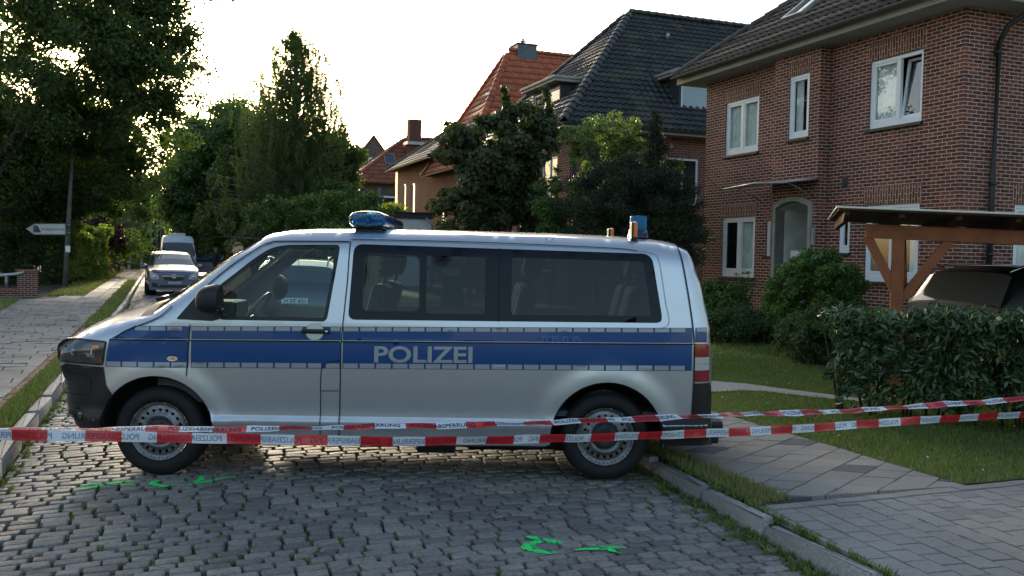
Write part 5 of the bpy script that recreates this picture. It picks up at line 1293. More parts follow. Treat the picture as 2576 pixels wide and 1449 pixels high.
panel('indicator_bulb',[(ellipse(ic[0],ic[1],.016,.010),[])],.0095,ORGL,s=.03,grid=False)
# ---- front bumper side, headlamp, rear lamp, rear bumper
BP=[(-.80,.30),(-.84,.345)]
bump=[(x,z) for x,z,_ in EDGE[:5]]
c=WH[0]; arch=arcpts(c,AR,180-math.degrees(math.asin((.28-c[1])/AR)),139,12)
bs=bump+[(-.72,.850),(-.40,.838),(-.385,.745),(-.375,.70)]+arch[::-1][0:1]+arch[::-1][1:]+[(-.5,.285)]
panel('front_bumper_side',[(bs,[])],.004,BLKP,s=.04)
for i in range(4): panel('bumper_slot',[(rrect([(-.775,.735-.03*i),(-.70,.74-.03*i),(-.70,.752-.03*i),(-.775,.747-.03*i)],.003),[])],.0065,SEAM,VAN,s=.03,grid=False)
panel('bumper_groove',[(ribbon_poly([(-.80,.79),(-.6,.775),(-.52,.76),(-.5,.70),(-.52,.62),(-.8,.61)],.006),[])],.0065,SEAM,VANB,grid=False)
fg=panel('fog_lamp',[(ellipse(-.63,.46,.045,.055),[])],.0065,SEAM,s=.03,grid=False); panel('fog_lamp_glass',[(ellipse(-.61,.46,.02,.035),[])],.008,HLG,fg,s=.03,grid=False)
HL=rrect([(-.80,.86,.02),(-.79,.985,.03),(-.74,1.03,.01),(-.62,1.048,.01),(-.375,1.035,.02),(-.402,.85,.02)],.02)
hl=panel('headlight',[(HL,[])],.005,HLG,s=.03)
panel('headlight_trim',[(HL,[inset(dens(HL,.05),.012)])],.007,BLKP,hl,s=.03,grid=False)
HLR=mk('lamp_bowl',(.10,.105,.11),.12,metal=.9,coat=1)
for x,z,rx,rz,hx,hz in((-.665,.945,.050,.060,-.655,.945),(-.515,.950,.060,.064,-.497,.950)):
    panel('reflector',[(ellipse(x,z,rx,rz),[])],.0075,HLR,hl,s=.02); panel('lamp_lens',[(ellipse(x+.004,z,rx*.6,rz*.62),[])],.0085,mk('lamp_lens_glass',(.09,.095,.10),.06,metal=.6,coat=1),hl,s=.02,grid=False)
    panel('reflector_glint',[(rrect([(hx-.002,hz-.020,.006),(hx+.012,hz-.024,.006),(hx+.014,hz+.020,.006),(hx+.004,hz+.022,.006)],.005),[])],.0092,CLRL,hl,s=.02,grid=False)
panel('turn_signal',[(rrect([(-.49,.975),(-.43,.98),(-.43,1.005),(-.49,1.0)],.006),[])],.0085,ORGL,hl,s=.02,grid=False)
c=WH[0]
TL=panel('tail_light',[(rrect([(4.066,.795),(4.195,.795),(4.19,1.085,.03),(4.064,1.09)],.006),[])],.006,REDL,s=.03)
panel('reversing_lens',[([(4.069,.885),(4.19,.885),(4.188,.985),(4.068,.985)],[])],.008,CLRL,TL,s=.03); panel('lens_line',[([(4.069,.931),(4.19,.931),(4.19,.937),(4.069,.937)],[])],.009,CHR,TL,s=.03,grid=False)
rb=[(4.066,.785),(4.20,.785),(4.222,.72),(4.228,.62),(4.222,.50),(4.225,.46),(4.235,.30),(3.86,.30)]+arcpts(WH[1],AR,-6,20,5)+[(3.90,.50),(4.06,.515)]
panel('rear_bumper_side',[(rb,[])],.006,BLKP,s=.04)
bm=bmesh.new(); box(bm,3.87,4.34,.14,1.76,.36,.475,None,bev=.03); box(bm,3.86,4.30,.12,1.78,.30,.37,None,bev=.02); bobj('rear_bumper',bm,BLKP,VAN)
# lower body below the sill crease towards the front
panel('sill_trim',[(rrect([(.50,.262),(2.93,.272),(2.93,.285),(.50,.275)],.0),[])],.003,BLKP,s=.06,grid=False)
# arch lips
for i,c in enumerate(WH):
    bm=bmesh.new(); n=40; rings=[]
    for k in range(n+1):
        a=R(-8+196*k/n); x=c[0]+math.cos(a)*AR; z=c[1]+math.sin(a)*AR
        if z<.262: z=.262
        w=float(wfun([x],[z])[0]); row=[]
        for rr,yy in((AR+.0,YC-w),(AR-.012,YC-w+.012),(AR-.014,YC-w+.05),(AR+.06,YC-w+.30),(AR+.06,YC-w+.42)):
            row.append(bm.verts.new((c[0]+math.cos(a)*rr,yy,c[1]+math.sin(a)*rr)))
        rings.append(row)
    for A_,B_ in zip(rings,rings[1:]):
        for j in range(4): f=bm.faces.new((A_[j],B_[j],B_[j+1],A_[j+1])); f.smooth=True
    bobj('wheel_arch',bm,BLKP,VAN)
# far arch wells / underbody
bm=bmesh.new()
box(bm,-.55,-.45,.2,1.7,.26,.80,None); box(bm,.47,2.92,.10,1.80,.285,.33,None); box(bm,3.9,4.1,.2,1.7,.30,.5,None); box(bm,1.0,2.6,.5,1.4,.20,.285,None,bev=.03)
box(bm,-.45,.45,.42,1.48,.55,.60,None); box(bm,2.95,3.87,.42,1.48,.55,.60,None)
tube(bm,[(0,.2,.35),(0,1.7,.35)],.04,8); tube(bm,[(3.405,.2,.355),(3.405,1.7,.355)],.05,8)
for y in(.42,1.48):
    for x0,x1 in((-.5,.46),(2.93,3.9)): box(bm,x0,x1,y-.02,y,.3,.8,None)
bobj('underbody',bm,mk('underbody_black',(.010,.010,.011),.9),VAN)
bm=bmesh.new(); tube(bm,[(2.35,.35,.24),(3.0,.35,.25),(3.1,.3,.25)],.06,10); box(bm,1.95,2.25,.15,.5,.19,.27,None,bev=.02); bobj('exhaust',bm,RUB,VAN)
# bonnet/headlamp front face details
bm=bmesh.new(); box(bm,-.935,-.90,.55,1.35,.86,1.0,None,bev=.02); box(bm,-.93,-.90,.55,1.35,.62,.80,None,bev=.02); gr=bobj('grille',bm,BLKP,VAN)
bm=bmesh.new(); box(bm,-.935,-.915,.69,1.21,.52,.63,None,bev=.004); bobj('number_plate',bm,WHITE,VAN)
# ---- wheels
def wheel(cx,cz,y,out,parent):
    """y = plane of the outer face, out = -1 near side"""
    w=empty('wheel'); w.parent=parent; w.location=(cx,y,cz)
    Mz=Matrix.Rotation(R(90 if out<0 else -90),4,'X')
    bm=bmesh.new(); lathe(bm,[(.222,-.02),(.232,.006),(.265,.022),(.305,.016),(.325,.002),(.338,-.02),(.345,-.05),(.345,-.17),(.335,-.2),(.3,-.21),(.22,-.2)],64,Mz); 
    bobj('tyre',bm,RUB,w)
    # tread blocks on the shoulder
    prof=[(.223,.004),(.218,.010),(.212,.004),(.208,-.016),(.200,-.030),(.192,-.030),(.184,-.020),(.172,-.016),(.150,-.016),(.140,-.012),(.132,.004),(.124,.012),(.112,.006),(.100,-.018),(.088,-.030),(.060,-.030),(.052,-.018),(.040,-.010),(0,-.008)]
    pr=[p[0] for p in prof][::-1]; ph=[p[1] for p in prof][::-1]
    outer=[(.223*math.cos(2*math.pi*i/72),.223*math.sin(2*math.pi*i/72)) for i in range(72)]; holes=[]
    for i in range(20):
        a=2*math.pi*i/20; holes.append([(.161*math.cos(a)+.0125*math.cos(q),.161*math.sin(a)+.0125*math.sin(q)) for q in [2*math.pi*k/10 for k in range(10)]])
    co=list(outer);ed=[(i,(i+1)%72) for i in range(72)]
    for h in holes: k=len(co); co+=h; ed+=[(k+i,k+(i+1)%10) for i in range(10)]
    for r_ in pr[1:-1]+[.178,.142]:
        if .145<r_<.177: continue
        n=max(8,int(r_*200)); co+=[(r_*math.cos(2*math.pi*(i+.5)/n),r_*math.sin(2*math.pi*(i+.5)/n)) for i in range(n)]
    rr=delaunay_2d_cdt([Vector(c) for c in co],ed,[],0,1e-6); V=np.array([(v.x,v.y) for v in rr[0]]); Fs=np.array([f for f in rr[2] if len(f)==3]); c=V[Fs].mean(1)
    k=np.hypot(c[:,0],c[:,1])<.2235
    for h in holes: k&=~in_poly(c[:,0],c[:,1],h)
    Fs=Fs[k]; rd=np.hypot(V[:,0],V[:,1]); hz=np.interp(rd,pr,ph)
    P=np.stack([V[:,0],np.full(len(V),0.)+out*(hz),V[:,1]],1)
    a,b,d=P[Fs[:,0]],P[Fs[:,1]],P[Fs[:,2]]; nn=np.cross(b-a,d-a)[:,1]; fl=(nn>0) if out<0 else (nn<0); Fs=Fs.copy(); Fs[fl]=Fs[fl][:,::-1]
    npmesh('rim',P,Fs,RIM,w,smooth=True)
    bm=bmesh.new(); lathe(bm,[(.205,-.10),(.2,-.07),(0,-.07)],40,Mz); bobj('brake_disc',bm,SEAM,w)
    bm=bmesh.new(); lathe(bm,[(.098,-.016),(.085,.0),(.06,.006),(.045,.0),(0,.002)],32,Mz)
    for i in range(5): a=2*math.pi*i/5; lathe(bm,[(.012,-.02),(.012,.0),(.008,.008),(0,.009)],8,Mz@Matrix.Translation((.07*math.cos(a),.07*math.sin(a),0)))
    bobj('hub',bm,mk('dark_hub',(.03,.03,.032),.6),w)
    return w
for x,z in WH: wheel(x,z,.085,-1,VAN); wheel(x,z,1.815,1,VAN)
# ---- door mirror
bm=bmesh.new()
bmesh.ops.create_icosphere(bm,subdivisions=4,radius=1)
for v in bm.verts:
    x,y,z=v.co; s=lambda t,p:math.copysign(abs(t)**p,t)
    v.co=Vector((min(s(x,.7)*.098,.078),s(y,.8)*.115,s(z,.7)*.114))
    if v.co.x<0: v.co.z-= .1*v.co.x*0
    # front of the shell is rounder and sits lower
    t=(.105-v.co.x)/.21; v.co.z*= (1-.30*t**2); v.co.z-=.018*t
for f in bm.faces:f.smooth=True
mw=YC-float(wfun([.39],[1.37])[0])
mp=fx(.388,1.372,-.15)
bmesh.ops.translate(bm,verts=bm.verts,vec=(mp[0],mw-.17,mp[1])); mi=bobj('door_mirror',bm,BLKP,VAN)
bm=bmesh.new(); box(bm,mp[0]+.066,mp[0]+.076,mw-.23,mw-.10,mp[1]-.09,mp[1]+.08,None,bev=.01); bobj('mirror_glass',bm,CHR,mi)
bm=bmesh.new(); box(bm,mp[0]-.02,mp[0]+.05,mw-.08,mw+.03,mp[1]-.10,mp[1]-.03,None,bev=.015); bobj('mirror_arm',bm,BLKP,mi)
bm=bmesh.new(); bmesh.ops.create_icosphere(bm,subdivisions=3,radius=1)
for v in bm.verts: v.co=Vector((v.co.x*.1+mp[0],v.co.y*.13+2*YC-mw+.17,v.co.z*.13+mp[1]))
for f in bm.faces:f.smooth=True
bobj('door_mirror',bm,BLKP,VAN)
tri=rrect(F((.165,1.215,.015),(.30,1.385,.01),(.455,1.445,.03),(.50,1.40,.02),(.50,1.225,.02),(.43,1.205,.01),y=.05),.01)
tri=[(max(a,.0),b) for a,b in tri]; panel('mirror_triangle',[(tri,[])],.010,BLKP,s=.04)
# ---- blue lights
def squircle_bar(name,x0,z0,rx,rz,y0,y1,m,parent,p=.72):
    bm=bmesh.new(); rings=[]
    n=28; ys=[(y0,.35),(y0+.015,.72),(y0+.045,.93),(y0+.09,1),(y1-.09,1),(y1-.045,.93),(y1-.015,.72),(y1,.35)]
    for y,s in ys: rings.append([bm.verts.new((x0+math.copysign(abs(math.cos(a))**p,math.cos(a))*rx*s,y,z0+math.copysign(abs(math.sin(a))**.8,math.sin(a))*rz*s)) for a in [2*math.pi*i/n for i in range(n)]])
    for A_,B_ in zip(rings,rings[1:]):
        for j in range(n): f=bm.faces.new((A_[j],A_[(j+1)%n],B_[(j+1)%n],B_[j])); f.smooth=True
    bm.faces.new(rings[0][::-1]);bm.faces.new(rings[-1]); return bobj(name,bm,m,parent)
lbar=empty('light_bar'); lbar.parent=VAN
LBX,LBZ=1.535,1.992
LGL=mk_glass('blue_dome_glass',(.32,.62,.82),.8,ior=1.5)
squircle_bar('dome',LBX,LBZ,.148,.068,.17,1.73,LGL,lbar)
bm=bmesh.new(); box(bm,LBX-.10,LBX+.10,.28,1.62,1.885,1.928,None,bev=.01); box(bm,LBX-.125,LBX+.125,.25,1.65,1.924,1.936,None,bev=.005); bobj('mount',bm,BLKP,lbar)
bm=bmesh.new()
for z,w_,n in((LBZ+.022,.10,7),(LBZ-.030,.09,7)):
    for i in range(n):
        x=LBX-w_+2*w_*i/(n-1); z_=z+(.012 if z>LBZ else -.012)*(1-abs(2*i/(n-1)-1)); box(bm,x-.011,x+.011,.30,.31,z_-.010,z_+.010,None,bev=.002)
bobj('led',bm,CHR,lbar)
bm=bmesh.new(); box(bm,LBX-.125,LBX+.125,.312,1.6,LBZ-.050,LBZ+.048,None,bev=.02); box(bm,LBX-.02,LBX+.02,.29,.31,LBZ-.015,LBZ+.015,None); bobj('reflector_core',bm,mk('blue_reflector',(.03,.17,.34),.35,metal=.2),lbar)
bc=(3.60,.62)
bm=bmesh.new(); Mb=Matrix.Translation((3.71,.62,0)); lathe(bm,[(.070,1.935),(.074,1.94),(.074,1.965),(.070,1.97),(.071,2.065),(.066,2.078),(0,2.083)],32,Mb); be=bobj('beacon',bm,mk_leaf('beacon_blue',[(.03,.19,.33),(.03,.19,.33)],transl=.55,rough=.15,tcol=(1,1.5,1.5)),VAN)
bm=bmesh.new(); lathe(bm,[(.055,1.94),(.055,1.97),(.025,1.98),(.02,2.05),(0,2.05)],20,Mb); bobj('lamp',bm,CHR,be)
bm=bmesh.new(); lathe(bm,[(.088,1.905),(.088,1.915),(.076,1.92),(.076,1.965),(0,1.966)],32,Mb)
for i in range(4): a=R(45+90*i); lathe(bm,[(.014,1.90),(.014,1.935),(0,1.94)],8,Matrix.Translation((3.71+.085*math.cos(a),.62+.085*math.sin(a),0)))
bobj('beacon_base',bm,mk('dark_blue_base',(.01,.02,.06),.3,coat=.5),be)
for x,y,h in((3.625,.30,.115),(3.53,.95,.08)):
    bm=bmesh.new(); box(bm,x-.022,x+.022,y-.045,y+.045,1.885,1.905+h,None,bev=.016); bobj('roof_marker_lamp',bm,ORGL,VAN)
    bm=bmesh.new(); box(bm,x-.028,x-.012,y-.05,y+.05,1.885,1.90+h,None,bev=.005); box(bm,x-.03,x+.03,y-.05,y+.05,1.88,1.90,None,bev=.005); bobj('marker_lamp_base',bm,BLKP,VAN)
# wipers
bm=bmesh.new(); tube(bm,[(-.10,.55,1.345),(-.04,.75,1.40),(.0,1.2,1.44)],.010,6); tube(bm,[(-.14,.42,1.33),(-.10,.55,1.35)],.018,6); bobj('wiper',bm,BLKP,VAN)
# ---- interior
bm=bmesh.new(); box(bm,.35,4.0,.12,1.78,.50,.54,None); box(bm,-.05,.42,.14,1.76,.55,1.20,None,bev=.05); box(bm,-.02,.50,.16,1.74,1.14,1.245,None,bev=.05); box(bm,.25,.50,.30,.75,1.20,1.33,None,bev=.04); box(bm,.30,.52,.85,1.05,.9,1.20,None,bev=.03)
bobj('dashboard',bm,TRIM,VAN)
bm=bmesh.new(); Ms=Matrix.Translation((.60,.52,1.24))@Matrix.Rotation(R(-52),4,'Y'); n=28
for i in range(n):
    a0,a1=2*math.pi*i/n,2*math.pi*(i+1)/n; tube(bm,[Ms@Vector((.19*math.cos(a0),.19*math.sin(a0),0)),Ms@Vector((.19*math.cos(a1),.19*math.sin(a1),0))],.014,6,cap=False)
for a in(0,2.2,4.1): tube(bm,[Ms@Vector((0,0,-.03)),Ms@Vector((.18*math.cos(a),.18*math.sin(a),0))],.014,6)
tube(bm,[Ms@Vector((0,0,.0)),Ms@Vector((0,0,-.28))],.035,8); bobj('steering_wheel',bm,mk('wheel_grey',(.12,.125,.13),.5),VAN)
def seat(x,y,w=.48,front=True):
    bm=bmesh.new(); box(bm,x-.25,x+.25,y-w/2,y+w/2,.82,.98,None,bev=.06); Mt=Matrix.Translation((x+.22,y,.92))@Matrix.Rotation(R(14),4,'Y'); box(bm,-.07,.07,-w/2,w/2,0,.58,Mt,bev=.06); box(bm,-.05,.05,-.13,.13,.64,.84,Mt,bev=.05)
    for q in(-.06,.06): tube(bm,[Mt@Vector((0,q,.55)),Mt@Vector((0,q,.68))],.008,6)
    box(bm,x-.18,x+.2,y-w/2+.06,y+w/2-.06,.54,.82,None); s=bobj('seat',bm,SEATM,VAN); return s
seat(1.28,.52); seat(1.28,1.38)
for x in(2.45,3.4):
    for y in(.40,.95,1.5): 
        if x>3 and y<.5: continue
        seat(x,y,.44)
bm=bmesh.new(); bmesh.ops.create_grid(bm,x_segments=20,y_segments=2,size=1)
for v in bm.verts: v.co=Vector((2.2+v.co.x*1.9,.95+v.co.y*.62,1.84))
bobj('headliner',bm,TRIM,VAN)
# inner lining of both sides
inner=[(x,z) for x,z in inset(dens(OUT,.1),.06)]
# ------------------------------------------------------------------ people
SKIN=mk('skin',(.42,.25,.18),.6,nscale=8,namt=.08); UNI=mk('dark_uniform',(.018,.022,.032),.8,nscale=12,namt=.3); HAIR=mk('brown_hair',(.07,.045,.03),.8,nscale=60,namt=.4); SHOE=mk('black_boot',(.01,.01,.01),.5)
HAIRG=mk('grey_hair',(.18,.17,.16),.8,nscale=60,namt=.3); TEES=mk('orange_brown_shirt',(.30,.15,.09),.85)
def skinmesh(name,chains,m,parent,sub=2,root=0):
    """chains: list of [(pos,radius)..]; identical positions are welded into one skeleton"""
    key={};vs=[];rd=[];ed=[]
    for ch in chains:
        pv=None
        for p,r in ch:
            k=tuple(round(c,4) for c in p)
            if k not in key: key[k]=len(vs); vs.append(p); rd.append(r)
            i=key[k]
            if pv is not None and pv!=i: ed.append((pv,i))
            pv=i
    me=bpy.data.meshes.new(name); me.from_pydata(vs,ed,[]); o=bpy.data.objects.new(name,me); COL.objects.link(o)
    md=o.modifiers.new('s','SKIN'); md.use_smooth_shade=True
    for i,sv in enumerate(me.skin_vertices[0].data): sv.radius=rd[i] if isinstance(rd[i],tuple) else (rd[i],rd[i]); sv.use_root=(i==root)
    s=o.modifiers.new('u','SUBSURF'); s.levels=sub; s.render_levels=sub
    dg=bpy.context.evaluated_depsgraph_get(); nm=bpy.data.meshes.new_from_object(o.evaluated_get(dg)); bpy.data.objects.remove(o)
    for p in nm.polygons:p.use_smooth=True
    nm.materials.clear(); return link(name,nm,m,parent)
def person(label,loc,rz,h=1.8,arms='down',hair=HAIR,top=UNI,cap=False,fingers=False,group=None,legs=UNI):
    o=empty('person',loc,rz,label,'person',group); k=h/1.8; P=lambda x,y,z:(x*k,y*k,z*k)
    # facing -y
    hip=P(0,0,.95); ch=[[(hip,(.16*k,.12*k)),(P(0,0,1.12),(.15*k,.11*k)),(P(0,.01,1.30),(.19*k,.125*k)),(P(0,.015,1.43),(.17*k,.10*k)),(P(0,.0,1.52),(.062*k,.062*k)),(P(0,-.01,1.58),(.055*k,.06*k))]]
    for s in(-1,1):
        ch.append([(hip,(.16*k,.12*k)),(P(.10*s,0,.86),(.095*k,.10*k)),(P(.115*s,-.02,.50),(.066*k,.07*k)),(P(.12*s,0.02,.30),(.062*k,.066*k)),(P(.125*s,0.01,.09),(.045*k,.05*k))])
    def arm(s,el,wr): return [(P(0,.015,1.43),(.17*k,.10*k)),(P(.19*s,.01,1.42),(.068*k,.07*k)),(P(*el),(.046*k,.046*k)),(P(*wr),(.032*k,.03*k))]
    if arms=='down': E=[((.26,.03,1.14),(.28,-.05,.90)),((-.26,.03,1.14),(-.28,-.05,.90))]
    elif arms=='phone': E=[((.42,-.06,1.40),(.17,-.18,1.60)),((-.27,.03,1.14),(-.26,-.10,.92))]
    elif arms=='front': E=[((.27,-.02,1.15),(.12,-.28,1.12)),((-.27,-.02,1.15),(-.10,-.28,1.14))]
    if arms=='phone': ch.append(arm(1,*E[0])); ch.append(arm(-1,*E[1]))
    else: ch.append(arm(1,*E[0])); ch.append(arm(-1,*E[1]))
    body=skinmesh('uniform',ch,top,o)
    # head
    bm=bmesh.new(); bmesh.ops.create_icosphere(bm,subdivisions=4,radius=1)
    for v in bm.verts:
        x,y,z=v.co; w=.078-.018*max(0,-z)**1.5; yy=y*.098
        zz=z*.118; 
        if y<0:
            d=math.exp(-((x/.18)**2+((z+.12)/.28)**2)); yy-=.022*d                     # nose
            for e in(-.38,.38): d=math.exp(-(((x-e)/.17)**2+((z-.05)/.13)**2)); yy+=.012*d   # eye sockets
            d=math.exp(-((x/.35)**2+((z+.62)/.2)**2)); yy-=.008*d; d=math.exp(-((x/.3)**2+((z+.45)/.05)**2)); yy+=.005*d
        v.co=Vector((x*w*1.0,yy,zz))*k+Vector(P(0,-.02,1.685))
    for e in(-1,1):
        Me=Matrix.Translation(P(.079*e,0,1.675))@Matrix.Diagonal((.35,.7,1,1))
        bmesh.ops.create_icosphere(bm,subdivisions=2,radius=.032*k,matrix=Me)
    tube(bm,[P(0,-.0,1.53),P(0,-.01,1.64)],.056*k,12)
    for f in bm.faces:f.smooth=True
    hd=bobj('head',bm,SKIN,o)
    bm=bmesh.new()
    for e in(-.03,.03): bmesh.ops.create_icosphere(bm,subdivisions=2,radius=.011*k,matrix=Matrix.Translation(P(e,-.098,1.69)))
    bobj('eye',bm,SEAM,hd)
    bm=bmesh.new(); bmesh.ops.create_icosphere(bm,subdivisions=4,radius=1)
    for v in bm.verts:
        x,y,z=v.co; v.co=Vector((x*.086,y*.106,z*.124))*k+Vector(P(0,-.012,1.69))
    dl=[v for v in bm.verts if (v.co.z/k-1.685)*1.0< (-.055 if v.co.y>0.0*k else .045) or (v.co.y/k<-.07 and v.co.z/k<1.745)]
    bmesh.ops.delete(bm,geom=dl,context='VERTS')
    for f in bm.faces:f.smooth=True
    bobj('hair',bm,hair,hd)
    if cap:
        bm=bmesh.new(); lathe(bm,[(.092*k,0),(.10*k,.03*k),(.125*k,.07*k),(.115*k,.095*k),(0,.10*k)],24,Matrix.Translation(P(0,0,1.745))); box(bm,-.07*k,.07*k,-.16*k,-.08*k,1.745*k,1.755*k,None,bev=.003); bobj('peaked_cap',bm,mk('cap_cloth',(.30,.31,.33),.8),o)
    # hands with fingers
    for s,(el,wr) in zip((1,-1),E):
        el,wr=Vector(el),Vector(wr); d=(wr-el).normalized(); side=d.cross(Vector((0,1,0)));
        if side.length<.1: side=d.cross(Vector((1,0,0)))
        side.normalize(); nrm=d.cross(side); c=wr+d*.045; chs=[]
        base=tuple((c)*k); w0=tuple(wr*k)
        chs.append([(w0,(.026*k,.020*k)),(base,(.036*k,.016*k))])
        for i,(off,l) in enumerate(((-.028,.068),(-.010,.078),(.009,.074),(.027,.058))):
            a=c+side*off+d*.035; m=a+d*l*.5+nrm*.008; e=a+d*l*.85+nrm*.026
            chs.append([(base,(.036*k,.016*k)),(tuple(a*k),.0095*k),(tuple(m*k),.0085*k),(tuple(e*k),.007*k)])
        a=c-side*.035-d*.01; chs.append([(base,(.036*k,.016*k)),(tuple(a*k),.011*k),(tuple((a-side*.022+d*.035)*k),.009*k)])
        if fingers: skinmesh('hand',chs,SKIN,o,sub=1)
        else: skinmesh('hand',chs,SKIN,o,sub=0)
    bm=bmesh.new()
    for s in(-1,1): box(bm,(.125*s-.05)*k,(.125*s+.05)*k,-.17*k,.10*k,0,.09*k,None,bev=.03*k)
    bobj('shoe',bm,SHOE,o)
    return o
p=AT(1140,660,13.5); off=person('police officer seen through the van window from behind, phone at his ear',(p.x,p.y,.125),R(180)+R(-14),1.79,arms='phone',hair=HAIRG,fingers=True)
V,Fs=text_mesh('POLIZEI',1,.02); mn=V.min(0);mx=V.max(0)
X=(V[:,0]-mn[0])/(mx[0]-mn[0])*-.27+.135; Z=1.30+(V[:,1]-mn[1])/(mx[1]-mn[1])*.085
bm=bmesh.new()
# raised back patch follows the curve of the back
Y=.118+.0*X-.55*X*X
from_faces('back_lettering',np.stack([X,Y+.022,Z],1),Fs,REFL,off)
bm=bmesh.new(); pv=None
for i in range(13):
    x=-.15+.3*i/12; y=.118-.55*x*x+.019; c=(bm.verts.new((x,y,1.27)),bm.verts.new((x,y,1.41)))
    if pv: bm.faces.new((pv[0],pv[1],c[1],c[0]))
    pv=c
bobj('back_patch',bm,UNI,off,smooth=True)
bm=bmesh.new(); box(bm,.10,.125,-.14,-.01,1.63,1.70,Matrix.Identity(4),bev=.005)
ph=bobj('mobile_phone',bm,BLKP,None); ph.parent=None; ph.matrix_world=Matrix.Translation(off.location)@Matrix.Rotation(off.rotation_euler.z,4,'Z')
tag(ph,'black mobile phone held to the ear of the officer behind the van','phone')
p=AT(597,640,15); person('person with short brown hair, only the head showing above the van windscreen edge',(p.x,p.y,.01),R(55),1.84,top=TEES,hair=HAIR)
p=AT(573,655,58); person('bare headed officer in dark uniform beside the motorbike far down the street',(p.x,p.y,0),R(10),1.75,arms='front')
p=AT(543,655,52); person('officer in a peaked cap standing between white van and far police van',(p.x,p.y,0),R(-40),1.80,cap=True)
# ------------------------------------------------------------------ other cars
def car_shell(secs,m,name,parent,gm=None):
    pass
def loft_car(name,label,cat,loc,rz,L,Wd,prof,belt,paint,glass,win,details,wheels,wr=.31,group=None,tumble=.16,plan=.22,roofr=.10):
    """car along +y (front at -y). prof: top outline [(y,z)] front to rear; belt(y)-> z where the glasshouse starts"""
    o=empty(name,loc,rz,label,cat,group)
    ys=[p[0] for p in prof]; zs=[p[1] for p in prof]
    n=56; Y=np.unique(np.concatenate([np.linspace(ys[0],ys[-1],n),ys])); 
    def hw(y,z):
        t=abs((y-(ys[0]+ys[-1])/2)/((ys[-1]-ys[0])/2)); w=Wd/2*(1-plan*max(0,t-.72)**1.6*4.0)
        b=belt(y); 
        if z>b: w-= tumble*(z-b)/.5
        if z<.45: w-=.06*(.45-z)/.3
        return w
    rows=[];fr=[-1,-.97,-.9,-.75,-.5,-.25,0,.25,.5,.75,.9,.97,1]
    bm=bmesh.new(); V=[]
    for y in Y:
        zt=float(np.interp(y,ys,zs)); b=min(belt(y),zt-.03); row=[]
        zl=.22
        pts=[(zl,0),(.45,0),(b*.75+.1,0),(b,0),(b+(zt-b)*.5,0),(zt-roofr*min(1,(zt-b)/.25),0)]
        L_=[( -hw(y,z),z) for z,_ in pts]; wt=hw(y,zt)
        top=[(-wt+.05,zt-.03),(-wt*.8,zt-.008),(-wt*.4,zt+.012),(0,zt+.018),(wt*.4,zt+.012),(wt*.8,zt-.008),(wt-.05,zt-.03)]
        R_=[(hw(y,z),z) for z,_ in pts][::-1]
        row=[bm.verts.new((x,y,z)) for x,z in L_+top+R_]; V.append(row)
    k=len(V[0])
    for a in range(len(V)-1):
        for j in range(k-1):
            f=bm.faces.new((V[a][j],V[a][j+1],V[a+1][j+1],V[a+1][j])); f.smooth=True
            yc=(Y[a]+Y[a+1])/2; zc=(V[a][j].co.z+V[a][j+1].co.z+V[a+1][j].co.z)/3; f.material_index=win(yc,zc,j,k)
    bm.faces.new(V[0][::-1]).smooth=False; bm.faces.new(V[-1]).smooth=False
    bobj('body',bm,[paint,glass,BLKP],o)
    for x in(-1,1):
        for y in wheels:
            w=empty('wheel'); w.parent=o; w.location=(x*(Wd/2-.10),y,wr); Mz=Matrix.Rotation(R(90*x),4,'Y')
            bm=bmesh.new(); lathe(bm,[(.6*wr,.10),(.66*wr,.115),(.92*wr,.11),(wr,.08),(wr,-.08),(.9*wr,-.1),(.5*wr,-.1)],28,Mz); bobj('tyre',bm,RUB,w)
            bm=bmesh.new(); lathe(bm,[(.64*wr,.10),(.56*wr,.07),(.3*wr,.09),(.1*wr,.1),(0,.1)],20,Mz); bobj('rim',bm,RIM,w)
            bm=bmesh.new()
            lathe(bm,[(wr*1.10,.115),(wr*1.10,-.2),(0,-.2)],24,Mz)
            bobj('wheel_well',bm,SEAM,w)
    return o
def fpanel(par,name,pts,y,m,yb=None,bev=.006,th=.03):
    """front panel: polygon in x,z pressed on at depth y(x)"""
    f=y if callable(y) else (lambda x:y)
    bm=bmesh.new(); fprism(bm,[(x,f(x),z) for x,z in pts],Vector((0,-1,0)),th)
    return bobj(name,bm,m,par)
GREYB=carpaint('grey_blue_paint',(.10,.125,.19),metal=.5,rough=.3); WPAINT=mk('white_van_paint',(.80,.82,.85),.3,coat=.8)
WGD=mk('car_glass_dark',(.03,.04,.045),.03,coat=1,spec=.8)
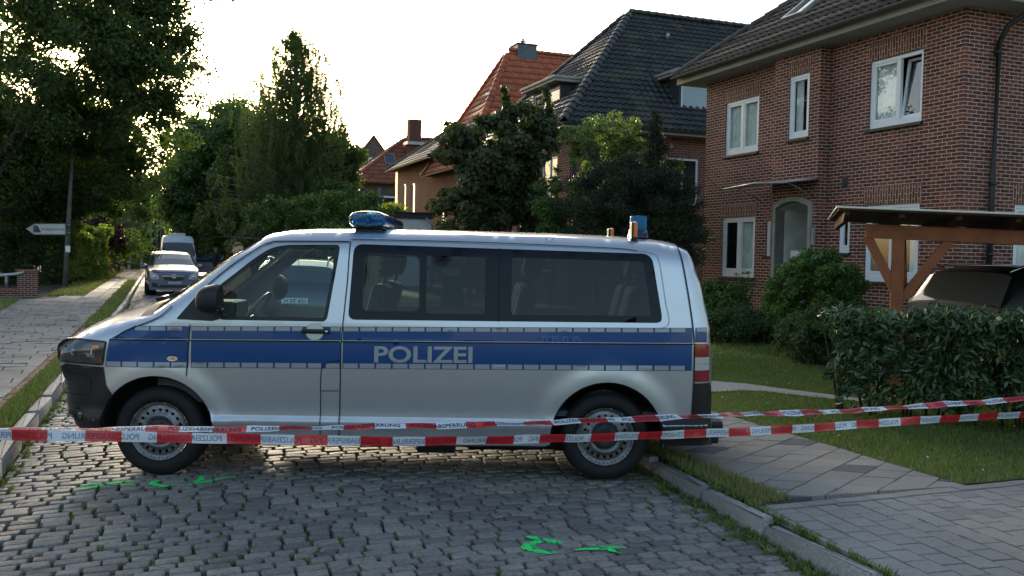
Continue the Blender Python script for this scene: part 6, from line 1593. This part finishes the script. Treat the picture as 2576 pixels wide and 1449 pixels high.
# grey MPV facing us
d=35.2; p=AT(430,738,d)
def mk_mpv():
    prof=[(-2.12,.80),(-2.08,.87),(-1.92,.94),(-1.5,1.04),(-1.15,1.12),(-.75,1.34),(-.35,1.53),(0,1.60),(.6,1.63),(1.3,1.60),(1.8,1.45),(2.05,1.1),(2.12,.9)]
    belt=lambda y:.98 if y<-1.1 else 1.0+(y+1.1)*.03
    def win(y,z,j,k):
        if -1.16<y<-.36 and 5<j<k-7: return 1
        if -.9<y<1.9 and z>1.06 and z<1.5 and (3<=j<=4 or k-6<=j<=k-5): return 1
        return 0
    o=loft_car('parked_car','greyish blue compact family car parked facing the viewer behind the van bonnet','car',(p.x,p.y,.003),SA+R(2),4.28,1.80,prof,belt,GREYB,WGD,win,None,(-1.35,1.28),wr=.32,plan=.10)
    fy=lambda x:-2.125
    fpanel(o,'grille',[(-.42,.74),(-.30,.58),(0,.53),(.30,.58),(.42,.74)],fy,BLKP)
    fpanel(o,'chrome_bar',[(-.43,.75),(-.38,.70),(.38,.70),(.43,.75)],lambda x:fy(x)-.03,CHR,th=.015)
    bm=bmesh.new(); lathe(bm,[(.055,0),(.07,.01),(.085,0),(.07,-.01),(.055,0)],24,Matrix.Translation((0,-2.16,.725))@Matrix.Rotation(R(90),4,'X')); tube(bm,[(-.07,-2.165,.735),(-.01,-2.165,.725),(.0,-2.165,.725),(.07,-2.165,.715)],.010,6); bobj('badge',bm,CHR,o)
    for s in(-1,1):
        h=fpanel(o,'headlight',[(s*.50,.62),(s*.56,.78),(s*.84,.92),(s*.80,.66),(s*.72,.60)][::s],lambda x:fy(x)-.012,CLRL,th=.03)
        bm=bmesh.new(); bmesh.ops.create_icosphere(bm,subdivisions=2,radius=.06,matrix=Matrix.Translation((s*.68,fy(.68)-.03,.70))); bobj('reflector',bm,CHR,h,smooth=True)
        bm=bmesh.new(); bmesh.ops.create_icosphere(bm,subdivisions=3,radius=1,matrix=Matrix.Translation((s*1.0,-.85,1.06))@Matrix.Diagonal((.13,.08,.085,1))); tube(bm,[(s*.84,-.82,1.0),(s*.96,-.84,1.03)],.03,6); bobj('door_mirror',bm,GREYB,o,smooth=True)
        fpanel(o,'fog_lamp_scoop',[(s*.52,.30),(s*.56,.44),(s*.74,.50),(s*.76,.34)][::s],lambda x:fy(x)-.0,BLKP,th=.02)
    fpanel(o,'lower_grille',[(-.52,.30),(-.48,.40),(.48,.40),(.52,.30)],fy,BLKP,th=.02)
    pl=fpanel(o,'number_plate',[(-.26,.43),(-.26,.54),(.26,.54),(.26,.43)],lambda x:-2.12,mk('blanked_plate',(.30,.31,.32),.5),th=.02)
    fpanel(pl,'plate_band',[(-.26,.43),(-.26,.54),(-.215,.54),(-.215,.43)],lambda x:-2.142,BLUEF,th=.002)
    bm=bmesh.new(); fprism(bm,[(-.30,-1.04,1.12),(.30,-1.04,1.12),(.26,-.80,1.27),(-.26,-.80,1.27)],Vector((0,-.5,.8)),.012); bobj('dashboard_paper',bm,mk('paper',(.7,.7,.68),.8),o)
    return o
mk_mpv()
# white high-roof van behind it
d=56; q=AT(446,690,d); q=Vector((q.x,q.y,0))
def mk_white():
    prof=[(-2.6,1.0),(-2.55,1.1),(-2.3,1.18),(-1.85,1.30),(-1.35,1.90),(-1.0,2.25),(-.7,2.48),(-.3,2.55),(2.6,2.55),(2.72,2.4),(2.75,1.2),(2.75,.8)]
    def win(y,z,j,k):
        if -1.85<y<-1.1 and 5<j<k-7: return 1
        if -1.5<y<-.4 and 1.35<z<1.9 and (j<=4 or j>=k-6): return 1
        return 0
    o=loft_car('delivery_van','white high-roof van parked behind the grey family car','van',q,SA+R(1),5.4,1.98,prof,lambda y:1.3,WPAINT,WGD,win,None,(-1.75,1.7),wr=.34,tumble=.05,roofr=.12,plan=.10)
    bm=bmesh.new(); box(bm,-.45,.45,-.2,.8,2.55,2.70,None,bev=.03); bobj('roof_box',bm,WPAINT,o)
    fy=lambda x:-2.605
    fpanel(o,'grille',[(-.5,.72),(-.5,.92),(.5,.92),(.5,.72)],fy,BLKP); fpanel(o,'bumper',[(-.95,.3),(-.95,.6),(.95,.6),(.95,.3)],fy,BLKP,th=.06)
    for s in(-1,1):
        fpanel(o,'headlight',[(s*.62,.78),(s*.66,1.1),(s*.9,1.15),(s*.9,.78)][::s],fy,CLRL)
        bm=bmesh.new(); box(bm,s*1.08-.06,s*1.08+.06,-1.55,-1.40,1.35,1.75,None,bev=.03); bobj('door_mirror',bm,BLKP,o)
mk_white()
# far police van, side view
d=60; q=AT(535,672,d); q=Vector((q.x,q.y,0))
def mk_far_police():
    prof=[(-2.6,.6),(-2.55,1.0),(-1.7,1.25),(-.95,1.82),(-.5,1.95),(2.4,1.93),(2.6,1.2),(2.6,.7)]
    def win(y,z,j,k):
        if -1.68<y<-.96 and 5<j<k-7: return 1
        if (-1.3<y<-.35 or -.1<y<2.3) and 1.25<z<1.70 and (j==3 or j==4 or j==k-6 or j==k-5): return 1
        return 0
    o=loft_car('police_van','distant silver blue police van standing crosswise far down the street','van',q,R(90)-R(5),5.2,1.9,prof,lambda y:1.15,mk('distant_silver_paint',(.42,.44,.48),.4,coat=.5),WGD,win,None,(-1.6,1.7),wr=.34,tumble=.14)
    bm=bmesh.new()
    for s in(-1,1): box(bm,s*.955-.008,s*.955+.008,-1.9,2.2,.90,1.14,None)
    st=bobj('blue_stripe',bm,BLUEF,o); bm=bmesh.new()
    for s in(-1,1):
        for i in range(14): box(bm,s*.962-.008,s*.962+.008,-1.85+i*.29,-1.62+i*.29,1.09,1.13,None)
    bobj('reflective_block',bm,REFL,st)
mk_far_police()
# motorbike front beside the bare-headed officer: mostly hidden, chrome glints
q=AT(590,672,56); mb=empty('motorbike',(q.x,q.y,0),R(70),'partly hidden motorbike beside the bare headed officer','motorbike')
for y in(-.7,.7):
    bm=bmesh.new(); lathe(bm,[(.26,-.05),(.32,-.03),(.32,.03),(.26,.05)],24,Matrix.Translation((0,y,.32))@Matrix.Rotation(R(90),4,'Y')); bobj('wheel',bm,RUB,mb)
bm=bmesh.new(); tube(bm,[(0,-.7,.32),(0,-.45,.85),(0,-.35,1.0)],.04,8); tube(bm,[(-.35,-.3,1.08),(0,-.36,1.02),(.35,-.3,1.08)],.02,8); box(bm,-.13,.13,-.35,.15,.6,.92,None,bev=.06); box(bm,-.12,.12,.1,.75,.65,.80,None,bev=.05); box(bm,-.18,.18,-.25,.25,.3,.6,None,bev=.05); bobj('frame',bm,BLKP,mb)
bm=bmesh.new(); bmesh.ops.create_icosphere(bm,subdivisions=2,radius=.1,matrix=Matrix.Translation((0,-.5,.95))); bobj('headlight',bm,CHR,mb,smooth=True)
# dark car seen through the driver's window, tail towards us
d=20.5; q=AT(766,745,d); q=Vector((q.x,q.y,0))
def mk_estate():
    prof=[(-2.2,.7),(-2.15,.9),(-1.3,1.02),(-.9,1.1),(-.2,1.50),(.3,1.56),(1.5,1.54),(1.9,1.42),(2.18,1.02),(2.25,.9),(2.28,.6)]
    def win(y,z,j,k):
        if 1.88<y<2.14 and 5<j<k-7: return 1
        if -.85<y<-.22 and 5<j<k-7: return 1
        if -.7<y<1.8 and 1.06<z<1.45 and (j<=4 or j>=k-6): return 1
        return 0
    o=loft_car('parked_car','dark blue estate car seen through the driver window with plate H ST 621','car',q,SA*.35,4.5,1.80,prof,lambda y:1.0,mk('deep_blue_paint',(.02,.035,.07),.25,coat=1,metal=.4),WGD,win,None,(-1.4,1.35),wr=.32)
    o.rotation_euler.z=R(180)+R(8)
    for s in(-1,1):
        bm=bmesh.new(); tube(bm,[(s*.62,-.1,1.50),(s*.62,.1,1.60),(s*.62,1.45,1.60),(s*.62,1.7,1.50)],.02,8); bobj('roof_rail',bm,CHR,o)
    fb=lambda x:2.27-.2*abs(x)**2.2
    def bp(name,pts,m,e=0,par=o):
        bm=bmesh.new(); fprism(bm,[(x,fb(x)+e,z) for x,z in pts],Vector((0,1,0)),.02); return bobj(name,bm,m,par)
    for s in(-1,1): bp('tail_light',[(s*.62,.78),(s*.62,.92),(s*.84,.96),(s*.84,.76)],REDL)
    pl=bp('number_plate',[(-.26,.68),(-.26,.79),(.26,.79),(.26,.68)],WHITE,e=.01)
    bp('bumper',[(-.85,.30),(-.85,.52),(.85,.52),(.85,.30)],BLKP)
    V,Fs=text_mesh('H ST 621',1,.01); mn=V.min(0);mx=V.max(0); X=.20-(V[:,0]-mn[0])/(mx[0]-mn[0])*.42; Z=.70+(V[:,1]-mn[1])/(mx[1]-mn[1])*.07
    from_faces('lettering',np.stack([X,fb(0)+.034+0*X,Z],1),Fs,SEAM,pl)
    bm=bmesh.new(); tube(bm,[(0,1.5,1.55),(0,1.6,1.9)],.006,5); bobj('aerial',bm,BLKP,o)
    return o
es=mk_estate()
# black people carrier in the carport
q=AT(2345,760,12.1); q=Vector((q.x,q.y,.12))+Vector((.955,.295,0))*2.55
def mk_suv():
    prof=[(-2.3,.7),(-2.25,1.0),(-1.5,1.12),(-1.1,1.18),(-.5,1.50),(0,1.58),(1.6,1.58),(1.95,1.50),(2.2,1.1),(2.3,.9),(2.3,.6)]
    def win(y,z,j,k):
        if 1.93<y<2.18 and 5<j<k-7: return 1
        if -1.05<y<-.52 and 5<j<k-7: return 1
        if -.9<y<1.72 and 1.12<z<1.47 and (j<=4 or j>=k-6): return 1
        return 0
    o=loft_car('parked_car','black car with a bright reflecting side window standing under the carport','car',q,R(107),4.7,1.86,prof,lambda y:1.06,mk('black_paint',(.006,.006,.007),.35,spec=.3),mk('suv_glass',(.075,.073,.068),.08,coat=1,spec=.8),win,None,(-1.5,1.4),wr=.34)  # glass base colour lightened to stand in for the window's reflection
    for s in(-1,1):
        bm=bmesh.new(); tube(bm,[(s*.70,-.5,1.47),(s*.66,.0,1.60),(s*.66,1.7,1.60),(s*.68,1.95,1.52)],.018,8); bobj('roof_rail',bm,CHR,o)
    return o
mk_suv()
# ------------------------------------------------------------------ carport
WOOD=mk('orange_stained_timber',(.33,.105,.034),.6,nscale=3,col2=(.21,.060,.02),bump=.002,bscale=30)
WOODD=mk('dark_stained_timber',(.07,.03,.018),.7,nscale=4,namt=.25)
CP=empty('carport',(0,0,0),0,'orange stained timber carport with Y-shaped brace post and flat thin roof','carport')
pb=AT(2250,700,11.5); p0=AT(2160,575,11.35); p1=AT(2600,598,13.2)
u=Vector((.955,-.297,0)).normalized(); nrm=Vector((.30,.954,0)).normalized(); base=Vector((p0.x,p0.y,0))
Mc=Matrix(((u.x,nrm.x,0,base.x),(u.y,nrm.y,0,base.y),(0,0,1,0),(0,0,0,1)))
sl=(p1.z-p0.z)/((p1-p0).length)
su=(Vector((pb.x,pb.y,0))-base).dot(u)
bm=bmesh.new(); box(bm,su-.07,su+.07,-.07,.07,.1,2.06,Mc,bev=.006)
bobj('post',bm,WOOD,CP)
Mp=Mc.copy(); Mc=Mc@Matrix.Rotation(R(2.2),4,'Y')
bm=bmesh.new(); box(bm,.0,4.6,-.075,.075,2.04,2.21,Mc,bev=.006); bobj('beam',bm,WOOD,CP)
def brace(x0,z0,x1,z1,y,w=.11):
    bm=bmesh.new(); a=Vector((x0,y,z0));b=Vector((x1,y,z1)); d=b-a; l=d.length; ang=math.atan2(d.x,d.z); M=Mc@Matrix.Translation(a)@Matrix.Rotation(ang,4,'Y'); box(bm,-w/2,w/2,-.055,.055,0,l,M,bev=.005); bobj('brace',bm,WOOD,CP)
brace(su-.03,1.33,su-.44,2.06,0); brace(su+.03,1.33,su+.50,2.06,0); 
bm=bmesh.new(); a=Mc@Vector((su,.03,1.4)); b=Mc@Vector((su,.62,2.06)); d=(b-a); 
tube(bm,[a,b],.075,4); bobj('brace',bm,WOOD,CP)
bm=bmesh.new()
for i in range(8): x=-.25+i*.62; fprism(bm,[Mc@Vector((x-.03,-.42,2.345)),Mc@Vector((x-.03,-.42,2.29)),Mc@Vector((x-.03,-.20,2.215)),Mc@Vector((x-.03,2.8,2.215)),Mc@Vector((x-.03,2.8,2.345))],u,.06)
bobj('rafter',bm,WOODD,CP)
bm=bmesh.new(); box(bm,-.35,4.55,-.52,2.9,2.347,2.365,Mc); bobj('roof_boarding',bm,WOODD,CP)
bm=bmesh.new(); box(bm,-.38,4.6,-.55,3.0,2.367,2.39,Mc,bev=.004); bobj('roof_sheet',bm,mk('light_metal_edge',(.62,.60,.52),.45,metal=.3),CP)
for x_,y_ in((4.3,2.5),(4.3,0)):
    bm=bmesh.new(); box(bm,x_-.07,x_+.07,y_-.07,y_+.07,.1,2.05,Mp); bobj('rear_post',bm,WOODD,CP)
# ------------------------------------------------------------------ street furniture on the left
LAMPM=mk('weathered_post',(.13,.12,.11),.7,metal=.2,nscale=10,namt=.3)
def lamp(name,label,u,vb,vt,d,r=.07,arm=1.0,grp='street lamps',lean=0):
    b=AT(u,vb,d); t=AT(u+lean,vt,d); h=t.z-.05; o=empty(name,(b.x,b.y,.08),0,label,'street lamp',grp)
    L=Vector((t.x-b.x,t.y-b.y,0)); bm=bmesh.new(); tube(bm,[(0,0,0),L*.4+Vector((0,0,h*.4)),L+Vector((0,0,h))],[r*1.15,r,r*.55],10); bobj('pole',bm,LAMPM,o)
    bm=bmesh.new(); tube(bm,[L+Vector((0,0,h-.05)),L+TD*arm*.35+Vector((0,0,h+.1)),L+TD*arm+Vector((0,0,h+.16))],.03,6)
    bobj('arm',bm,LAMPM,o)
    bm=bmesh.new(); bmesh.ops.create_icosphere(bm,subdivisions=2,radius=1,matrix=Matrix.Translation(L+TD*(arm+.25)+Vector((0,0,h+.15)))@Matrix.Rotation(SA,4,'Z')@Matrix.Diagonal((.36,.10,.06,1))); bobj('lamp_head',bm,mk('lamp_head_grey',(.35,.37,.38),.4),o,smooth=True)
    return o
l1=lamp('street_lamp','leaning grey street lamp pole carrying the white arrow sign',163,738,292,34.5,r=.085,arm=.45,lean=24)
lamp('street_lamp','pale second street lamp pole right of the copper shrub',298,688,520,58,r=.09,arm=.6,lean=14)
for u,t,b_,d,lab in((378,517,668,70,'third lamp pole, tall and thin, left of the white van'),(393,545,664,74,'fourth lamp pole, slim, with a light arm above the white van'),(402,543,660,77,'fifth lamp pole close to the right of the fourth')): lamp('street_lamp',lab,u,b_,t,d,r=.055,arm=.6,lean=3)
# arrow sign
sg=empty('direction_sign',(0,0,0),0,'white arrow-shaped direction sign pointing left on the first lamp pole','sign')
def c1(x,y): return (x*.1778,515.2+y*.1778)
ds=34.3
def SP(x,y,e=0): q=AT(*c1(x,y),ds); return q-Vector((0,e,0))
bm=bmesh.new(); fprism(bm,[SP(*c) for c in((365,340),(478,262),(940,262),(940,428),(478,428))],Vector((0,1,0)),.04); bobj('board',bm,mk('sign_edge',(.08,.10,.10),.5),sg)
bm=bmesh.new(); fprism(bm,[SP(*c,.004) for c in((372,340),(485,273),(915,273),(922,285),(922,405),(915,416),(485,416))],Vector((0,1,0)),.002); bobj('face',bm,mk('sign_white',(.52,.53,.56),.5,nscale=3,namt=.1),sg)
bm=bmesh.new(); fprism(bm,[SP(*c,.008) for c in((470,291),(530,291),(500,340),(515,391),(470,391))],Vector((0,1,0)),.002); bobj('emblem_green',bm,mk('sign_green',(.06,.14,.13),.5),sg)
bm=bmesh.new(); fprism(bm,[SP(*c,.008) for c in((530,291),(585,391),(515,391),(500,340))],Vector((0,1,0)),.002); bobj('emblem_purple',bm,mk('sign_purple',(.10,.03,.12),.5),sg)
V,Fs=text_mesh('Kirchenamt in Stade',1,.005); mn=V.min(0);mx=V.max(0); A_=SP(590,362,.010);B_=SP(910,362,.010); C_=SP(590,325,.010)
X=(V[:,0]-mn[0])/(mx[0]-mn[0]);Z=(V[:,1]-mn[1])/(mx[1]-mn[1]); from_faces('lettering',[tuple(A_+(B_-A_)*float(x)+(C_-A_)*float(z)) for x,z in zip(X,Z)],Fs,mk('sign_grey_ink',(.12,.12,.14),.6),sg)
bm=bmesh.new()
for yy in(285,400): a=SP(930,yy,-.05);b=SP(985,yy,-.05); tube(bm,[a,b],.03,6)
bobj('bracket',bm,STEEL,sg)
# stickers on the pole
stk=GR(163,738); 
bm=bmesh.new(); a=SP(948,625,.0); box(bm,a.x-.1,a.x+.08,a.y+.08,a.y+.09,a.z-.12,a.z+.12); bobj('sticker',bm,WHITE,l1); l1.children[-1].matrix_parent_inverse=Matrix.Translation(l1.location).inverted()
# low wall with railing
LW=empty('low_wall',(0,0,0),0,'low brick wall with end pillar and grey railing at the left edge','wall')
pe=AT(72,750,29); uu=TD*-1
def LWM(o): return Matrix(((uu.x,SD.x,0,o.x),(uu.y,SD.y,0,o.y),(0,0,1,0),(0,0,0,1)))
M=LWM(Vector((pe.x,pe.y,0)))
bm=bmesh.new(); uvl=bm.loops.layers.uv.new(); 
def uvbox(bm,x0,x1,y0,y1,z0,z1,M):
    n0=len(bm.faces); box(bm,x0,x1,y0,y1,z0,z1,M); bm.faces.ensure_lookup_table(); Mi=M.inverted()
    for f in bm.faces[n0:]:
        for l in f.loops: c=Mi@l.vert.co; l[uvl].uv=(c.x+c.y,c.z)
uvbox(bm,-.25,.30,-.2,.2,.08,.92,M); uvbox(bm,.30,6,-.1,.1,.08,.34,M); bobj('brickwork',bm,BRK,LW)
bm=bmesh.new(); box(bm,-.30,.35,-.25,.25,.92,.98,M,bev=.01); box(bm,.3,6,-.13,.13,.34,.38,M); bobj('coping',bm,mk('coping_brick',(.22,.10,.07),.8,nscale=6,namt=.2),LW)
bm=bmesh.new(); tube(bm,[M@Vector((.1,-.22,.92)),M@Vector((.35,-.18,.84)),M@Vector((.9,-.15,.78)),M@Vector((6,-.1,.78))],.045,8); bobj('handrail',bm,mk('pale_rail',(.45,.45,.45),.5),LW)
for i in range(9):
    bm=bmesh.new(); x=.62+i*.62; tube(bm,[M@Vector((x,-.0,.36)),M@Vector((x,-.0,.76))],.045,8); bobj('railing_post',bm,STEEL,LW)
# far fence with brick pillars, gate, tape
FE=empty('garden_fence',(0,0,0),0,'far brick pillars with thin metal fence beyond the yellow green hedge','fence')
for i,(u,v,d) in enumerate(((269,712,56),(291,700,64))):
    a=AT(u,v,d); bm=bmesh.new(); uvl=bm.loops.layers.uv.new(); uvbox(bm,a.x-.25,a.x+.25,a.y-.25,a.y+.25,0,1.35,Matrix.Identity(4)); bobj('brick_pillar',bm,BRK,FE)
bm=bmesh.new(); a=AT(255,712,52);b=AT(291,700,64); box(bm,0,(b-a).length,-.08,.08,0,.35,Matrix.Translation((a.x,a.y,0))@Matrix.Rotation(math.atan2(b.y-a.y,b.x-a.x),4,'Z')); 
bobj('plinth',bm,mk('coping_brick',(.2,.1,.07)),FE)
bm=bmesh.new()
for i in range(24): q=a.lerp(b,i/23); tube(bm,[(q.x,q.y,.35),(q.x,q.y,1.2)],.012,4)
bobj('fence_bars',bm,STEEL,FE)
a=AT(325,683,70); bm=bmesh.new(); box(bm,a.x-.09,a.x+.09,a.y-.09,a.y+.09,0,2.1); tag(bobj('gate_post',bm,mk('pale_post',(.3,.3,.28),.7)),'pale square post at the end of the left pavement','post')
for i,(u,w_) in enumerate(((333,.5),(347,.6))):
    a=AT(u,684,72); o=empty('waste_bin',(a.x,a.y,.05),0,('left','right')[i]+' one of two dark bins at the far end of the left pavement','bin','waste bins')
    bm=bmesh.new(); box(bm,-.28,.28,-.3,.3,.05,1.0,None,bev=.03); bobj('container',bm,mk('bin_plastic',(.05,.05,.055),.6),o); bm=bmesh.new(); box(bm,-.30,.30,-.33,.33,1.0,1.07,None,bev=.02); bobj('lid',bm,mk('bin_plastic',(.05,.05,.055)),o)
# ------------------------------------------------------------------ barrier tapes
TW=mk('tape_white',(.62,.64,.68),.35,coat=.3,nscale=2,namt=.06); TR=mk('tape_red',(.58,.02,.025),.32,coat=.3,nscale=2,namt=.08); TB=mk('tape_print',(.012,.012,.015),.5); 
TBr=mk('tape_print_through_white',(.20,.24,.36),.5); TBrr=mk('tape_print_through_red',(.26,.012,.03),.5)
def tape(label,ctr,wid,tilt,block,word,spacing,mirror,phase,tphase,m_text):
    """ctr: list of world points; a ribbon wid wide, turned by tilt(s) about its own length"""
    P=smoothline3(ctr,14); L=[0]
    for a,b in zip(P,P[1:]): L.append(L[-1]+(b-a).length)
    L=np.array(L); A=np.array([p[:] for p in P])
    def at(s):
        return np.stack([np.interp(s,L,A[:,k]) for k in range(3)],-1)
    def frame(s,v):
        s=np.asarray(s,float); p=at(s); t=at(s+.01)-at(s-.01); t/=np.linalg.norm(t,axis=-1)[...,None]
        al=tilt(s); up=np.stack([t[...,1]*np.sin(al),-t[...,0]*np.sin(al),np.cos(al)],-1)   # lean towards/away from the viewer
        nr=np.cross(t,up)
        rip=.005*np.sin(s*9+v*22)+.0025*np.sin(s*23)+.004*np.sin(s*4.1-v*30)
        return p+up*(v[...,None])+nr*(rip)[...,None],nr
    root=empty('barrier_tape',(0,0,0),0,label,'barrier tape')
    S=[];n=int(L[-1]/.02); V=[];Fs=[];MI=[]
    nv=6
    s=np.linspace(0,L[-1]-.02,n+1)
    # exact colour borders
    bd=np.arange(phase%block,L[-1]-.02,block); s=np.unique(np.concatenate([s,bd])); vv=np.linspace(-wid/2,wid/2,nv+1)
    G,_=frame(np.repeat(s,nv+1),np.tile(vv,len(s))); 
    for i in range(len(s)-1):
        c=int(math.floor(((s[i]+s[i+1])/2-phase)/block))%2
        for j in range(nv): k=i*(nv+1)+j; Fs.append((k,k+nv+1,k+nv+2,k+1)); MI.append(c)
    npmesh('ribbon',G,Fs,[TW,TR],root,smooth=True,matidx=MI)
    TVt,TF=text_mesh('POLIZEIABSPERRUNG',1,.018); mn=TVt.min(0);mx=TVt.max(0)
    s0=tphase; AV=[];AF=[];MI=[]
    while s0+word<L[-1]-.05:
        if s0>.02:
            q=(TVt[:,0]-mn[0])/(mx[0]-mn[0]); v=((TVt[:,1]-mn[1])/(mx[1]-mn[1])-.5)*wid*.56
            if mirror:q=1-q
            ss=s0+q*word; G,nr=frame(ss,v); 
            tocam=np.array([0,0,EYE])-G; sg=np.sign((nr*tocam).sum(1)); G=G+nr*sg[:,None]*.0012
            MI=[int(math.floor((float(np.mean([ss[x] for x in f]))-phase)/block))%2 for f in TF]
            me=bpy.data.meshes.new('lettering'); me.from_pydata([tuple(v) for v in G],[],TF); me.materials.append(m_text[0]); me.materials.append(m_text[1])
            o=bpy.data.objects.new('lettering',me); COL.objects.link(o); o.parent=root; me.polygons.foreach_set('material_index',MI)
        s0+=spacing
    return root
def smoothline3(P,n):
    P=[Vector(p) for p in P]; out=[]
    for i in range(len(P)-1):
        p0=P[max(i-1,0)];p1=P[i];p2=P[i+1];p3=P[min(i+2,len(P)-1)]
        for k in range(n):
            t=k/n; out.append(.5*((2*p1)+(-p0+p2)*t+(2*p0-5*p1+4*p2-p3)*t*t+(-p0+3*p1-3*p2+p3)*t**3))
    out.append(P[-1]); return out
def dlow(u): return 6.15-(u-1288)/1288*(-.55 if u<1288 else .0)+(max(0,u-1288)/1288)**1.3*2.0
low=[(-900,1062),(-400,1085),(0,1094),(300,1098),(600,1104),(900,1109),(1170,1109),(1400,1103),(1700,1093),(2000,1079),(2300,1058),(2576,1043),(3000,1015),(3600,975)]
def depth_low(u): return float(np.interp(u,[-900,0,1200,2000,2576,3600],[5.9,5.35,5.85,7.1,7.75,7.6]))
def depth_up(u): return float(np.interp(u,[-900,0,600,1240,1630,2060,2576,3600],[6.0,5.55,5.8,6.15,6.5,7.3,7.85,7.7]))
tape('near red and white barrier tape with the print showing mirrored, sagging across the van',[AT(u,v,depth_low(u)) for u,v in low],.064,lambda s:np.zeros_like(s)+.12+.28*np.sin(s*1.3),.205,.43,.485,True,.12,.16,(TBr,TBrr))
upc=[(-900,1055),(-400,1072),(0,1081),(300,1080),(600,1079),(850,1075),(1050,1071),(1240,1067),(1456,1060),(1630,1052),(1803,1045),(2064,1036),(2250,1026),(2576,1003),(3000,972),(3600,935)]
tape('upper narrower barrier tape, folded edge-on, black POLIZEIABSPERRUNG print facing the viewer',[AT(u,v,depth_up(u)) for u,v in upc],.077,lambda s:-1.34-.05*np.sin(s*.9+.5)+.12*np.clip((s-5)/3,0,1),.205,.447,.51,False,.05,.1,(TB,TB))
# small litter on the cobbles
bm=bmesh.new(); q=GR(2013,1239,.05)
bm2=bmesh.new(); q=GR(1730,1249,.012); lathe(bm2,[(.022,0),(.024,.008),(.018,.014),(0,.015)],16,Matrix.Translation(q)); tag(bobj('bottle_cap',bm2,mk('green_cap',(.0,.25,.05),.4)),'small green bottle cap in the gutter beside the right kerb','bottle cap')
bm.free()
